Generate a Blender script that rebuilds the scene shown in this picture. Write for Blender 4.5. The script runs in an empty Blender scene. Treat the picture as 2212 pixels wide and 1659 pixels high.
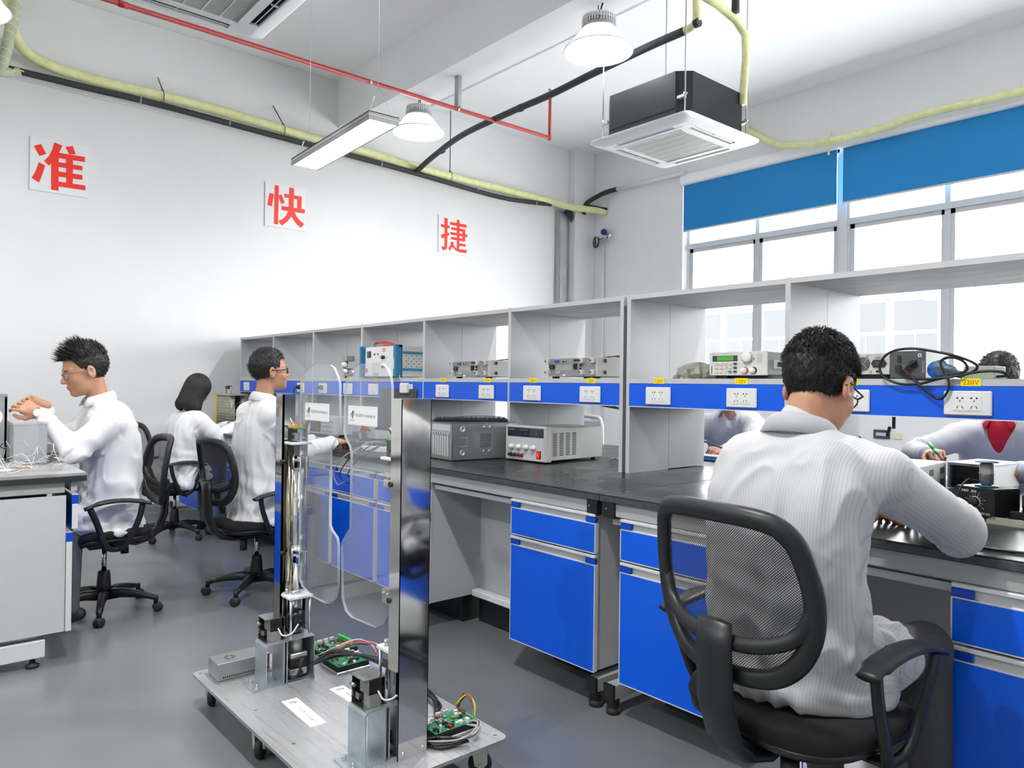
import bpy, math, random
import numpy as np
from mathutils import Vector, Matrix, Euler
PI = math.pi
scene = bpy.context.scene
C = scene.collection

# ------------------------------------------------------------------ camera
cam_data = bpy.data.cameras.new('camera')
cam_data.sensor_width = 36.0
cam_data.lens = 1602.84 / 2212.0 * 36.0
cam_data.clip_start = 0.05
cam_data.clip_end = 200
cam = bpy.data.objects.new('camera', cam_data)
C.objects.link(cam)
YAW, PITCH, ROLL = 0.861977229, -0.00235484882, 0.012688625
def _cam_axes():
    cy, sy = math.cos(YAW), math.sin(YAW); cp, sp = math.cos(PITCH), math.sin(PITCH); cr, sr = math.cos(ROLL), math.sin(ROLL)
    Ry = Matrix(((cy, 0, sy), (0, 1, 0), (-sy, 0, cy)))
    Rp = Matrix(((1, 0, 0), (0, cp, -sp), (0, sp, cp)))
    Rr = Matrix(((cr, -sr, 0), (sr, cr, 0), (0, 0, 1)))
    return Rr @ Rp @ Ry
_M = _cam_axes()
def _w(r): return Vector((r[0], r[2], -r[1]))
_right, _down, _fwd = _w(_M[0]), _w(_M[1]), _w(_M[2])
cam.matrix_world = Matrix(((_right.x, -_down.x, -_fwd.x, 0), (_right.y, -_down.y, -_fwd.y, 0), (_right.z, -_down.z, -_fwd.z, 1.32), (0, 0, 0, 1)))
scene.camera = cam

# ------------------------------------------------------------------ sky, exposure
world = bpy.data.worlds.new('overcast_sky'); scene.world = world; world.use_nodes = True
wn = world.node_tree.nodes; wl = world.node_tree.links
wbg = wn['Background']; wbg.inputs[0].default_value = (0.985, 0.99, 1.0, 1); wbg.inputs[1].default_value = 17.0
scene.view_settings.view_transform = 'Standard'; scene.view_settings.look = 'None'
scene.view_settings.exposure = 0.0; scene.view_settings.gamma = 1.0; scene.view_settings.use_curve_mapping = False
cy_ = scene.cycles
cy_.use_denoising = True
cy_.max_bounces = 10; cy_.diffuse_bounces = 5; cy_.glossy_bounces = 5; cy_.transmission_bounces = 8; cy_.transparent_max_bounces = 24
cy_.sample_clamp_indirect = 8.0; cy_.caustics_reflective = False; cy_.caustics_refractive = False
LAMP_POWER = 110.0       # each high-bay lamp, W
PANEL_EMIT = 14.0

def portal(x, y, z, sx, sz):      # sky portal in the window opening, emits nothing itself
    L = bpy.data.lights.new('window_portal', 'AREA'); L.shape = 'RECTANGLE'; L.size = sx; L.size_y = sz; L.cycles.is_portal = True
    o = bpy.data.objects.new('window_portal', L); C.objects.link(o); o.location = (x, y, z); o.rotation_euler = (-PI/2, 0, 0)
portal(0.0, 8.55, 2.6, 12.3, 3.0)

# ------------------------------------------------------------------ materials
MATS = {}
def mat(name, col, rough=0.5, metal=0.0, noise=0.0, nscale=20.0, bump=0.0, bscale=200.0, spec=0.5, coat=0.0, emit=None, estr=0.0, alpha=1.0, trans=0.0, ior=1.45, stretch=None, sheen=0.0, rnoise=0.0):
    if name in MATS: return MATS[name]
    m = bpy.data.materials.new(name); m.use_nodes = True; MATS[name] = m
    nt = m.node_tree; b = nt.nodes['Principled BSDF']
    b.inputs['Base Color'].default_value = (*col, 1); b.inputs['Roughness'].default_value = rough
    b.inputs['Metallic'].default_value = metal; b.inputs['IOR'].default_value = ior
    b.inputs['Specular IOR Level'].default_value = spec; b.inputs['Coat Weight'].default_value = coat
    b.inputs['Alpha'].default_value = alpha; b.inputs['Transmission Weight'].default_value = trans
    b.inputs['Sheen Weight'].default_value = sheen
    if emit: b.inputs['Emission Color'].default_value = (*emit, 1); b.inputs['Emission Strength'].default_value = estr
    if noise or bump or rnoise:
        tc = nt.nodes.new('ShaderNodeTexCoord'); mp = nt.nodes.new('ShaderNodeMapping'); nt.links.new(tc.outputs['Object'], mp.inputs[0])
        if stretch: mp.inputs['Scale'].default_value = stretch
    if noise or rnoise:
        n = nt.nodes.new('ShaderNodeTexNoise'); n.inputs['Scale'].default_value = nscale; n.inputs['Detail'].default_value = 6
        nt.links.new(mp.outputs[0], n.inputs['Vector'])
        if noise:
            mr = nt.nodes.new('ShaderNodeMapRange'); mr.inputs[1].default_value = 0.3; mr.inputs[2].default_value = 0.7
            mr.inputs[3].default_value = 1 - noise; mr.inputs[4].default_value = 1 + noise
            nt.links.new(n.outputs[0], mr.inputs[0])
            mx = nt.nodes.new('ShaderNodeVectorMath'); mx.operation = 'SCALE'; mx.inputs[0].default_value = col
            nt.links.new(mr.outputs[0], mx.inputs['Scale']); nt.links.new(mx.outputs[0], b.inputs['Base Color'])
        if rnoise:
            mr2 = nt.nodes.new('ShaderNodeMapRange'); mr2.inputs[1].default_value = 0.3; mr2.inputs[2].default_value = 0.7
            mr2.inputs[3].default_value = max(0.02, rough - rnoise); mr2.inputs[4].default_value = rough + rnoise
            nt.links.new(n.outputs[0], mr2.inputs[0]); nt.links.new(mr2.outputs[0], b.inputs['Roughness'])
    if bump:
        n2 = nt.nodes.new('ShaderNodeTexNoise'); n2.inputs['Scale'].default_value = bscale; n2.inputs['Detail'].default_value = 3
        nt.links.new(mp.outputs[0], n2.inputs['Vector'])
        bp = nt.nodes.new('ShaderNodeBump'); bp.inputs['Strength'].default_value = bump; bp.inputs['Distance'].default_value = 0.01
        nt.links.new(n2.outputs[0], bp.inputs['Height']); nt.links.new(bp.outputs[0], b.inputs['Normal'])
    return m

wall_paint = mat("wall_paint", (0.77, 0.77, 0.77), 0.6, bump=0.03, bscale=300, noise=0.015, nscale=2)
ceil_paint = mat('ceiling_paint', (0.91, 0.91, 0.915), 0.8, noise=0.02, nscale=1.5)
floor_mat = mat('epoxy_floor', (0.170, 0.180, 0.183), 0.24, noise=0.04, nscale=2.2, rnoise=0.03)
white_metal = mat('white_powder_coat', (0.78, 0.78, 0.78), 0.35)
lam_grey = mat('grey_laminate', (0.285, 0.29, 0.30), 0.5, noise=0.025, nscale=90)
lam_grey_lifted = mat('shade_lifted_grey_laminate', (0.55, 0.555, 0.565), 0.5, noise=0.02, nscale=90)  # same grey as the shelving, colour lightened to offset shade on cabinet sides
lam_grey_side = mat('light_grey_laminate', (0.56, 0.565, 0.575), 0.45)
lam_stain = mat('worn_grey_laminate', (0.45, 0.455, 0.47), 0.5, noise=0.16, nscale=5, stretch=(1, 3, 1))
blue_lam = mat('blue_laminate', (0.0, 0.105, 0.74), 0.4, noise=0.02, nscale=60)
blue_cap = mat('blue_plastic', (0.0, 0.06, 0.5), 0.3)
alu = mat('white_aluminium', (0.74, 0.74, 0.75), 0.35, metal=0.15)
alu_grey = mat('anodised_aluminium', (0.62, 0.63, 0.62), 0.35, metal=0.4)
frame_grey = mat('grey_steel_frame', (0.40, 0.405, 0.40), 0.4)
worktop_mat = mat('black_worktop', (0.026, 0.029, 0.029), 0.30, noise=0.3, nscale=4, rnoise=0.08, spec=0.35)
worktop_edge = mat('worktop_edge', (0.055, 0.06, 0.06), 0.5, noise=0.3, nscale=60)
black_pl = mat('black_plastic', (0.012, 0.013, 0.014), 0.38, bump=0.05, bscale=900)
black_soft = mat('black_rubber', (0.02, 0.02, 0.021), 0.6)
dark_grey_pl = mat('dark_grey_plastic', (0.045, 0.048, 0.05), 0.45)
white_pl = mat('white_plastic', (0.82, 0.82, 0.82), 0.3)
grey_pl = mat('grey_plastic', (0.50, 0.51, 0.50), 0.4)
instr_grey = mat('instrument_grey', (0.55, 0.55, 0.52), 0.45)
galv = mat('galvanised_steel', (0.42, 0.43, 0.43), 0.35, metal=0.75, noise=0.08, nscale=30)
chrome = mat('polished_steel', (0.82, 0.81, 0.79), 0.07, metal=1.0)
steel = mat('brushed_steel', (0.62, 0.62, 0.62), 0.28, metal=1.0, noise=0.08, nscale=30)
yellow_tape = mat('yellow_wrap', (0.68, 0.69, 0.36), 0.6, noise=0.10, nscale=15, stretch=(1, 1, 1))
insul_black = mat('black_foam_insulation', (0.022, 0.027, 0.03), 0.6)
red_paint = mat('red_pipe_paint', (0.36, 0.035, 0.035), 0.4)
sticker_yellow = mat('yellow_sticker', (0.90, 0.78, 0.0), 0.5)
text_dark = mat('printed_black', (0.02, 0.02, 0.02), 0.6)
text_red = mat('printed_red', (0.62, 0.05, 0.02), 0.6)
text_white = mat('printed_white', (0.8, 0.8, 0.8), 0.6)
hole_black = mat('dark_hole', (0.004, 0.004, 0.004), 0.7)
sign_red = mat('sign_red_vinyl', (0.80, 0.028, 0.012), 0.4)
sign_white = mat('sign_white_board', (0.80, 0.80, 0.80), 0.3)
paper = mat('white_paper', (0.85, 0.85, 0.84), 0.6)
pcb_green = mat('green_circuit_board', (0.02, 0.22, 0.09), 0.35, noise=0.5, nscale=120)
brass = mat('brass', (0.55, 0.42, 0.18), 0.25, metal=1)
copper_wire = mat('bright_copper', (0.7, 0.35, 0.2), 0.3, metal=1)
cable_black = mat('black_cable', (0.012, 0.012, 0.013), 0.4)
cable_grey = mat('grey_cable', (0.35, 0.36, 0.36), 0.45)
cable_white = mat('white_cable', (0.75, 0.75, 0.72), 0.45)
red_pl = mat('red_plastic', (0.65, 0.02, 0.02), 0.3)
green_pl = mat('green_plastic', (0.05, 0.55, 0.12), 0.35)
skin = mat('skin', (0.47, 0.24, 0.145), 0.5, noise=0.05, nscale=25)
skin_lip = mat('lip_skin', (0.45, 0.17, 0.13), 0.5)
hair_black = mat('black_hair', (0.010, 0.009, 0.009), 0.55)
hair_stub = mat('short_stubble_hair', (0.09, 0.06, 0.05), 0.7, noise=0.3, nscale=150)

def glass_mat(name, tint, gloss=0.06, haze=0.0):
    m = bpy.data.materials.new(name); m.use_nodes = True; nt = m.node_tree; nt.nodes.clear()
    out = nt.nodes.new('ShaderNodeOutputMaterial'); tr = nt.nodes.new('ShaderNodeBsdfTransparent'); tr.inputs[0].default_value = (*tint, 1)
    gl = nt.nodes.new('ShaderNodeBsdfGlossy'); gl.inputs['Roughness'].default_value = 0.02; gl.inputs[0].default_value = (1, 1, 1, 1)
    lw = nt.nodes.new('ShaderNodeLayerWeight'); lw.inputs[0].default_value = 0.5
    pw = nt.nodes.new('ShaderNodeMath'); pw.operation = 'POWER'; pw.inputs[1].default_value = 5.0; nt.links.new(lw.outputs['Facing'], pw.inputs[0])
    fr = nt.nodes.new('ShaderNodeMath'); fr.operation = 'MULTIPLY_ADD'; fr.inputs[1].default_value = 0.9; fr.inputs[2].default_value = 0.045; nt.links.new(pw.outputs[0], fr.inputs[0])
    mx = nt.nodes.new('ShaderNodeMixShader'); nt.links.new(fr.outputs[0], mx.inputs[0]); nt.links.new(tr.outputs[0], mx.inputs[1]); nt.links.new(gl.outputs[0], mx.inputs[2])
    last = mx
    if haze:
        df = nt.nodes.new('ShaderNodeBsdfDiffuse'); df.inputs[0].default_value = (0.8, 0.82, 0.85, 1)
        m2 = nt.nodes.new('ShaderNodeMixShader'); m2.inputs[0].default_value = haze
        nt.links.new(last.outputs[0], m2.inputs[1]); nt.links.new(df.outputs[0], m2.inputs[2]); last = m2
    nt.links.new(last.outputs[0], out.inputs[0]); MATS[name] = m; return m
pane_glass = glass_mat('window_glass', (0.97, 0.98, 0.98))
acrylic = glass_mat('clear_acrylic', (0.93, 0.95, 0.96), haze=0.07)
acrylic_edge = mat('acrylic_cut_edge', (0.72, 0.78, 0.80), 0.12, alpha=0.5)
clear_box = glass_mat('clear_plastic', (0.86, 0.87, 0.88), haze=0.22)

def brushed_plate():
    m = mat('brushed_aluminium_plate', (0.62, 0.62, 0.62), 0.3, metal=0.7)
    nt = m.node_tree; b = nt.nodes['Principled BSDF']
    tc = nt.nodes.new('ShaderNodeTexCoord'); mp = nt.nodes.new('ShaderNodeMapping'); mp.inputs['Scale'].default_value = (1.2, 60, 1)
    n = nt.nodes.new('ShaderNodeTexNoise'); n.inputs['Scale'].default_value = 3; n.inputs['Detail'].default_value = 5
    nt.links.new(tc.outputs['Object'], mp.inputs[0]); nt.links.new(mp.outputs[0], n.inputs['Vector'])
    r = nt.nodes.new('ShaderNodeMapRange'); r.inputs[1].default_value = .3; r.inputs[2].default_value = .7; r.inputs[3].default_value = .24; r.inputs[4].default_value = .42
    nt.links.new(n.outputs[0], r.inputs[0]); nt.links.new(r.outputs[0], b.inputs['Roughness'])
    bp = nt.nodes.new('ShaderNodeBump'); bp.inputs['Strength'].default_value = 0.0; bp.inputs['Distance'].default_value = 0.001
    nt.links.new(n.outputs[0], bp.inputs['Height']); nt.links.new(bp.outputs[0], b.inputs['Normal'])
    return m
plate_mat = brushed_plate()

def stripe_cloth():
    m = mat('striped_lab_coat_cloth', (0.76, 0.76, 0.77), 0.75, sheen=0.1)
    nt = m.node_tree; b = nt.nodes['Principled BSDF']
    tc = nt.nodes.new('ShaderNodeTexCoord'); sp = nt.nodes.new('ShaderNodeUVMap')
    sx = nt.nodes.new('ShaderNodeSeparateXYZ'); nt.links.new(sp.outputs[0], sx.inputs[0])
    mt = nt.nodes.new('ShaderNodeMath'); mt.operation = 'FRACT'; nt.links.new(sx.outputs[0], mt.inputs[0])
    cr = nt.nodes.new('ShaderNodeValToRGB'); e = cr.color_ramp.elements
    e[0].position = 0.0; e[0].color = (0.43, 0.43, 0.45, 1); e[1].position = 0.16; e[1].color = (0.43, 0.43, 0.45, 1)
    a = cr.color_ramp.elements.new(0.26); a.color = (0.53, 0.53, 0.535, 1)
    nt.links.new(mt.outputs[0], cr.inputs[0]); nt.links.new(cr.outputs[0], b.inputs['Base Color'])
    return m
coat_stripe = stripe_cloth()
coat_white = mat('white_lab_coat_cloth', (0.76, 0.76, 0.77), 0.75, sheen=0.1)

def mesh_fabric():
    m = bpy.data.materials.new('black_mesh_fabric'); m.use_nodes = True; nt = m.node_tree; b = nt.nodes['Principled BSDF']
    b.inputs['Base Color'].default_value = (0.02, 0.02, 0.022, 1); b.inputs['Roughness'].default_value = 0.6
    tc = nt.nodes.new('ShaderNodeTexCoord'); mp = nt.nodes.new('ShaderNodeMapping')
    mp.inputs['Rotation'].default_value = (0, PI/4, 0)
    nt.links.new(tc.outputs['Object'], mp.inputs[0]); sx = nt.nodes.new('ShaderNodeSeparateXYZ'); nt.links.new(mp.outputs[0], sx.inputs[0])
    def band(o):
        a = nt.nodes.new('ShaderNodeMath'); a.operation = 'MULTIPLY'; a.inputs[1].default_value = 1/0.0044; nt.links.new(o, a.inputs[0])
        f = nt.nodes.new('ShaderNodeMath'); f.operation = 'FRACT'; nt.links.new(a.outputs[0], f.inputs[0])
        g = nt.nodes.new('ShaderNodeMath'); g.operation = 'LESS_THAN'; g.inputs[1].default_value = 0.35; nt.links.new(f.outputs[0], g.inputs[0]); return g
    g1, g2 = band(sx.outputs[0]), band(sx.outputs[2])
    mx = nt.nodes.new('ShaderNodeMath'); mx.operation = 'MAXIMUM'; nt.links.new(g1.outputs[0], mx.inputs[0]); nt.links.new(g2.outputs[0], mx.inputs[1])
    nt.links.new(mx.outputs[0], b.inputs['Alpha']); MATS['mesh'] = m; return m
mesh_mat = mesh_fabric()
chair_cloth = mat('black_seat_fabric', (0.008, 0.008, 0.009), 0.9, bump=0.1, bscale=700)

# ------------------------------------------------------------------ helpers
class MB:
    """collects shapes into ONE mesh, each shape with its own material"""
    def __init__(self): self.v = []; self.f = []; self.mi = []; self.sm = []; self.mats = []; self.uv = None
    def _m(self, m):
        if m not in self.mats: self.mats.append(m)
        return self.mats.index(m)
    def add(self, vs, fs, m, smooth=False, T=None):
        k = len(self.v)
        if T is not None: vs = [T @ Vector(p) for p in vs]
        self.v += [tuple(p) for p in vs]; i = self._m(m)
        for f in fs: self.f.append(tuple(q + k for q in f)); self.mi.append(i); self.sm.append(smooth)
        return self
    def box(self, x0, x1, y0, y1, z0, z1, m, T=None, b=0.0):
        if x1 < x0: x0, x1 = x1, x0
        if y1 < y0: y0, y1 = y1, y0
        if z1 < z0: z0, z1 = z1, z0
        b = min(b, (x1-x0)*.45, (y1-y0)*.45, (z1-z0)*.45)
        if b <= 0:
            vs = [(x, y, z) for z in (z0, z1) for y in (y0, y1) for x in (x0, x1)]
            return self.add(vs, [(0,2,3,1),(4,5,7,6),(0,1,5,4),(2,6,7,3),(0,4,6,2),(1,3,7,5)], m, T=T)
        vs = []; xs = (x0, x1); ys = (y0, y1); zs = (z0, z1)
        idx = {}
        for i in (0, 1):
            for j in (0, 1):
                for k in (0, 1):
                    sx, sy, sz = (1-2*i)*b, (1-2*j)*b, (1-2*k)*b
                    for a, p in (('x', (xs[i], ys[j]+sy, zs[k]+sz)), ('y', (xs[i]+sx, ys[j], zs[k]+sz)), ('z', (xs[i]+sx, ys[j]+sy, zs[k]))):
                        idx[(i, j, k, a)] = len(vs); vs.append(p)
        g = lambda i, j, k, a: idx[(i, j, k, a)]
        fs = []
        for s in (0, 1):
            q = [g(s,0,0,'x'), g(s,1,0,'x'), g(s,1,1,'x'), g(s,0,1,'x')]; fs.append(tuple(q if s else q[::-1]))
            q = [g(0,s,0,'y'), g(1,s,0,'y'), g(1,s,1,'y'), g(0,s,1,'y')]; fs.append(tuple(q[::-1] if s else q))
            q = [g(0,0,s,'z'), g(1,0,s,'z'), g(1,1,s,'z'), g(0,1,s,'z')]; fs.append(tuple(q if s else q[::-1]))
        for i in (0, 1):
            for j in (0, 1):
                fs.append((g(i,j,0,'x'), g(i,j,1,'x'), g(i,j,1,'y'), g(i,j,0,'y')))
                fs.append((g(i,0,j,'x'), g(i,1,j,'x'), g(i,1,j,'z'), g(i,0,j,'z')))
                fs.append((g(0,i,j,'y'), g(1,i,j,'y'), g(1,i,j,'z'), g(0,i,j,'z')))
                for k in (0, 1): fs.append((g(i,j,k,'x'), g(i,j,k,'y'), g(i,j,k,'z')))
        return self.add(vs, fs, m, T=T)
    def lathe(self, prof, m, n=24, T=None, smooth=True, cap=True):
        """prof: list of (r, z) around local Z"""
        vs = []; fs = []
        for r, z in prof:
            for i in range(n): a = 2*PI*i/n; vs.append((r*math.cos(a), r*math.sin(a), z))
        for j in range(len(prof)-1):
            for i in range(n): fs.append((j*n+i, j*n+(i+1) % n, (j+1)*n+(i+1) % n, (j+1)*n+i))
        self.add(vs, fs, m, smooth, T)
        if cap:
            k = len(self.v) - len(vs)
            for j, rev in ((0, True), (len(prof)-1, False)):
                if prof[j][0] > 1e-5:
                    q = [k + j*n + i for i in range(n)]; self.f.append(tuple(q[::-1] if rev else q)); self.mi.append(self._m(m)); self.sm.append(False)
        return self
    def cyl(self, p0, p1, r, m, n=14, r2=None, smooth=True):
        p0, p1 = Vector(p0), Vector(p1); d = p1 - p0; L = d.length
        if L < 1e-7: return self
        T = Matrix.Translation(p0) @ d.to_track_quat('Z', 'Y').to_matrix().to_4x4()
        return self.lathe([(r, 0), (r if r2 is None else r2, L)], m, n, T, smooth)
    def tube(self, pts, r, m, n=8, smooth=True, close=False, flat=None, up=None):
        """swept tube through pts; r number or list; flat=(a,b) makes an elliptic section"""
        P = [Vector(p) for p in pts]; N = len(P)
        if N < 2: return self
        R = r if isinstance(r, (list, tuple)) else [r]*N
        tang = []
        for i in range(N):
            a = P[(i-1) % N] if (i > 0 or close) else P[0]; b = P[(i+1) % N] if (i < N-1 or close) else P[N-1]
            t = (b - a); t = t.normalized() if t.length > 1e-9 else Vector((0, 0, 1)); tang.append(t)
        u = Vector(up) if up else Vector((0, 0, 1))
        if abs(tang[0].dot(u)) > 0.95: u = Vector((1, 0, 0)) if abs(tang[0].x) < .9 else Vector((0, 1, 0))
        vs = []; fs = []; nrm = (u - tang[0]*u.dot(tang[0])).normalized()
        for i in range(N):
            nrm = nrm - tang[i]*nrm.dot(tang[i])
            if nrm.length < 1e-6: nrm = tang[i].orthogonal()
            nrm.normalize(); bi = tang[i].cross(nrm)
            fa, fb = flat if flat else (1, 1)
            for k in range(n):
                a = 2*PI*k/n + (PI/n if n == 4 else 0); vs.append(P[i] + bi*(R[i]*fa*math.cos(a)) + nrm*(R[i]*fb*math.sin(a)))
        M_ = N if close else N-1
        for i in range(M_):
            j = (i+1) % N
            for k in range(n): fs.append((i*n+k, i*n+(k+1) % n, j*n+(k+1) % n, j*n+k))
        if not close: fs.append(tuple(range(n))[::-1]); fs.append(tuple((N-1)*n+k for k in range(n)))
        return self.add(vs, fs, m, smooth)
    def prism(self, poly, h0, h1, m, T=None, msides=None, smooth=False):
        """2D polygon (local xy) extruded from z=h0 to z=h1"""
        n = len(poly); A = sum(poly[i][0]*poly[(i+1) % n][1] - poly[(i+1) % n][0]*poly[i][1] for i in range(n))
        if A < 0: poly = poly[::-1]
        vs = [(x, y, h0) for x, y in poly] + [(x, y, h1) for x, y in poly]
        self.add(vs, [tuple(range(n))[::-1], tuple(range(n, 2*n))], m, False, T)
        self.add(vs, [(i, (i+1) % n, (i+1) % n + n, i+n) for i in range(n)], msides or m, smooth, T)
        return self
    def ball(self, c, r, m, n=14, s=(1, 1, 1), T=None):
        prof = [(max(1e-6, r*math.sin(PI*i/(n//2+2))), -r*math.cos(PI*i/(n//2+2))) for i in range(n//2+3)]
        TT = Matrix.Translation(c) @ Matrix.Diagonal((*s, 1))
        if T is not None: TT = T @ TT
        return self.lathe(prof, m, n, TT, True, cap=False)
    def build(self, name, parent=None, loc=None, rot=None):
        me = bpy.data.meshes.new(name); me.from_pydata(self.v, [], self.f)
        for m in self.mats: me.materials.append(m)
        me.polygons.foreach_set('material_index', self.mi); me.polygons.foreach_set('use_smooth', self.sm)
        me.update()
        o = bpy.data.objects.new(name, me); C.objects.link(o)
        if parent is not None: o.parent = parent
        if loc is not None: o.location = loc
        if rot is not None: o.rotation_euler = rot
        return o

def tag(o, label=None, cat=None, group=None, kind=None):
    if label: o['label'] = label
    if cat: o['category'] = cat
    if group: o['group'] = group
    if kind: o['kind'] = kind
    return o
def thing(name, label, cat, loc=(0, 0, 0), rz=0.0, group=None):
    o = bpy.data.objects.new(name, None); C.objects.link(o); o.location = loc; o.rotation_euler = (0, 0, rz); o.empty_display_size = 0.1
    return tag(o, label, cat, group)
def struct(name, mb): return tag(mb.build(name), kind='structure')
def dup(root, loc, rz=None, label=None, group=None):
    def rec(o, parent):
        c = o.copy(); C.objects.link(c)
        if parent is not None: c.parent = parent; c.matrix_parent_inverse = o.matrix_parent_inverse
        for ch in list(o.children): rec(ch, c)
        return c
    r = rec(root, None); r.location = loc
    if rz is not None: r.rotation_euler = (0, 0, rz)
    if label: r['label'] = label
    if group: r['group'] = group
    return r
def bez(pts, k=8):
    """smooth curve (Catmull-Rom) through pts"""
    P = [Vector(p) for p in pts]; P = [P[0]*2 - P[1]] + P + [P[-1]*2 - P[-2]]; out = []
    for i in range(1, len(P)-2):
        for j in range(k):
            t = j/k; a, b, c, d = P[i-1], P[i], P[i+1], P[i+2]
            out.append(0.5*((2*b) + (c-a)*t + (2*a-5*b+4*c-d)*t*t + (3*b-3*c+d-a)*t**3))
    out.append(P[-2]); return out
_tc = {}
def text_geo(s, bold=0.0, depth=0.0):
    key = (s, bold, depth)
    if key in _tc: return _tc[key]
    cu = bpy.data.curves.new('writing', 'FONT'); cu.body = s; cu.size = 1.0; cu.align_x = 'CENTER'; cu.align_y = 'CENTER'
    cu.offset = bold; cu.extrude = depth; cu.resolution_u = 3
    ob = bpy.data.objects.new('writing', cu); C.objects.link(ob)
    dg = bpy.context.evaluated_depsgraph_get(); me = bpy.data.meshes.new_from_object(ob.evaluated_get(dg))
    vs = [tuple(v.co) for v in me.vertices]; fs = [tuple(p.vertices) for p in me.polygons]
    bpy.data.objects.remove(ob); bpy.data.curves.remove(cu); bpy.data.meshes.remove(me)
    _tc[key] = (vs, fs); return vs, fs
def write(mb, s, w, T, m, bold=0.0, h=None, depth=0.0):
    """writing centred on T's origin, lying in T's xy plane, total width w (and height h)"""
    vs, fs = text_geo(s, bold, depth)
    if not vs: return
    xs = [v[0] for v in vs]; ys = [v[1] for v in vs]; W = max(xs)-min(xs); H_ = max(ys)-min(ys); cx = (max(xs)+min(xs))/2; cyy = (max(ys)+min(ys))/2
    s1 = w/W; s2 = (h/H_) if h else s1
    mb.add([((v[0]-cx)*s1, (v[1]-cyy)*s2, v[2]*s1) for v in vs], fs, m, False, T)
def face_T(origin, right, up):
    """frame whose x = right, y = up, z = right x up (outward normal)"""
    r = Vector(right).normalized(); u = Vector(up).normalized(); n = r.cross(u)
    return Matrix(((r.x, u.x, n.x, origin[0]), (r.y, u.y, n.y, origin[1]), (r.z, u.z, n.z, origin[2]), (0, 0, 0, 1)))
def Trz(loc, rz=0): return Matrix.Translation(loc) @ Matrix.Rotation(rz, 4, 'Z')
# ------------------------------------------------------------------ the room
STROKES = [[[(28,396),(83,425),(126,344),(73,315)],[(69,258),(119,236),(96,146),(73,72),(15,103),(48,181)],[(187,463),(253,447),(227,377),(189,296),(148,242),(109,276),(146,328),(170,386)],[(165,291),(196,351),(224,365),(226,25),(168,25)],[(277,441),(337,462),(360,391),(308,379)],[(188,374),(436,382),(437,333),(189,325)],[(221,289),(417,291),(417,249),(222,245)],[(222,204),(418,207),(418,161),(223,157)],[(223,110),(444,113),(444,68),(224,65)],[(283,369),(339,373),(340,106),(287,105)]],[[(105,461),(153,462),(148,31),(102,30)],[(49,365),(99,358),(74,219),(25,228)],[(151,355),(186,370),(222,283),(182,264),(151,335)],[(275,465),(331,465),(326,207),(268,202)],[(217,385),(422,388),(421,348),(218,345)],[(369,365),(422,375),(420,239),(369,230)],[(186,243),(462,248),(461,202),(187,197)],[(266,205),(330,204),(303,144),(259,83),(194,25),(150,68),(204,102),(242,145)],[(305,200),(341,197),(365,152),(405,113),(458,82),(417,33),(367,67),(332,106),(305,147)]],[[(89,456),(141,453),(137,61),(95,56)],[(46,74),(93,81),(137,65),(118,39),(64,26)],[(35,363),(173,362),(172,326),(35,327)],[(37,228),(168,271),(166,234),(52,176)],[(290,461),(335,457),(334,54),(294,49)],[(181,415),(451,416),(449,376),(182,377)],[(199,348),(429,349),(429,316),(200,315)],[(188,283),(463,286),(461,251),(189,249)],[(196,222),(428,222),(429,187),(197,186)],[(386,339),(429,349),(429,187),(385,185)],[(310,153),(440,156),(438,121),(311,118)],[(202,160),(242,156),(235,118),(211,83),(182,33),(157,64),(186,108)],[(235,126),(276,83),(336,75),(464,81),(447,34),(337,34),(276,51),(211,95)]]]
XW, YW, ZC = -7.95, 8.25, 4.84
XR, YN = 6.5, -6.5
struct('floor', MB().box(XW-.2, XR, YN, YW+.3, -.1, 0, floor_mat))
struct('ceiling', MB().box(XW-.2, XR, YN, YW+.3, ZC, ZC+.15, ceil_paint))
struct('wall_left', MB().box(XW-.2, XW, YN, YW+.3, 0, ZC, wall_paint))
struct('wall_front', MB().box(XR, XR+.15, YN, YW+.3, 0, ZC, wall_paint))
struct('wall_near', MB().box(XW-.2, XR, YN-.15, YN, 0, ZC, wall_paint))
OX0, OX1, OZ0, OZ1 = -6.12, 6.5, 1.05, 4.08
m = MB()
m.box(XW, OX0, YW, YW+.3, 0, ZC, wall_paint); m.box(OX0, XR, YW, YW+.3, 0, OZ0, wall_paint); m.box(OX0, XR, YW, YW+.3, OZ1, ZC, wall_paint)
struct('wall_right', m)
struct('trim_1', MB().box(XW, XR, 4.05, 4.43, 4.30, ZC, ceil_paint))            # cross beam
struct('trim_2', MB().box(XW, XW+.05, YN, 7.84, 4.0, ZC, wall_paint, b=.004))    # shallow beam along the left wall
struct('trim_3', MB().box(XW, -7.75, 7.84, YW, 0, ZC, wall_paint, b=.006))       # corner pillar
for n, y in ((4, .72), (10, -3.0)): struct('trim_%d' % n, MB().box(XW+.05, XR, y-.38, y, 4.30, ZC, ceil_paint))
for n, (xa, xb, ya, yb) in enumerate(((XW, XW+.012, YN, 7.84), )):
    struct('baseboard_left', MB().box(xa, xb, ya, yb, 0, .1, lam_grey))

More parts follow.
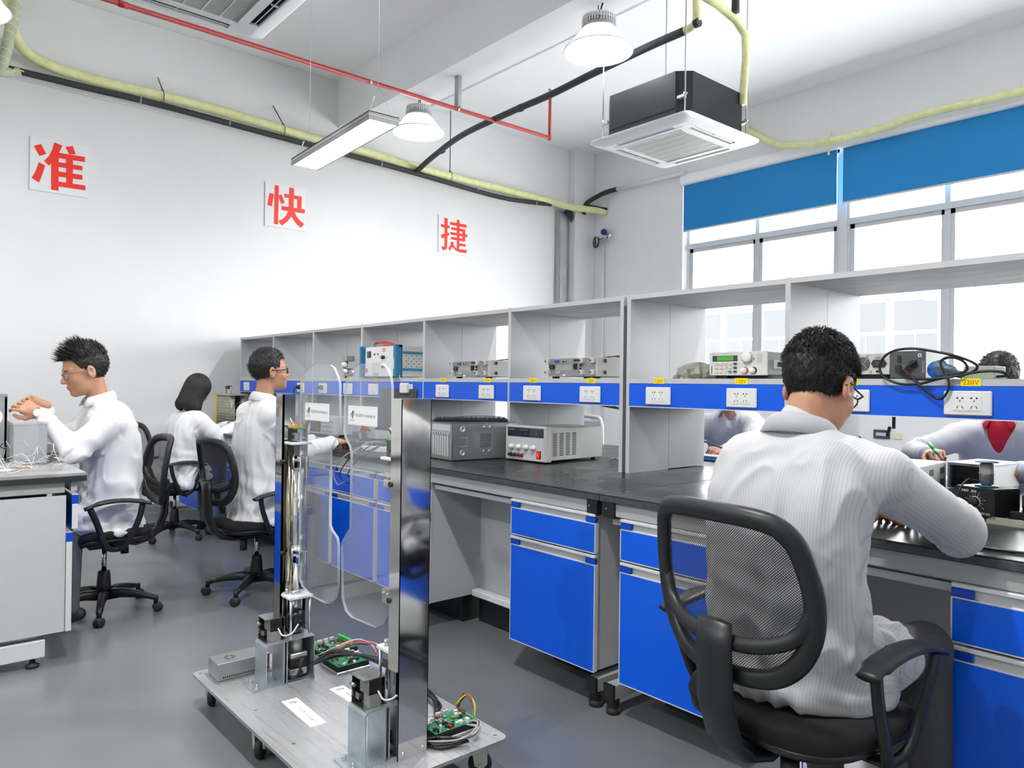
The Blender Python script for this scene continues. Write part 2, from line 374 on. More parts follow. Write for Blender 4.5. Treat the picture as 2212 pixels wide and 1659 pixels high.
# windows: four bays, each its own frame with panes
bays = [(-6.10, -3.99), (-3.93, -1.83), (-1.77, .33), (.39, 2.49), (2.55, 4.65)]
fy = YW+.10
for n, (xa, xb) in enumerate(bays):
    xm = (xa+xb)/2 + .0
    w = MB(); tr = 3.19
    w.box(xa, xb, fy-.03, fy+.05, OZ0, OZ0+.05, frame_win := mat('white_window_frame', (0.56, 0.565, 0.57), 0.4)); w.box(xa, xb, fy-.03, fy+.05, OZ1-.05, OZ1, frame_win)
    w.box(xa, xa+.045, fy-.03, fy+.05, OZ0, OZ1, frame_win); w.box(xb-.045, xb, fy-.03, fy+.05, OZ0, OZ1, frame_win)
    w.box(xa, xb, fy-.035, fy+.055, tr, tr+.07, frame_win); w.box(xm-.028, xm+.028, fy-.025, fy+.045, OZ0, OZ1, frame_win)
    for (a, b_) in ((xa+.045, xm-.02), (xm+.02, xb-.045)):      # sliding sashes
        w.box(a, a+.05, fy-.015, fy+.03, OZ0+.05, tr, frame_win); w.box(b_-.04, b_, fy-.015, fy+.03, OZ0+.05, tr, frame_win)
        w.box(a, b_, fy-.015, fy+.03, tr-.05, tr, frame_win)
    o = struct('window_%d' % (n+1), w)
    p = MB(); p.box(xa+.045, xb-.045, fy+.005, fy+.011, OZ0+.05, OZ1-.05, pane_glass); p.build('pane', o)
    lt = MB(); lt.box(xm-.045, xm-.032, fy-.05, fy-.02, 1.55, 1.66, steel, b=.003); lt.box(xm-.06, xm-.035, fy-.055, fy-.035, 1.60, 1.63, brass, b=.003); lt.build('latch', o)
    if n: struct('trim_%d' % (5+n), MB().box(xa-.07, xa+.01, fy-.05, fy+.07, OZ0, OZ1, mat('window_mullion', (0.62, 0.625, 0.63), 0.4)))
# daylight side: pale neighbour building and yard
g = MB(); g.box(-60, 60, 9, 90, -3.3, -3.2, mat('pale_yard_concrete', (0.8, 0.8, 0.79), 0.9)); tag(g.build('yard_ground'), kind='structure')
bd = thing('neighbour_building', 'pale factory block with banded windows seen through the window panes', 'building', (0, 26, -3.2))
wl_ = mat('pale_facade_paint', (0.93, 0.94, 0.94), 0.8); MB().box(-45, -6.3, 0, 12, 0, 8.15, wl_).build('wall', bd)
gw = mat('facade_window_glass', (0.16, 0.17, 0.18), 0.15)
for zi in (1.2, 5.45, ):
    for i in range(16):
        x0 = -9.2 - i*1.62
        f = MB().box(x0-1.42, x0, -.04, .05, zi, zi+2.15, mat('pale_facade_window', (0.62, 0.64, 0.65), 0.4)).build('window', bd)
        k = MB(); k.box(x0-1.38, x0-.73, -.06, -.03, zi+.08, zi+.95, gw2 := mat('hazy_facade_pane', (0.062, 0.064, 0.066), 1.0, spec=0.0)); k.box(x0-.69, x0-.04, -.06, -.03, zi+.08, zi+.95, gw2)
        k.box(x0-1.38, x0-.04, -.06, -.03, zi+1.07, zi+2.07, gw2); k.build('pane', f)

# roller blinds and their head rail cover
blind_mat = mat('blue_blind_fabric', (0.015, 0.225, 0.50), 0.75, bump=0.08, bscale=500)
bn = blind_mat.node_tree; bb = bn.nodes['Principled BSDF']
tl = bn.nodes.new('ShaderNodeBsdfTranslucent'); tl.inputs[0].default_value = (0.01, 0.20, 0.55, 1)
ms = bn.nodes.new('ShaderNodeMixShader'); ms.inputs[0].default_value = 0.12
bo = [n for n in bn.nodes if n.type == 'OUTPUT_MATERIAL'][0]
bn.links.new(bb.outputs[0], ms.inputs[1]); bn.links.new(tl.outputs[0], ms.inputs[2]); bn.links.new(ms.outputs[0], bo.inputs[0])
where = ['nearest the corner pillar', 'right of the blind nearest the corner pillar', 'third from the corner pillar', 'fourth from the corner pillar', 'fifth from the corner pillar']
for n, (xa, xb) in enumerate(bays[:3]):
    r = thing('roller_blind', 'blue roller blind half drawn over the window, '+where[n], 'roller blind', ((xa+xb)/2, YW-.02, 4.0), 0, 'blue roller blinds')
    h = (xb-xa)/2 - .005; bot = 3.43-4.0
    MB().box(-h, h, -.0015, .0015, bot, .05, blind_mat).build('blind_fabric', r)
    MB().box(-h, h, -.006, .006, bot-.018, bot+.004, frame_win, b=.003).build('bottom_bar', r)
rc = MB(); prof = [(0, -.06), (.03, -.075), (.06, -.06), (.075, -.03), (.075, .03), (.055, .07), (0, .09)]
T = Matrix(((0, 0, 1, 0), (-1, 0, 0, YW), (0, 1, 0, 4.11), (0, 0, 0, 1)))
rc.prism([(a, b) for a, b in prof], -6.12, 6.4, mat('gloss_white_cover', (.92, .92, .92), .3), T, smooth=True)
tag(rc.build('blind_rail_cover'), 'long white rounded cover over the blind rollers above the windows', 'rail cover')

# three red character boards
for (y0, z0, nm), polys in zip(((1.035, 3.042, 'zhun'), (3.214, 3.042, 'kuai'), (5.52, 3.047, 'jie')), STROKES):
    lab = {'zhun': 'white board with the red character 准, leftmost on the wall', 'kuai': 'white board with the red character 快, between the other two', 'jie': 'white board with the red character 捷, nearest the corner'}[nm]
    b_ = MB(); b_.box(0, .010, 0, .470, 0, .480, sign_white)
    sb = b_.build('wall_sign', None, (XW+.002, y0, z0)); tag(sb, lab, 'sign', 'red character boards on the wall')
    c = MB()
    for i_, p in enumerate(polys): c.prism([(a/1000, b/1000) for a, b in p], .0101+i_*.00001, .0120+i_*.00015, sign_red, Matrix(((0, 0, 1, 0), (1, 0, 0, 0), (0, 1, 0, 0), (0, 0, 0, 1))))
    c.build('character', sb)

# ------------------------------------------------------------------ pipes under the ceiling
def line(name, pts, r, m, label, cat, k=6, n=10, smooth=True):
    return tag(MB().tube(bez(pts, k) if smooth else pts, r, m, n).build(name), label, cat)
X = -7.76
blk = line('insulated_pipe', [(X, -1.5, 4.0), (X, .78, 4.018), (X, 1.45, 4.018), (X, 2.1, 4.02), (X, 3.2, 3.985), (X, 4.04, 3.965), (X, 5.0, 3.935), (X, 6.4, 3.875), (X, 7.34, 3.935)], .030, insul_black, 'black foam insulated pipe sagging along the left wall under the yellow wrap', 'pipe')
for y, z in ((1.9, 4.02), (2.75, 4.003), (3.55, 3.975), (4.55, 3.95), (6.0, 3.895), (7.05, 3.905)): c = MB(); c.cyl((X, y-.007, z), (X, y+.007, z), .032, cable_grey, 12); c.build('pipe_tie', blk)
yl = line('wrapped_pipe', [(-7.62, .80, 4.75), (-7.66, .84, 4.40), (-7.72, .93, 4.22), (X+.02, 1.12, 4.135), (X, 1.5, 4.105), (X, 2.1, 4.112), (X, 2.77, 4.105), (X, 3.58, 4.06), (X, 4.4, 4.04), (X, 5.32, 4.0), (X, 6.39, 3.99), (X, 7.2, 3.98), (-7.70, 7.7, 3.945), (-7.55, 8.02, 3.93), (-7.52, 8.24, 3.93)], .048, yellow_tape, 'thick yellow tape wrapped pipe bundle running along the left wall to the corner', 'pipe', n=12)
c = MB(); c.tube(bez([(-7.60, 7.90, 3.985), (-7.53, 8.1, 3.965), (-7.50, 8.24, 3.965)], 5), .028, insul_black, 10); c.build('black_pipe_end', yl)
# spiral wrapped riser at the far left
sp = MB(); pts = [(-7.58, .90, 4.83), (-7.58, .865, 4.5), (-7.58, .83, 4.25), (-7.60, .79, 4.0), (-7.66, .76, 3.95), (-7.76, .85, 3.99), (-7.76, .93, 4.018)]
bp_ = bez(pts, 6); sp.tube(bp_, .042, mat('green_grey_wrap', (0.42, 0.46, 0.33), 0.55), 12)
hel = []
for i in range(150):
    t = i/149*(len(bp_)-1); a = bp_[int(t)].lerp(bp_[min(int(t)+1, len(bp_)-1)], t-int(t)); an = i*.9
    hel.append(a + Vector((math.cos(an)*.043, math.sin(an)*.043, 0)))
sp.tube(hel, .006, yellow_tape, 5)
tag(sp.build('drain_riser'), 'spiral wrapped greenish riser pipe dropping from the ceiling at far left', 'pipe')
def hanger(p0, p1, label):
    h = MB(); h.cyl(p0, p1, .006, dark_grey_pl, 6); h.cyl(p1, (p1[0], p1[1], p1[2]-.02), .014, dark_grey_pl, 8)
    h.tube([(p1[0]+.055*math.cos(a), p1[1], p1[2]-.075+.062*math.sin(a)) for a in [PI/2+i*PI/8 for i in range(17)]], .004, dark_grey_pl, 5)
    tag(h.build('pipe_hanger'), label, 'pipe hanger', 'rod hangers on the wall pipes')
hanger((-7.89, 2.09, 4.33), (X, 2.10, 4.17), 'rod hanger holding the wall pipes above and right of the 准 board')
hanger((-7.89, 3.27, 4.35), (X, 3.33, 4.13), 'slanting rod hanger holding the wall pipes above the 快 board')
hanger((X, 5.56, 4.84), (X, 5.56, 4.065), 'rod hanger dropping to the wall pipes above the 捷 board')
br = line('branch_duct', [(-7.76, 5.05, 3.955), (-7.2, 4.93, 4.0), (-6.38, 4.74, 4.0), (-5.56, 4.69, 4.0), (-4.97, 4.68, 4.0), (-4.4, 4.63, 4.0), (-3.75, 4.585, 4.0), (-3.40, 4.58, 4.0)], .032, insul_black, 'black foam insulated branch pipe crossing diagonally under the ceiling', 'pipe')
c = MB(); c.tube([(-3.42, 4.58, 4.0), (-3.33, 4.58, 4.005), (-3.295, 4.58, 4.04), (-3.30, 4.58, 4.20), (-3.30, 4.58, 4.84)], .030, yellow_tape, 10); c.cyl((-3.31, 4.58, 4.02), (-3.27, 4.58, 4.02), .034, insul_black, 10); c.build('wrapped_end', br)
for a_, b_ in (((-5.42, 4.69, 4.0), (-5.38, 4.69, 4.0)), ((-7.0, 4.89, 4.0), (-6.96, 4.88, 4.0))): j = MB(); j.cyl(a_, b_, .037, insul_black, 10); j.build('joint', br)
ac_p = MB(); ac_p.tube([(-3.32, 4.66, 4.27), (-3.30, 4.85, 4.25), (-3.27, 5.05, 4.19), (-3.24, 5.14, 4.09), (-3.24, 5.15, 3.9), (-3.26, 5.14, 3.55)], .030, yellow_tape, 10)
o = tag(ac_p.build('wrapped_pipe'), 'yellow tape wrapped pipe bending down into the black ceiling unit', 'pipe')
MB().cyl((-3.24, 5.0, 4.22), (-3.24, 5.0, 4.84), .030, insul_black, 10).build('black_riser', o)
rp = MB(); rp.tube([(-5.80, -6.4, 3.985), (-5.80, 5.44, 3.985)], .019, red_paint, 10); rp.ball((-5.80, 5.46, 3.985), .028, red_paint); rp.tube([(-5.80, 5.46, 3.97), (-5.80, 5.46, 4.44)], .017, red_paint, 10)
for y in (-.6, 1.3): rp.cyl((-5.80, y-.03, 3.985), (-5.80, y+.03, 3.985), .024, red_paint, 10)
rp = tag(rp.build('sprinkler_pipe'), 'long red sprinkler pipe turning up at its end under the ceiling', 'pipe')
c = MB(); c.cyl((-5.80, 5.46, 4.44), (-5.80, 5.46, 4.50), .012, brass, 10); c.lathe([(.002, 0), (.028, .003), (.028, .006), (.002, .008)], steel, 12, Matrix.Translation((-5.80, 5.46, 4.50))); c.build('sprinkler_head', rp)
for y in (3.28, 4.24):
    c = MB(); c.cyl((-5.80, y-.012, 3.985), (-5.80, y+.012, 3.985), .022, steel, 10); c.build('clamp', rp)
MB().box(-5.83, -5.77, 4.22, 4.26, 4.005, 4.30, galv).build('bracket', rp)
cd = MB(); cd.tube([(-7.9, 4.50, 4.32), (6.4, 4.50, 4.32)], .012, white_metal, 8); tag(cd.build('conduit'), 'thin white conduit running along the ceiling beam', 'conduit')
line('wrapped_pipe', [(-5.2, 8.16, 4.6), (-4.95, 8.12, 4.42), (-4.70, 8.08, 4.25), (-4.45, 8.07, 4.16), (-4.0, 8.06, 4.10), (-3.45, 8.07, 4.10), (-3.0, 8.07, 4.14), (-2.15, 8.07, 4.12), (0, 8.07, 4.14), (4, 8.07, 4.15)], .040, yellow_tape, 'yellow tape wrapped pipe lying along the top of the blind rail', 'pipe', n=12)
t_ = MB(); t_.tube([(-3.99, 8.08, 4.20), (-4.0, 8.01, 4.12), (-4.02, 8.07, 4.02), (-4.03, 8.10, 3.96)], .014, yellow_tape, 5); tag(t_.build('tape_tail'), 'loose yellow tape tail hanging at the blind rail', 'tape')
w = MB(); w.tube(bez([(-7.74, 8.0, 3.90), (-7.72, 8.04, 4.05), (-7.62, 8.1, 4.13), (-7.45, 8.15, 4.19), (-7.25, 8.18, 4.21)], 6), .034, insul_black, 10); w = w.build('corner_pipe'); tag(w, 'short black insulated pipe curving out of the corner over the pillar', 'pipe')
MB().cyl((-7.26, 8.18, 4.21), (-6.05, 8.18, 4.20), .026, white_metal, 10).build('white_pipe', w)
ch = MB(); ch.box(XW+.001, XW+.07, 7.62, 7.83, .1, 3.92, galv); ch.box(XW+.07, XW+.078, 7.655, 7.795, .1, 3.88, mat('tray_cover', (0.52, 0.53, 0.53), .4, metal=.5, noise=.1, nscale=12)); tag(ch.build('cable_tray'), 'vertical galvanised cable tray in the corner beside the pillar', 'cable tray')
k = MB(); k.tube(bez([(-7.86, 7.75, 3.93), (-7.80, 7.80, 3.86), (-7.80, 7.80, 3.76)], 4), [.05, .05, .045, .045, .04, .035, .03, .02, .01], insul_black, 8); tag(k.build('insulation_stub'), 'torn black foam stub hanging over the cable tray', 'insulation')
gz = thing('pressure_regulator', 'wall mounted air regulator with round dial gauges in the corner', 'regulator', (-7.46, YW-.01, 3.55))
g1 = MB(); g1.lathe([(.002, 0), (.075, .0), (.085, .02), (.085, .05), (.07, .06), (.002, .06)], dark_grey_pl, 20, Matrix.Translation((-.11, -.10, -.08)) @ Matrix.Rotation(PI/2, 4, 'X') @ Matrix.Rotation(-.5, 4, 'Y')); g1.build('large_gauge', gz)
g1 = MB(); g1.lathe([(.002, 0), (.06, .0), (.06, .002), (.002, .002)], white_pl, 20, Matrix.Translation((-.08, -.168, -.08)) @ Matrix.Rotation(PI/2, 4, 'X') @ Matrix.Rotation(-.5, 4, 'Y')); g1.build('dial', gz)
g2 = MB(); g2.lathe([(.002, 0), (.038, 0), (.04, .03), (.002, .03)], chrome, 16, Matrix.Translation((.12, -.09, -.02)) @ Matrix.Rotation(PI/2, 4, 'X')); g2.build('small_gauge', gz)
g3 = MB(); g3.ball((0, -.09, .06), .05, mat('navy_cap', (.01, .03, .15), .3)); g3.cyl((0, 0, .0), (0, -.12, .0), .018, steel); g3.cyl((-.1, -.09, -.04), (.12, -.09, -.01), .010, steel); g3.build('valve_body', gz)
pl = MB(); pl.cyl((-7.53, 8.22, .2), (-7.53, 8.22, 3.42), .016, white_metal, 8); tag(pl.build('air_line'), 'thin white riser pipe below the regulator in the corner', 'pipe')
hk = MB(); hk.tube(bez([(-4.95, 7.9, 3.84), (-4.95, 7.88, 3.76), (-4.90, 7.88, 3.70), (-4.86, 7.88, 3.72)], 4), .006, brass, 6)

# ------------------------------------------------------------------ ceiling fixtures
lamp_emit = mat('led_disc', (1, 1, 1), .5, emit=(1.0, 1.0, 1.0), estr=1.0)
def refl():
    m = bpy.data.materials.new('ribbed_clear_reflector'); m.use_nodes = True; nt = m.node_tree; nt.nodes.clear()
    out = nt.nodes.new('ShaderNodeOutputMaterial'); d = nt.nodes.new('ShaderNodeBsdfDiffuse'); d.inputs[0].default_value = (.93, .94, .95, 1)
    t = nt.nodes.new('ShaderNodeBsdfTranslucent'); t.inputs[0].default_value = (.93, .94, .95, 1); g = nt.nodes.new('ShaderNodeBsdfGlossy'); g.inputs['Roughness'].default_value = .15
    a = nt.nodes.new('ShaderNodeMixShader'); a.inputs[0].default_value = .16; b = nt.nodes.new('ShaderNodeMixShader'); b.inputs[0].default_value = .12
    w = nt.nodes.new('ShaderNodeTexCoord'); ma = nt.nodes.new('ShaderNodeSeparateXYZ'); nt.links.new(w.outputs['Object'], ma.inputs[0])
    mu = nt.nodes.new('ShaderNodeMath'); mu.operation = 'MULTIPLY'; mu.inputs[1].default_value = 520; nt.links.new(ma.outputs[2], mu.inputs[0])
    si = nt.nodes.new('ShaderNodeMath'); si.operation = 'SINE'; nt.links.new(mu.outputs[0], si.inputs[0])
    bp = nt.nodes.new('ShaderNodeBump'); bp.inputs['Strength'].default_value = .5; bp.inputs['Distance'].default_value = .003; nt.links.new(si.outputs[0], bp.inputs['Height'])
    for s in (d, t, g): nt.links.new(bp.outputs[0], s.inputs['Normal'])
    nt.links.new(d.outputs[0], a.inputs[1]); nt.links.new(t.outputs[0], a.inputs[2]); nt.links.new(a.outputs[0], b.inputs[1]); nt.links.new(g.outputs[0], b.inputs[2]); nt.links.new(b.outputs[0], out.inputs[0]); return m
refl_mat = refl()
def high_bay(loc, label):
    """origin at the rim centre"""
    r = thing('high_bay_lamp', label, 'pendant lamp', loc, 0, 'high bay pendant lamps'); r.scale = (1.12, 1.12, 1.0)
    prof = [(.235, 0), (.232, .012), (.205, .045), (.175, .085), (.150, .12), (.130, .15), (.118, .165)]
    s = MB(); s.lathe(prof, refl_mat, 40, cap=False); s.lathe([(.240, -.004), (.243, .002), (.240, .008), (.234, .006)], white_metal, 40, cap=False); s.build('lamp_shade', r)
    h = MB(); h.lathe([(.116, .163), (.120, .17), (.120, .19), (.11, .192)], galv, 32); h.lathe([(.10, .19), (.10, .255), (.085, .275), (.03, .28)], alu, 32)
    for i in range(36):
        a = i*PI/18; T = Matrix.Rotation(a, 4, 'Z')
        h.box(.098, .118, -.004, .004, .192, .225, white_metal, T=T); h.box(.098, .116, -.004, .004, .232, .262, white_metal, T=T)
    h.lathe([(.119, .225), (.119, .231), (.09, .231)], white_metal, 32, cap=False); h.build('heat_sink', r)
    e = MB(); e.lathe([(.002, .158), (.085, .158)], lamp_emit_real, 28, cap=False, smooth=False); e.build('led_disc', r)
    k = MB(); k.tube([(-.03, 0, .275), (-.03, 0, .31), (0, 0, .33), (.03, 0, .31), (.03, 0, .275)], .004, steel, 6); k.tube([(0, 0, .30), (-.005, 0, .33), (-.01, 0, 4.30-loc[2])], .0035, dark_grey_pl, 6)
    k.tube(bez([(.02, .0, .27), (.012, .01, .30), (.02, 0, .33), (.035, 0, 4.30-loc[2])], 4), .006, cable_black, 6); k.build('hanging_cord', r)
    L = bpy.data.lights.new('lamp_light', 'POINT'); L.energy = LAMP_POWER*(.24 if loc[0] < -5 else 1.4 if loc[0] < -3 else 2.8); L.shadow_soft_size = .07
    l = bpy.data.objects.new('lamp_light', L); C.objects.link(l); l.location = (loc[0], loc[1], loc[2]+.115)
    return r
lamp_emit_real = mat('led_disc_glow', (1, 1, 1), .5, emit=(1.0, 1.0, 1.0), estr=45.0)
high_bay((-3.97, 4.25, 3.935), 'large glowing high bay lamp hanging left of the black ceiling unit')
high_bay((-6.50, 4.25, 3.935), 'smaller looking high bay lamp right of the hanging flat panel light')
high_bay((-6.45, .45, 3.935), 'high bay lamp cut by the left edge of the photograph')
for x, y, t in ((-3.97, .53, 'over the near aisle'), (-1.40, 4.25, 'over the bench at right'), (-1.40, .53, 'behind the photographer at right'), (-3.97, -3.19, 'far behind the left desk'), (-6.50, -3.19, 'at the near end of the left wall'), (-1.40, -3.19, 'in the near row behind the photographer')):
    high_bay((x, y, 3.935), 'high bay lamp '+t)

# hanging flat LED panel
pn = thing('panel_light', 'long flat LED panel light hanging on thin wires, switched on', 'panel light', (-4.665, 2.415, 2.95), math.radians(-3.0))
hx, hy = .635, .105
p = MB(); ph = mat('panel_housing_grey', (.28, .285, .29), .4); p.box(-hx, hx, -hy, -hy+.012, 0, .05, ph); p.box(-hx, hx, hy-.012, hy, 0, .05, ph); p.box(-hx, -hx+.012, -hy+.012, hy-.012, 0, .05, ph); p.box(hx-.012, hx, -hy+.012, hy-.012, 0, .05, ph)
p.box(-hx, hx, -hy, hy, .044, .05, alu_grey); p.box(-hx-.003, hx+.003, -hy-.003, -hy, .02, .03, frame_grey); p.box(hx, hx+.003, -hy, hy, .02, .03, frame_grey); p.build('housing', pn)
MB().box(-hx+.012, hx-.012, -hy+.012, hy-.012, .002, .006, mat('led_panel_diffuser', (1, 1, 1), .5, emit=(1, 1, 1), estr=PANEL_EMIT)).build('diffuser', pn)
w = MB()
for s in (-1, 1):
    top = Vector((s*.55, 0, .25)); w.tube([(s*.60, -.09, .05), top], .0012, steel, 5); w.tube([(s*.60, .09, .05), top], .0012, steel, 5); w.tube([top, (s*.55, 0, 1.89)], .0012, steel, 5); w.cyl((s*.55, 0, 1.86), (s*.55, 0, 1.89), .02, galv, 10)
w.build('hanging_wire', pn)
for x_, y_, t_ in ((-.6, -.9, 'over the photographer'), (1.9, 1.2, 'beyond the right edge'), (-4.6, -1.6, 'beyond the left desk'), (1.9, -2.4, 'at the far side behind the photographer'), (-1.6, -2.4, 'behind the photographer, middle')): dup(pn, (x_, y_, 2.95), 0.0, 'added unseen LED fill panel '+t_)  # unseen copies of the hanging panel, added for soft frontal fill

# ceiling cassette air conditioners
def cassette(loc, label):
    r = thing('air_conditioner', label, 'air conditioner', loc, 0, 'ceiling cassette air conditioners')
    s = .485; pm = mat('conditioner_white', (.80, .80, .80), .35)
    f = MB()                                       # face panel with a rounded rim, four slots and an intake opening
    def rr(h, rad, n=5): return [(cx*(h-rad)+rad*math.cos(a), cy*(h-rad)+rad*math.sin(a)) for cx, cy, a0 in ((1, 1, 0), (-1, 1, PI/2), (-1, -1, PI), (1, -1, 3*PI/2)) for a in [a0+PI/2*i/n for i in range(n+1)]]
    rings = [(rr(s, .05), .045), (rr(s, .05), .030), (rr(s-.02, .05), .016), (rr(s-.07, .05), .004)]
    def loft(rings, m, flip=False):
        n = len(rings[0][0]); vs = [(x, y, z) for P, z in rings for x, y in P]
        f.add(vs, [(j*n+i, j*n+(i+1) % n, (j+1)*n+(i+1) % n, (j+1)*n+i)[::1 if flip else -1] for j in range(len(rings)-1) for i in range(n)], m, True)
    loft(rings, pm)
    inner = rr(s-.07, .05)
    # flat face between rim and intake, split by slots: build as strips
    a, b_, c1, c2 = s-.07, .285, .395, .335
    loft([(rr(a, .05), .004), (rr(c1, .04), .0)], pm)
    loft([(rr(c1, .04), .0), (rr(c1, .04), .0)], pm)
    L_ = .27
    for k in range(4):
        T = Matrix.Rotation(k*PI/2, 4, 'Z')
        f.box(c2, c1, L_, c1, -.001, .02, pm, T=T); f.box(c2, c1, -c2, -L_, -.001, .02, pm, T=T)
        f.box(c2+.001, c1-.001, -L_+.001, L_-.001, .014, .018, hole_black, T=T)
        pass
        f.box(c2-.01, c2+.002, -L_, L_, -.0005, .05, pm, T=T); f.box(c1-.002, c1+.006, -L_, L_, 0, .05, pm, T=T)
        f.box(b_, c2, -c2, b_, -.004, .02, pm, T=T)
    f.build('face_panel', r)
    for k in range(4):
        v = MB(); T = Matrix.Rotation(k*PI/2, 4, 'Z')
        v.prism([(.360, .000), (.363, -.002), (.374, .010), (.371, .012)], -L_+.01, L_-.01, pm, T @ Matrix(((1, 0, 0, 0), (0, 0, 1, 0), (0, 1, 0, 0), (0, 0, 0, 1)))); v.box(.35, .39, -.003, .003, .002, .012, pm, T=T); v.build('air_flap', r)
    g = MB(); h = .285
    g.box(-h, h, -h, h, .030, .033, mat('filter_grey', (.13, .14, .13), .8))
    n = 52
    for i in range(n):
        x = -h + (i+.5)*2*h/n; g.box(x-.0018, x+.0018, -h, h, -.004, .002, mat('grille_slat', (.55, .56, .53), .4))
    for y in (-.19, -.095, 0, .095, .19): g.box(-h, h, y-.003, y+.003, -.005, .010, pm)
    for k in range(4): g.box(h-.004, h+.006, -h-.005, h+.005, -.008, .014, pm, T=Matrix.Rotation(k*PI/2, 4, 'Z'))
    g.build('intake_grille', r)
    bm = MB(); q = .41; cf = .09; hgt = .345
    oc = [(q, -q+cf), (q, q-cf), (q-cf, q), (-q+cf, q), (-q, q-cf), (-q, -q+cf), (-q+cf, -q), (q-cf, -q)]
    body_m = mat('dark_coated_sheet_metal', (.035, .042, .046), .28, metal=.75)
    bm.prism(oc, .045, .045+hgt, body_m); bm.box(-q-.003, q+.003, -q+cf, q-cf, .12, .125, body_m); bm.box(-q+cf, q-cf, -q-.003, q+.003, .12, .125, body_m); bm.build('housing', r)
    for sx, sy in ((-1, -1), (1, -1), (-1, 1), (1, 1)):
        d = MB(); x, y = sx*.40, sy*.40
        d.cyl((x, y, .05), (x, y, ZC-loc[2]), .0055, galv, 6); d.box(x-.02, x+.02, y-.006, y+.006, .20, .206, galv); d.cyl((x, y, .195), (x, y, .215), .013, galv, 6); d.box(min(x, x-sx*.06), max(x, x-sx*.06), y-.015, y+.015, .18, .20, galv); d.build('hanging_rod', r)
    return r
cassette((-3.68, 4.83, 3.25), 'white square ceiling air conditioner with a black casing, hanging on rods')
cassette((-3.70, 1.165, 3.25), 'white ceiling air conditioner cut off by the top edge of the photo')
# ------------------------------------------------------------------ lab benches
ZT = .886
XR_B = 1.6
def bench(name, label, x0, x1, y0, y1, top_m=None):
    """double-sided bench: worktop, aprons, end legs with foot beams, knee panels"""
    r = thing(name, label, 'workbench', ((x0+x1)/2, (y0+y1)/2, 0)); cx, cy = (x0+x1)/2, (y0+y1)/2
    hx, hy = (x1-x0)/2, (y1-y0)/2
    w = MB(); w.box(-hx, hx, -hy, hy, ZT-.004, ZT, top_m or worktop_mat); w.box(-hx, hx, -hy, hy, ZT-.030, ZT-.004, worktop_edge, b=.003); w.build('worktop', r)
    for s in (-1, 1):
        a = MB(); a.box(-hx+.03, hx-.06, s*(hy-.03)-.012, s*(hy-.03)+.012, .80, .856, frame_grey, b=.002); a.box(-hx+.03, hx-.06, s*(hy-.06)-.01, s*(hy-.06)+.01, .762, .786, lam_grey_side); a.build('apron', r)
        for e in (-1, 1):
            x = e*(hx-.045)
            c = MB(); c.box(x-.028, x+.028, s*(hy-.024)-.018, s*(hy-.024)+.018, .792, .857, black_pl, b=.003); c.cyl((x-.012, s*(hy-.005), .83), (x-.012, s*(hy-.004), .83), .004, steel, 8); c.build('corner_cap', r)
            f = MB(); f.lathe([(.030, 0), (.030, .02), (.021, .024)] + [(.027 if i % 2 else .021, .026+i*.004) for i in range(9)], black_soft, 14, Matrix.Translation((x, s*(hy-.05), 0))); f.build('leveling_foot', r)
    for e in (-1, 1):
        x = e*(hx-.045)
        f = MB(); f.box(x-.025, x+.025, -hy+.03, hy-.03, .062, .120, frame_grey, b=.003); f.box(x-.02, x+.02, -.05, .05, .12, .80, frame_grey); f.box(x-.025, x+.025, -hy+.03, hy-.03, .80, .855, frame_grey)
        f.box(x-.026, x+.026, -hy+.018, -hy+.03, .06, .122, black_pl); f.box(x-.026, x+.026, hy-.03, hy-.018, .06, .122, black_pl); f.build('end_frame', r)
    return r
lab_left = bench('lab_bench', 'long black topped grey bench from the left wall to the worktop joint', -7.90, -2.058, 2.235, 4.185)
lab_right = bench('lab_bench', 'black topped grey bench on the right of the worktop joint, in front of the window', -2.053, XR_B, 2.235, 4.185)

def cabinet(x0, y, label, sgn=1, w=.53, drawer_open=0.0, front_m=None):
    """blue-fronted pedestal; front plane at y, facing -Y (sgn=1) or +Y (sgn=-1)"""
    r = thing('pedestal_cabinet', label, 'cabinet', (x0+w/2, y, 0), 0 if sgn > 0 else PI, 'blue fronted pedestal cabinets'); h = w/2
    b = MB(); b.box(-h+.008, -h+.026, .02, .46, .15, .795, lam_grey_lifted); b.box(h-.026, h-.008, .02, .46, .15, .795, lam_grey_lifted); b.box(-h+.026, h-.026, .02, .46, .15, .168, lam_grey_lifted)
    b.box(-h+.026, h-.026, .45, .46, .168, .795, lam_grey_lifted); b.box(-h+.026, h-.026, .05, .45, .78, .795, lam_grey_lifted); b.box(-h+.03, h-.03, .26, .44, .0, .15, black_pl); b.build('body', r)
    for nm, z0, z1, dy in (('drawer', .638, .798, drawer_open), ('door', .152, .628, 0.0)):
        d = MB(); d.box(-h, h, dy+0.0, dy+.018, z0, z1-.043, front_m or blue_lam); d.box(-h-.001, -h+.003, dy-.001, dy+.019, z0, z1-.04, alu); d.box(h-.003, h+.001, dy-.001, dy+.019, z0, z1-.04, alu)
        d.box(-h, h, dy-.001, dy+.019, z0-.003, z0+.001, alu)
        if nm == 'drawer': d.box(-h+.04, h-.04, dy+.018, dy+.40, z0+.02, z1-.06, lam_grey_side)
        d = d.build(nm, r)
        g = MB(); g.box(-h, h, dy+.0, dy+.018, z1-.043, z1-.038, alu, b=.001); g.box(-h, h, dy+.010, dy+.018, z1-.038, z1-.010, alu_grey); g.box(-h, h, dy-.004, dy+.018, z1-.012, z1, alu, b=.002); g.build('handle', d)
        for s in (-1, 1):
            k = MB(); k.box(s*h, s*(h-.055), dy-.002, dy+.016, z1-.037, z1-.013, blue_cap, b=.002); k.build('end_cap', d)
    return r
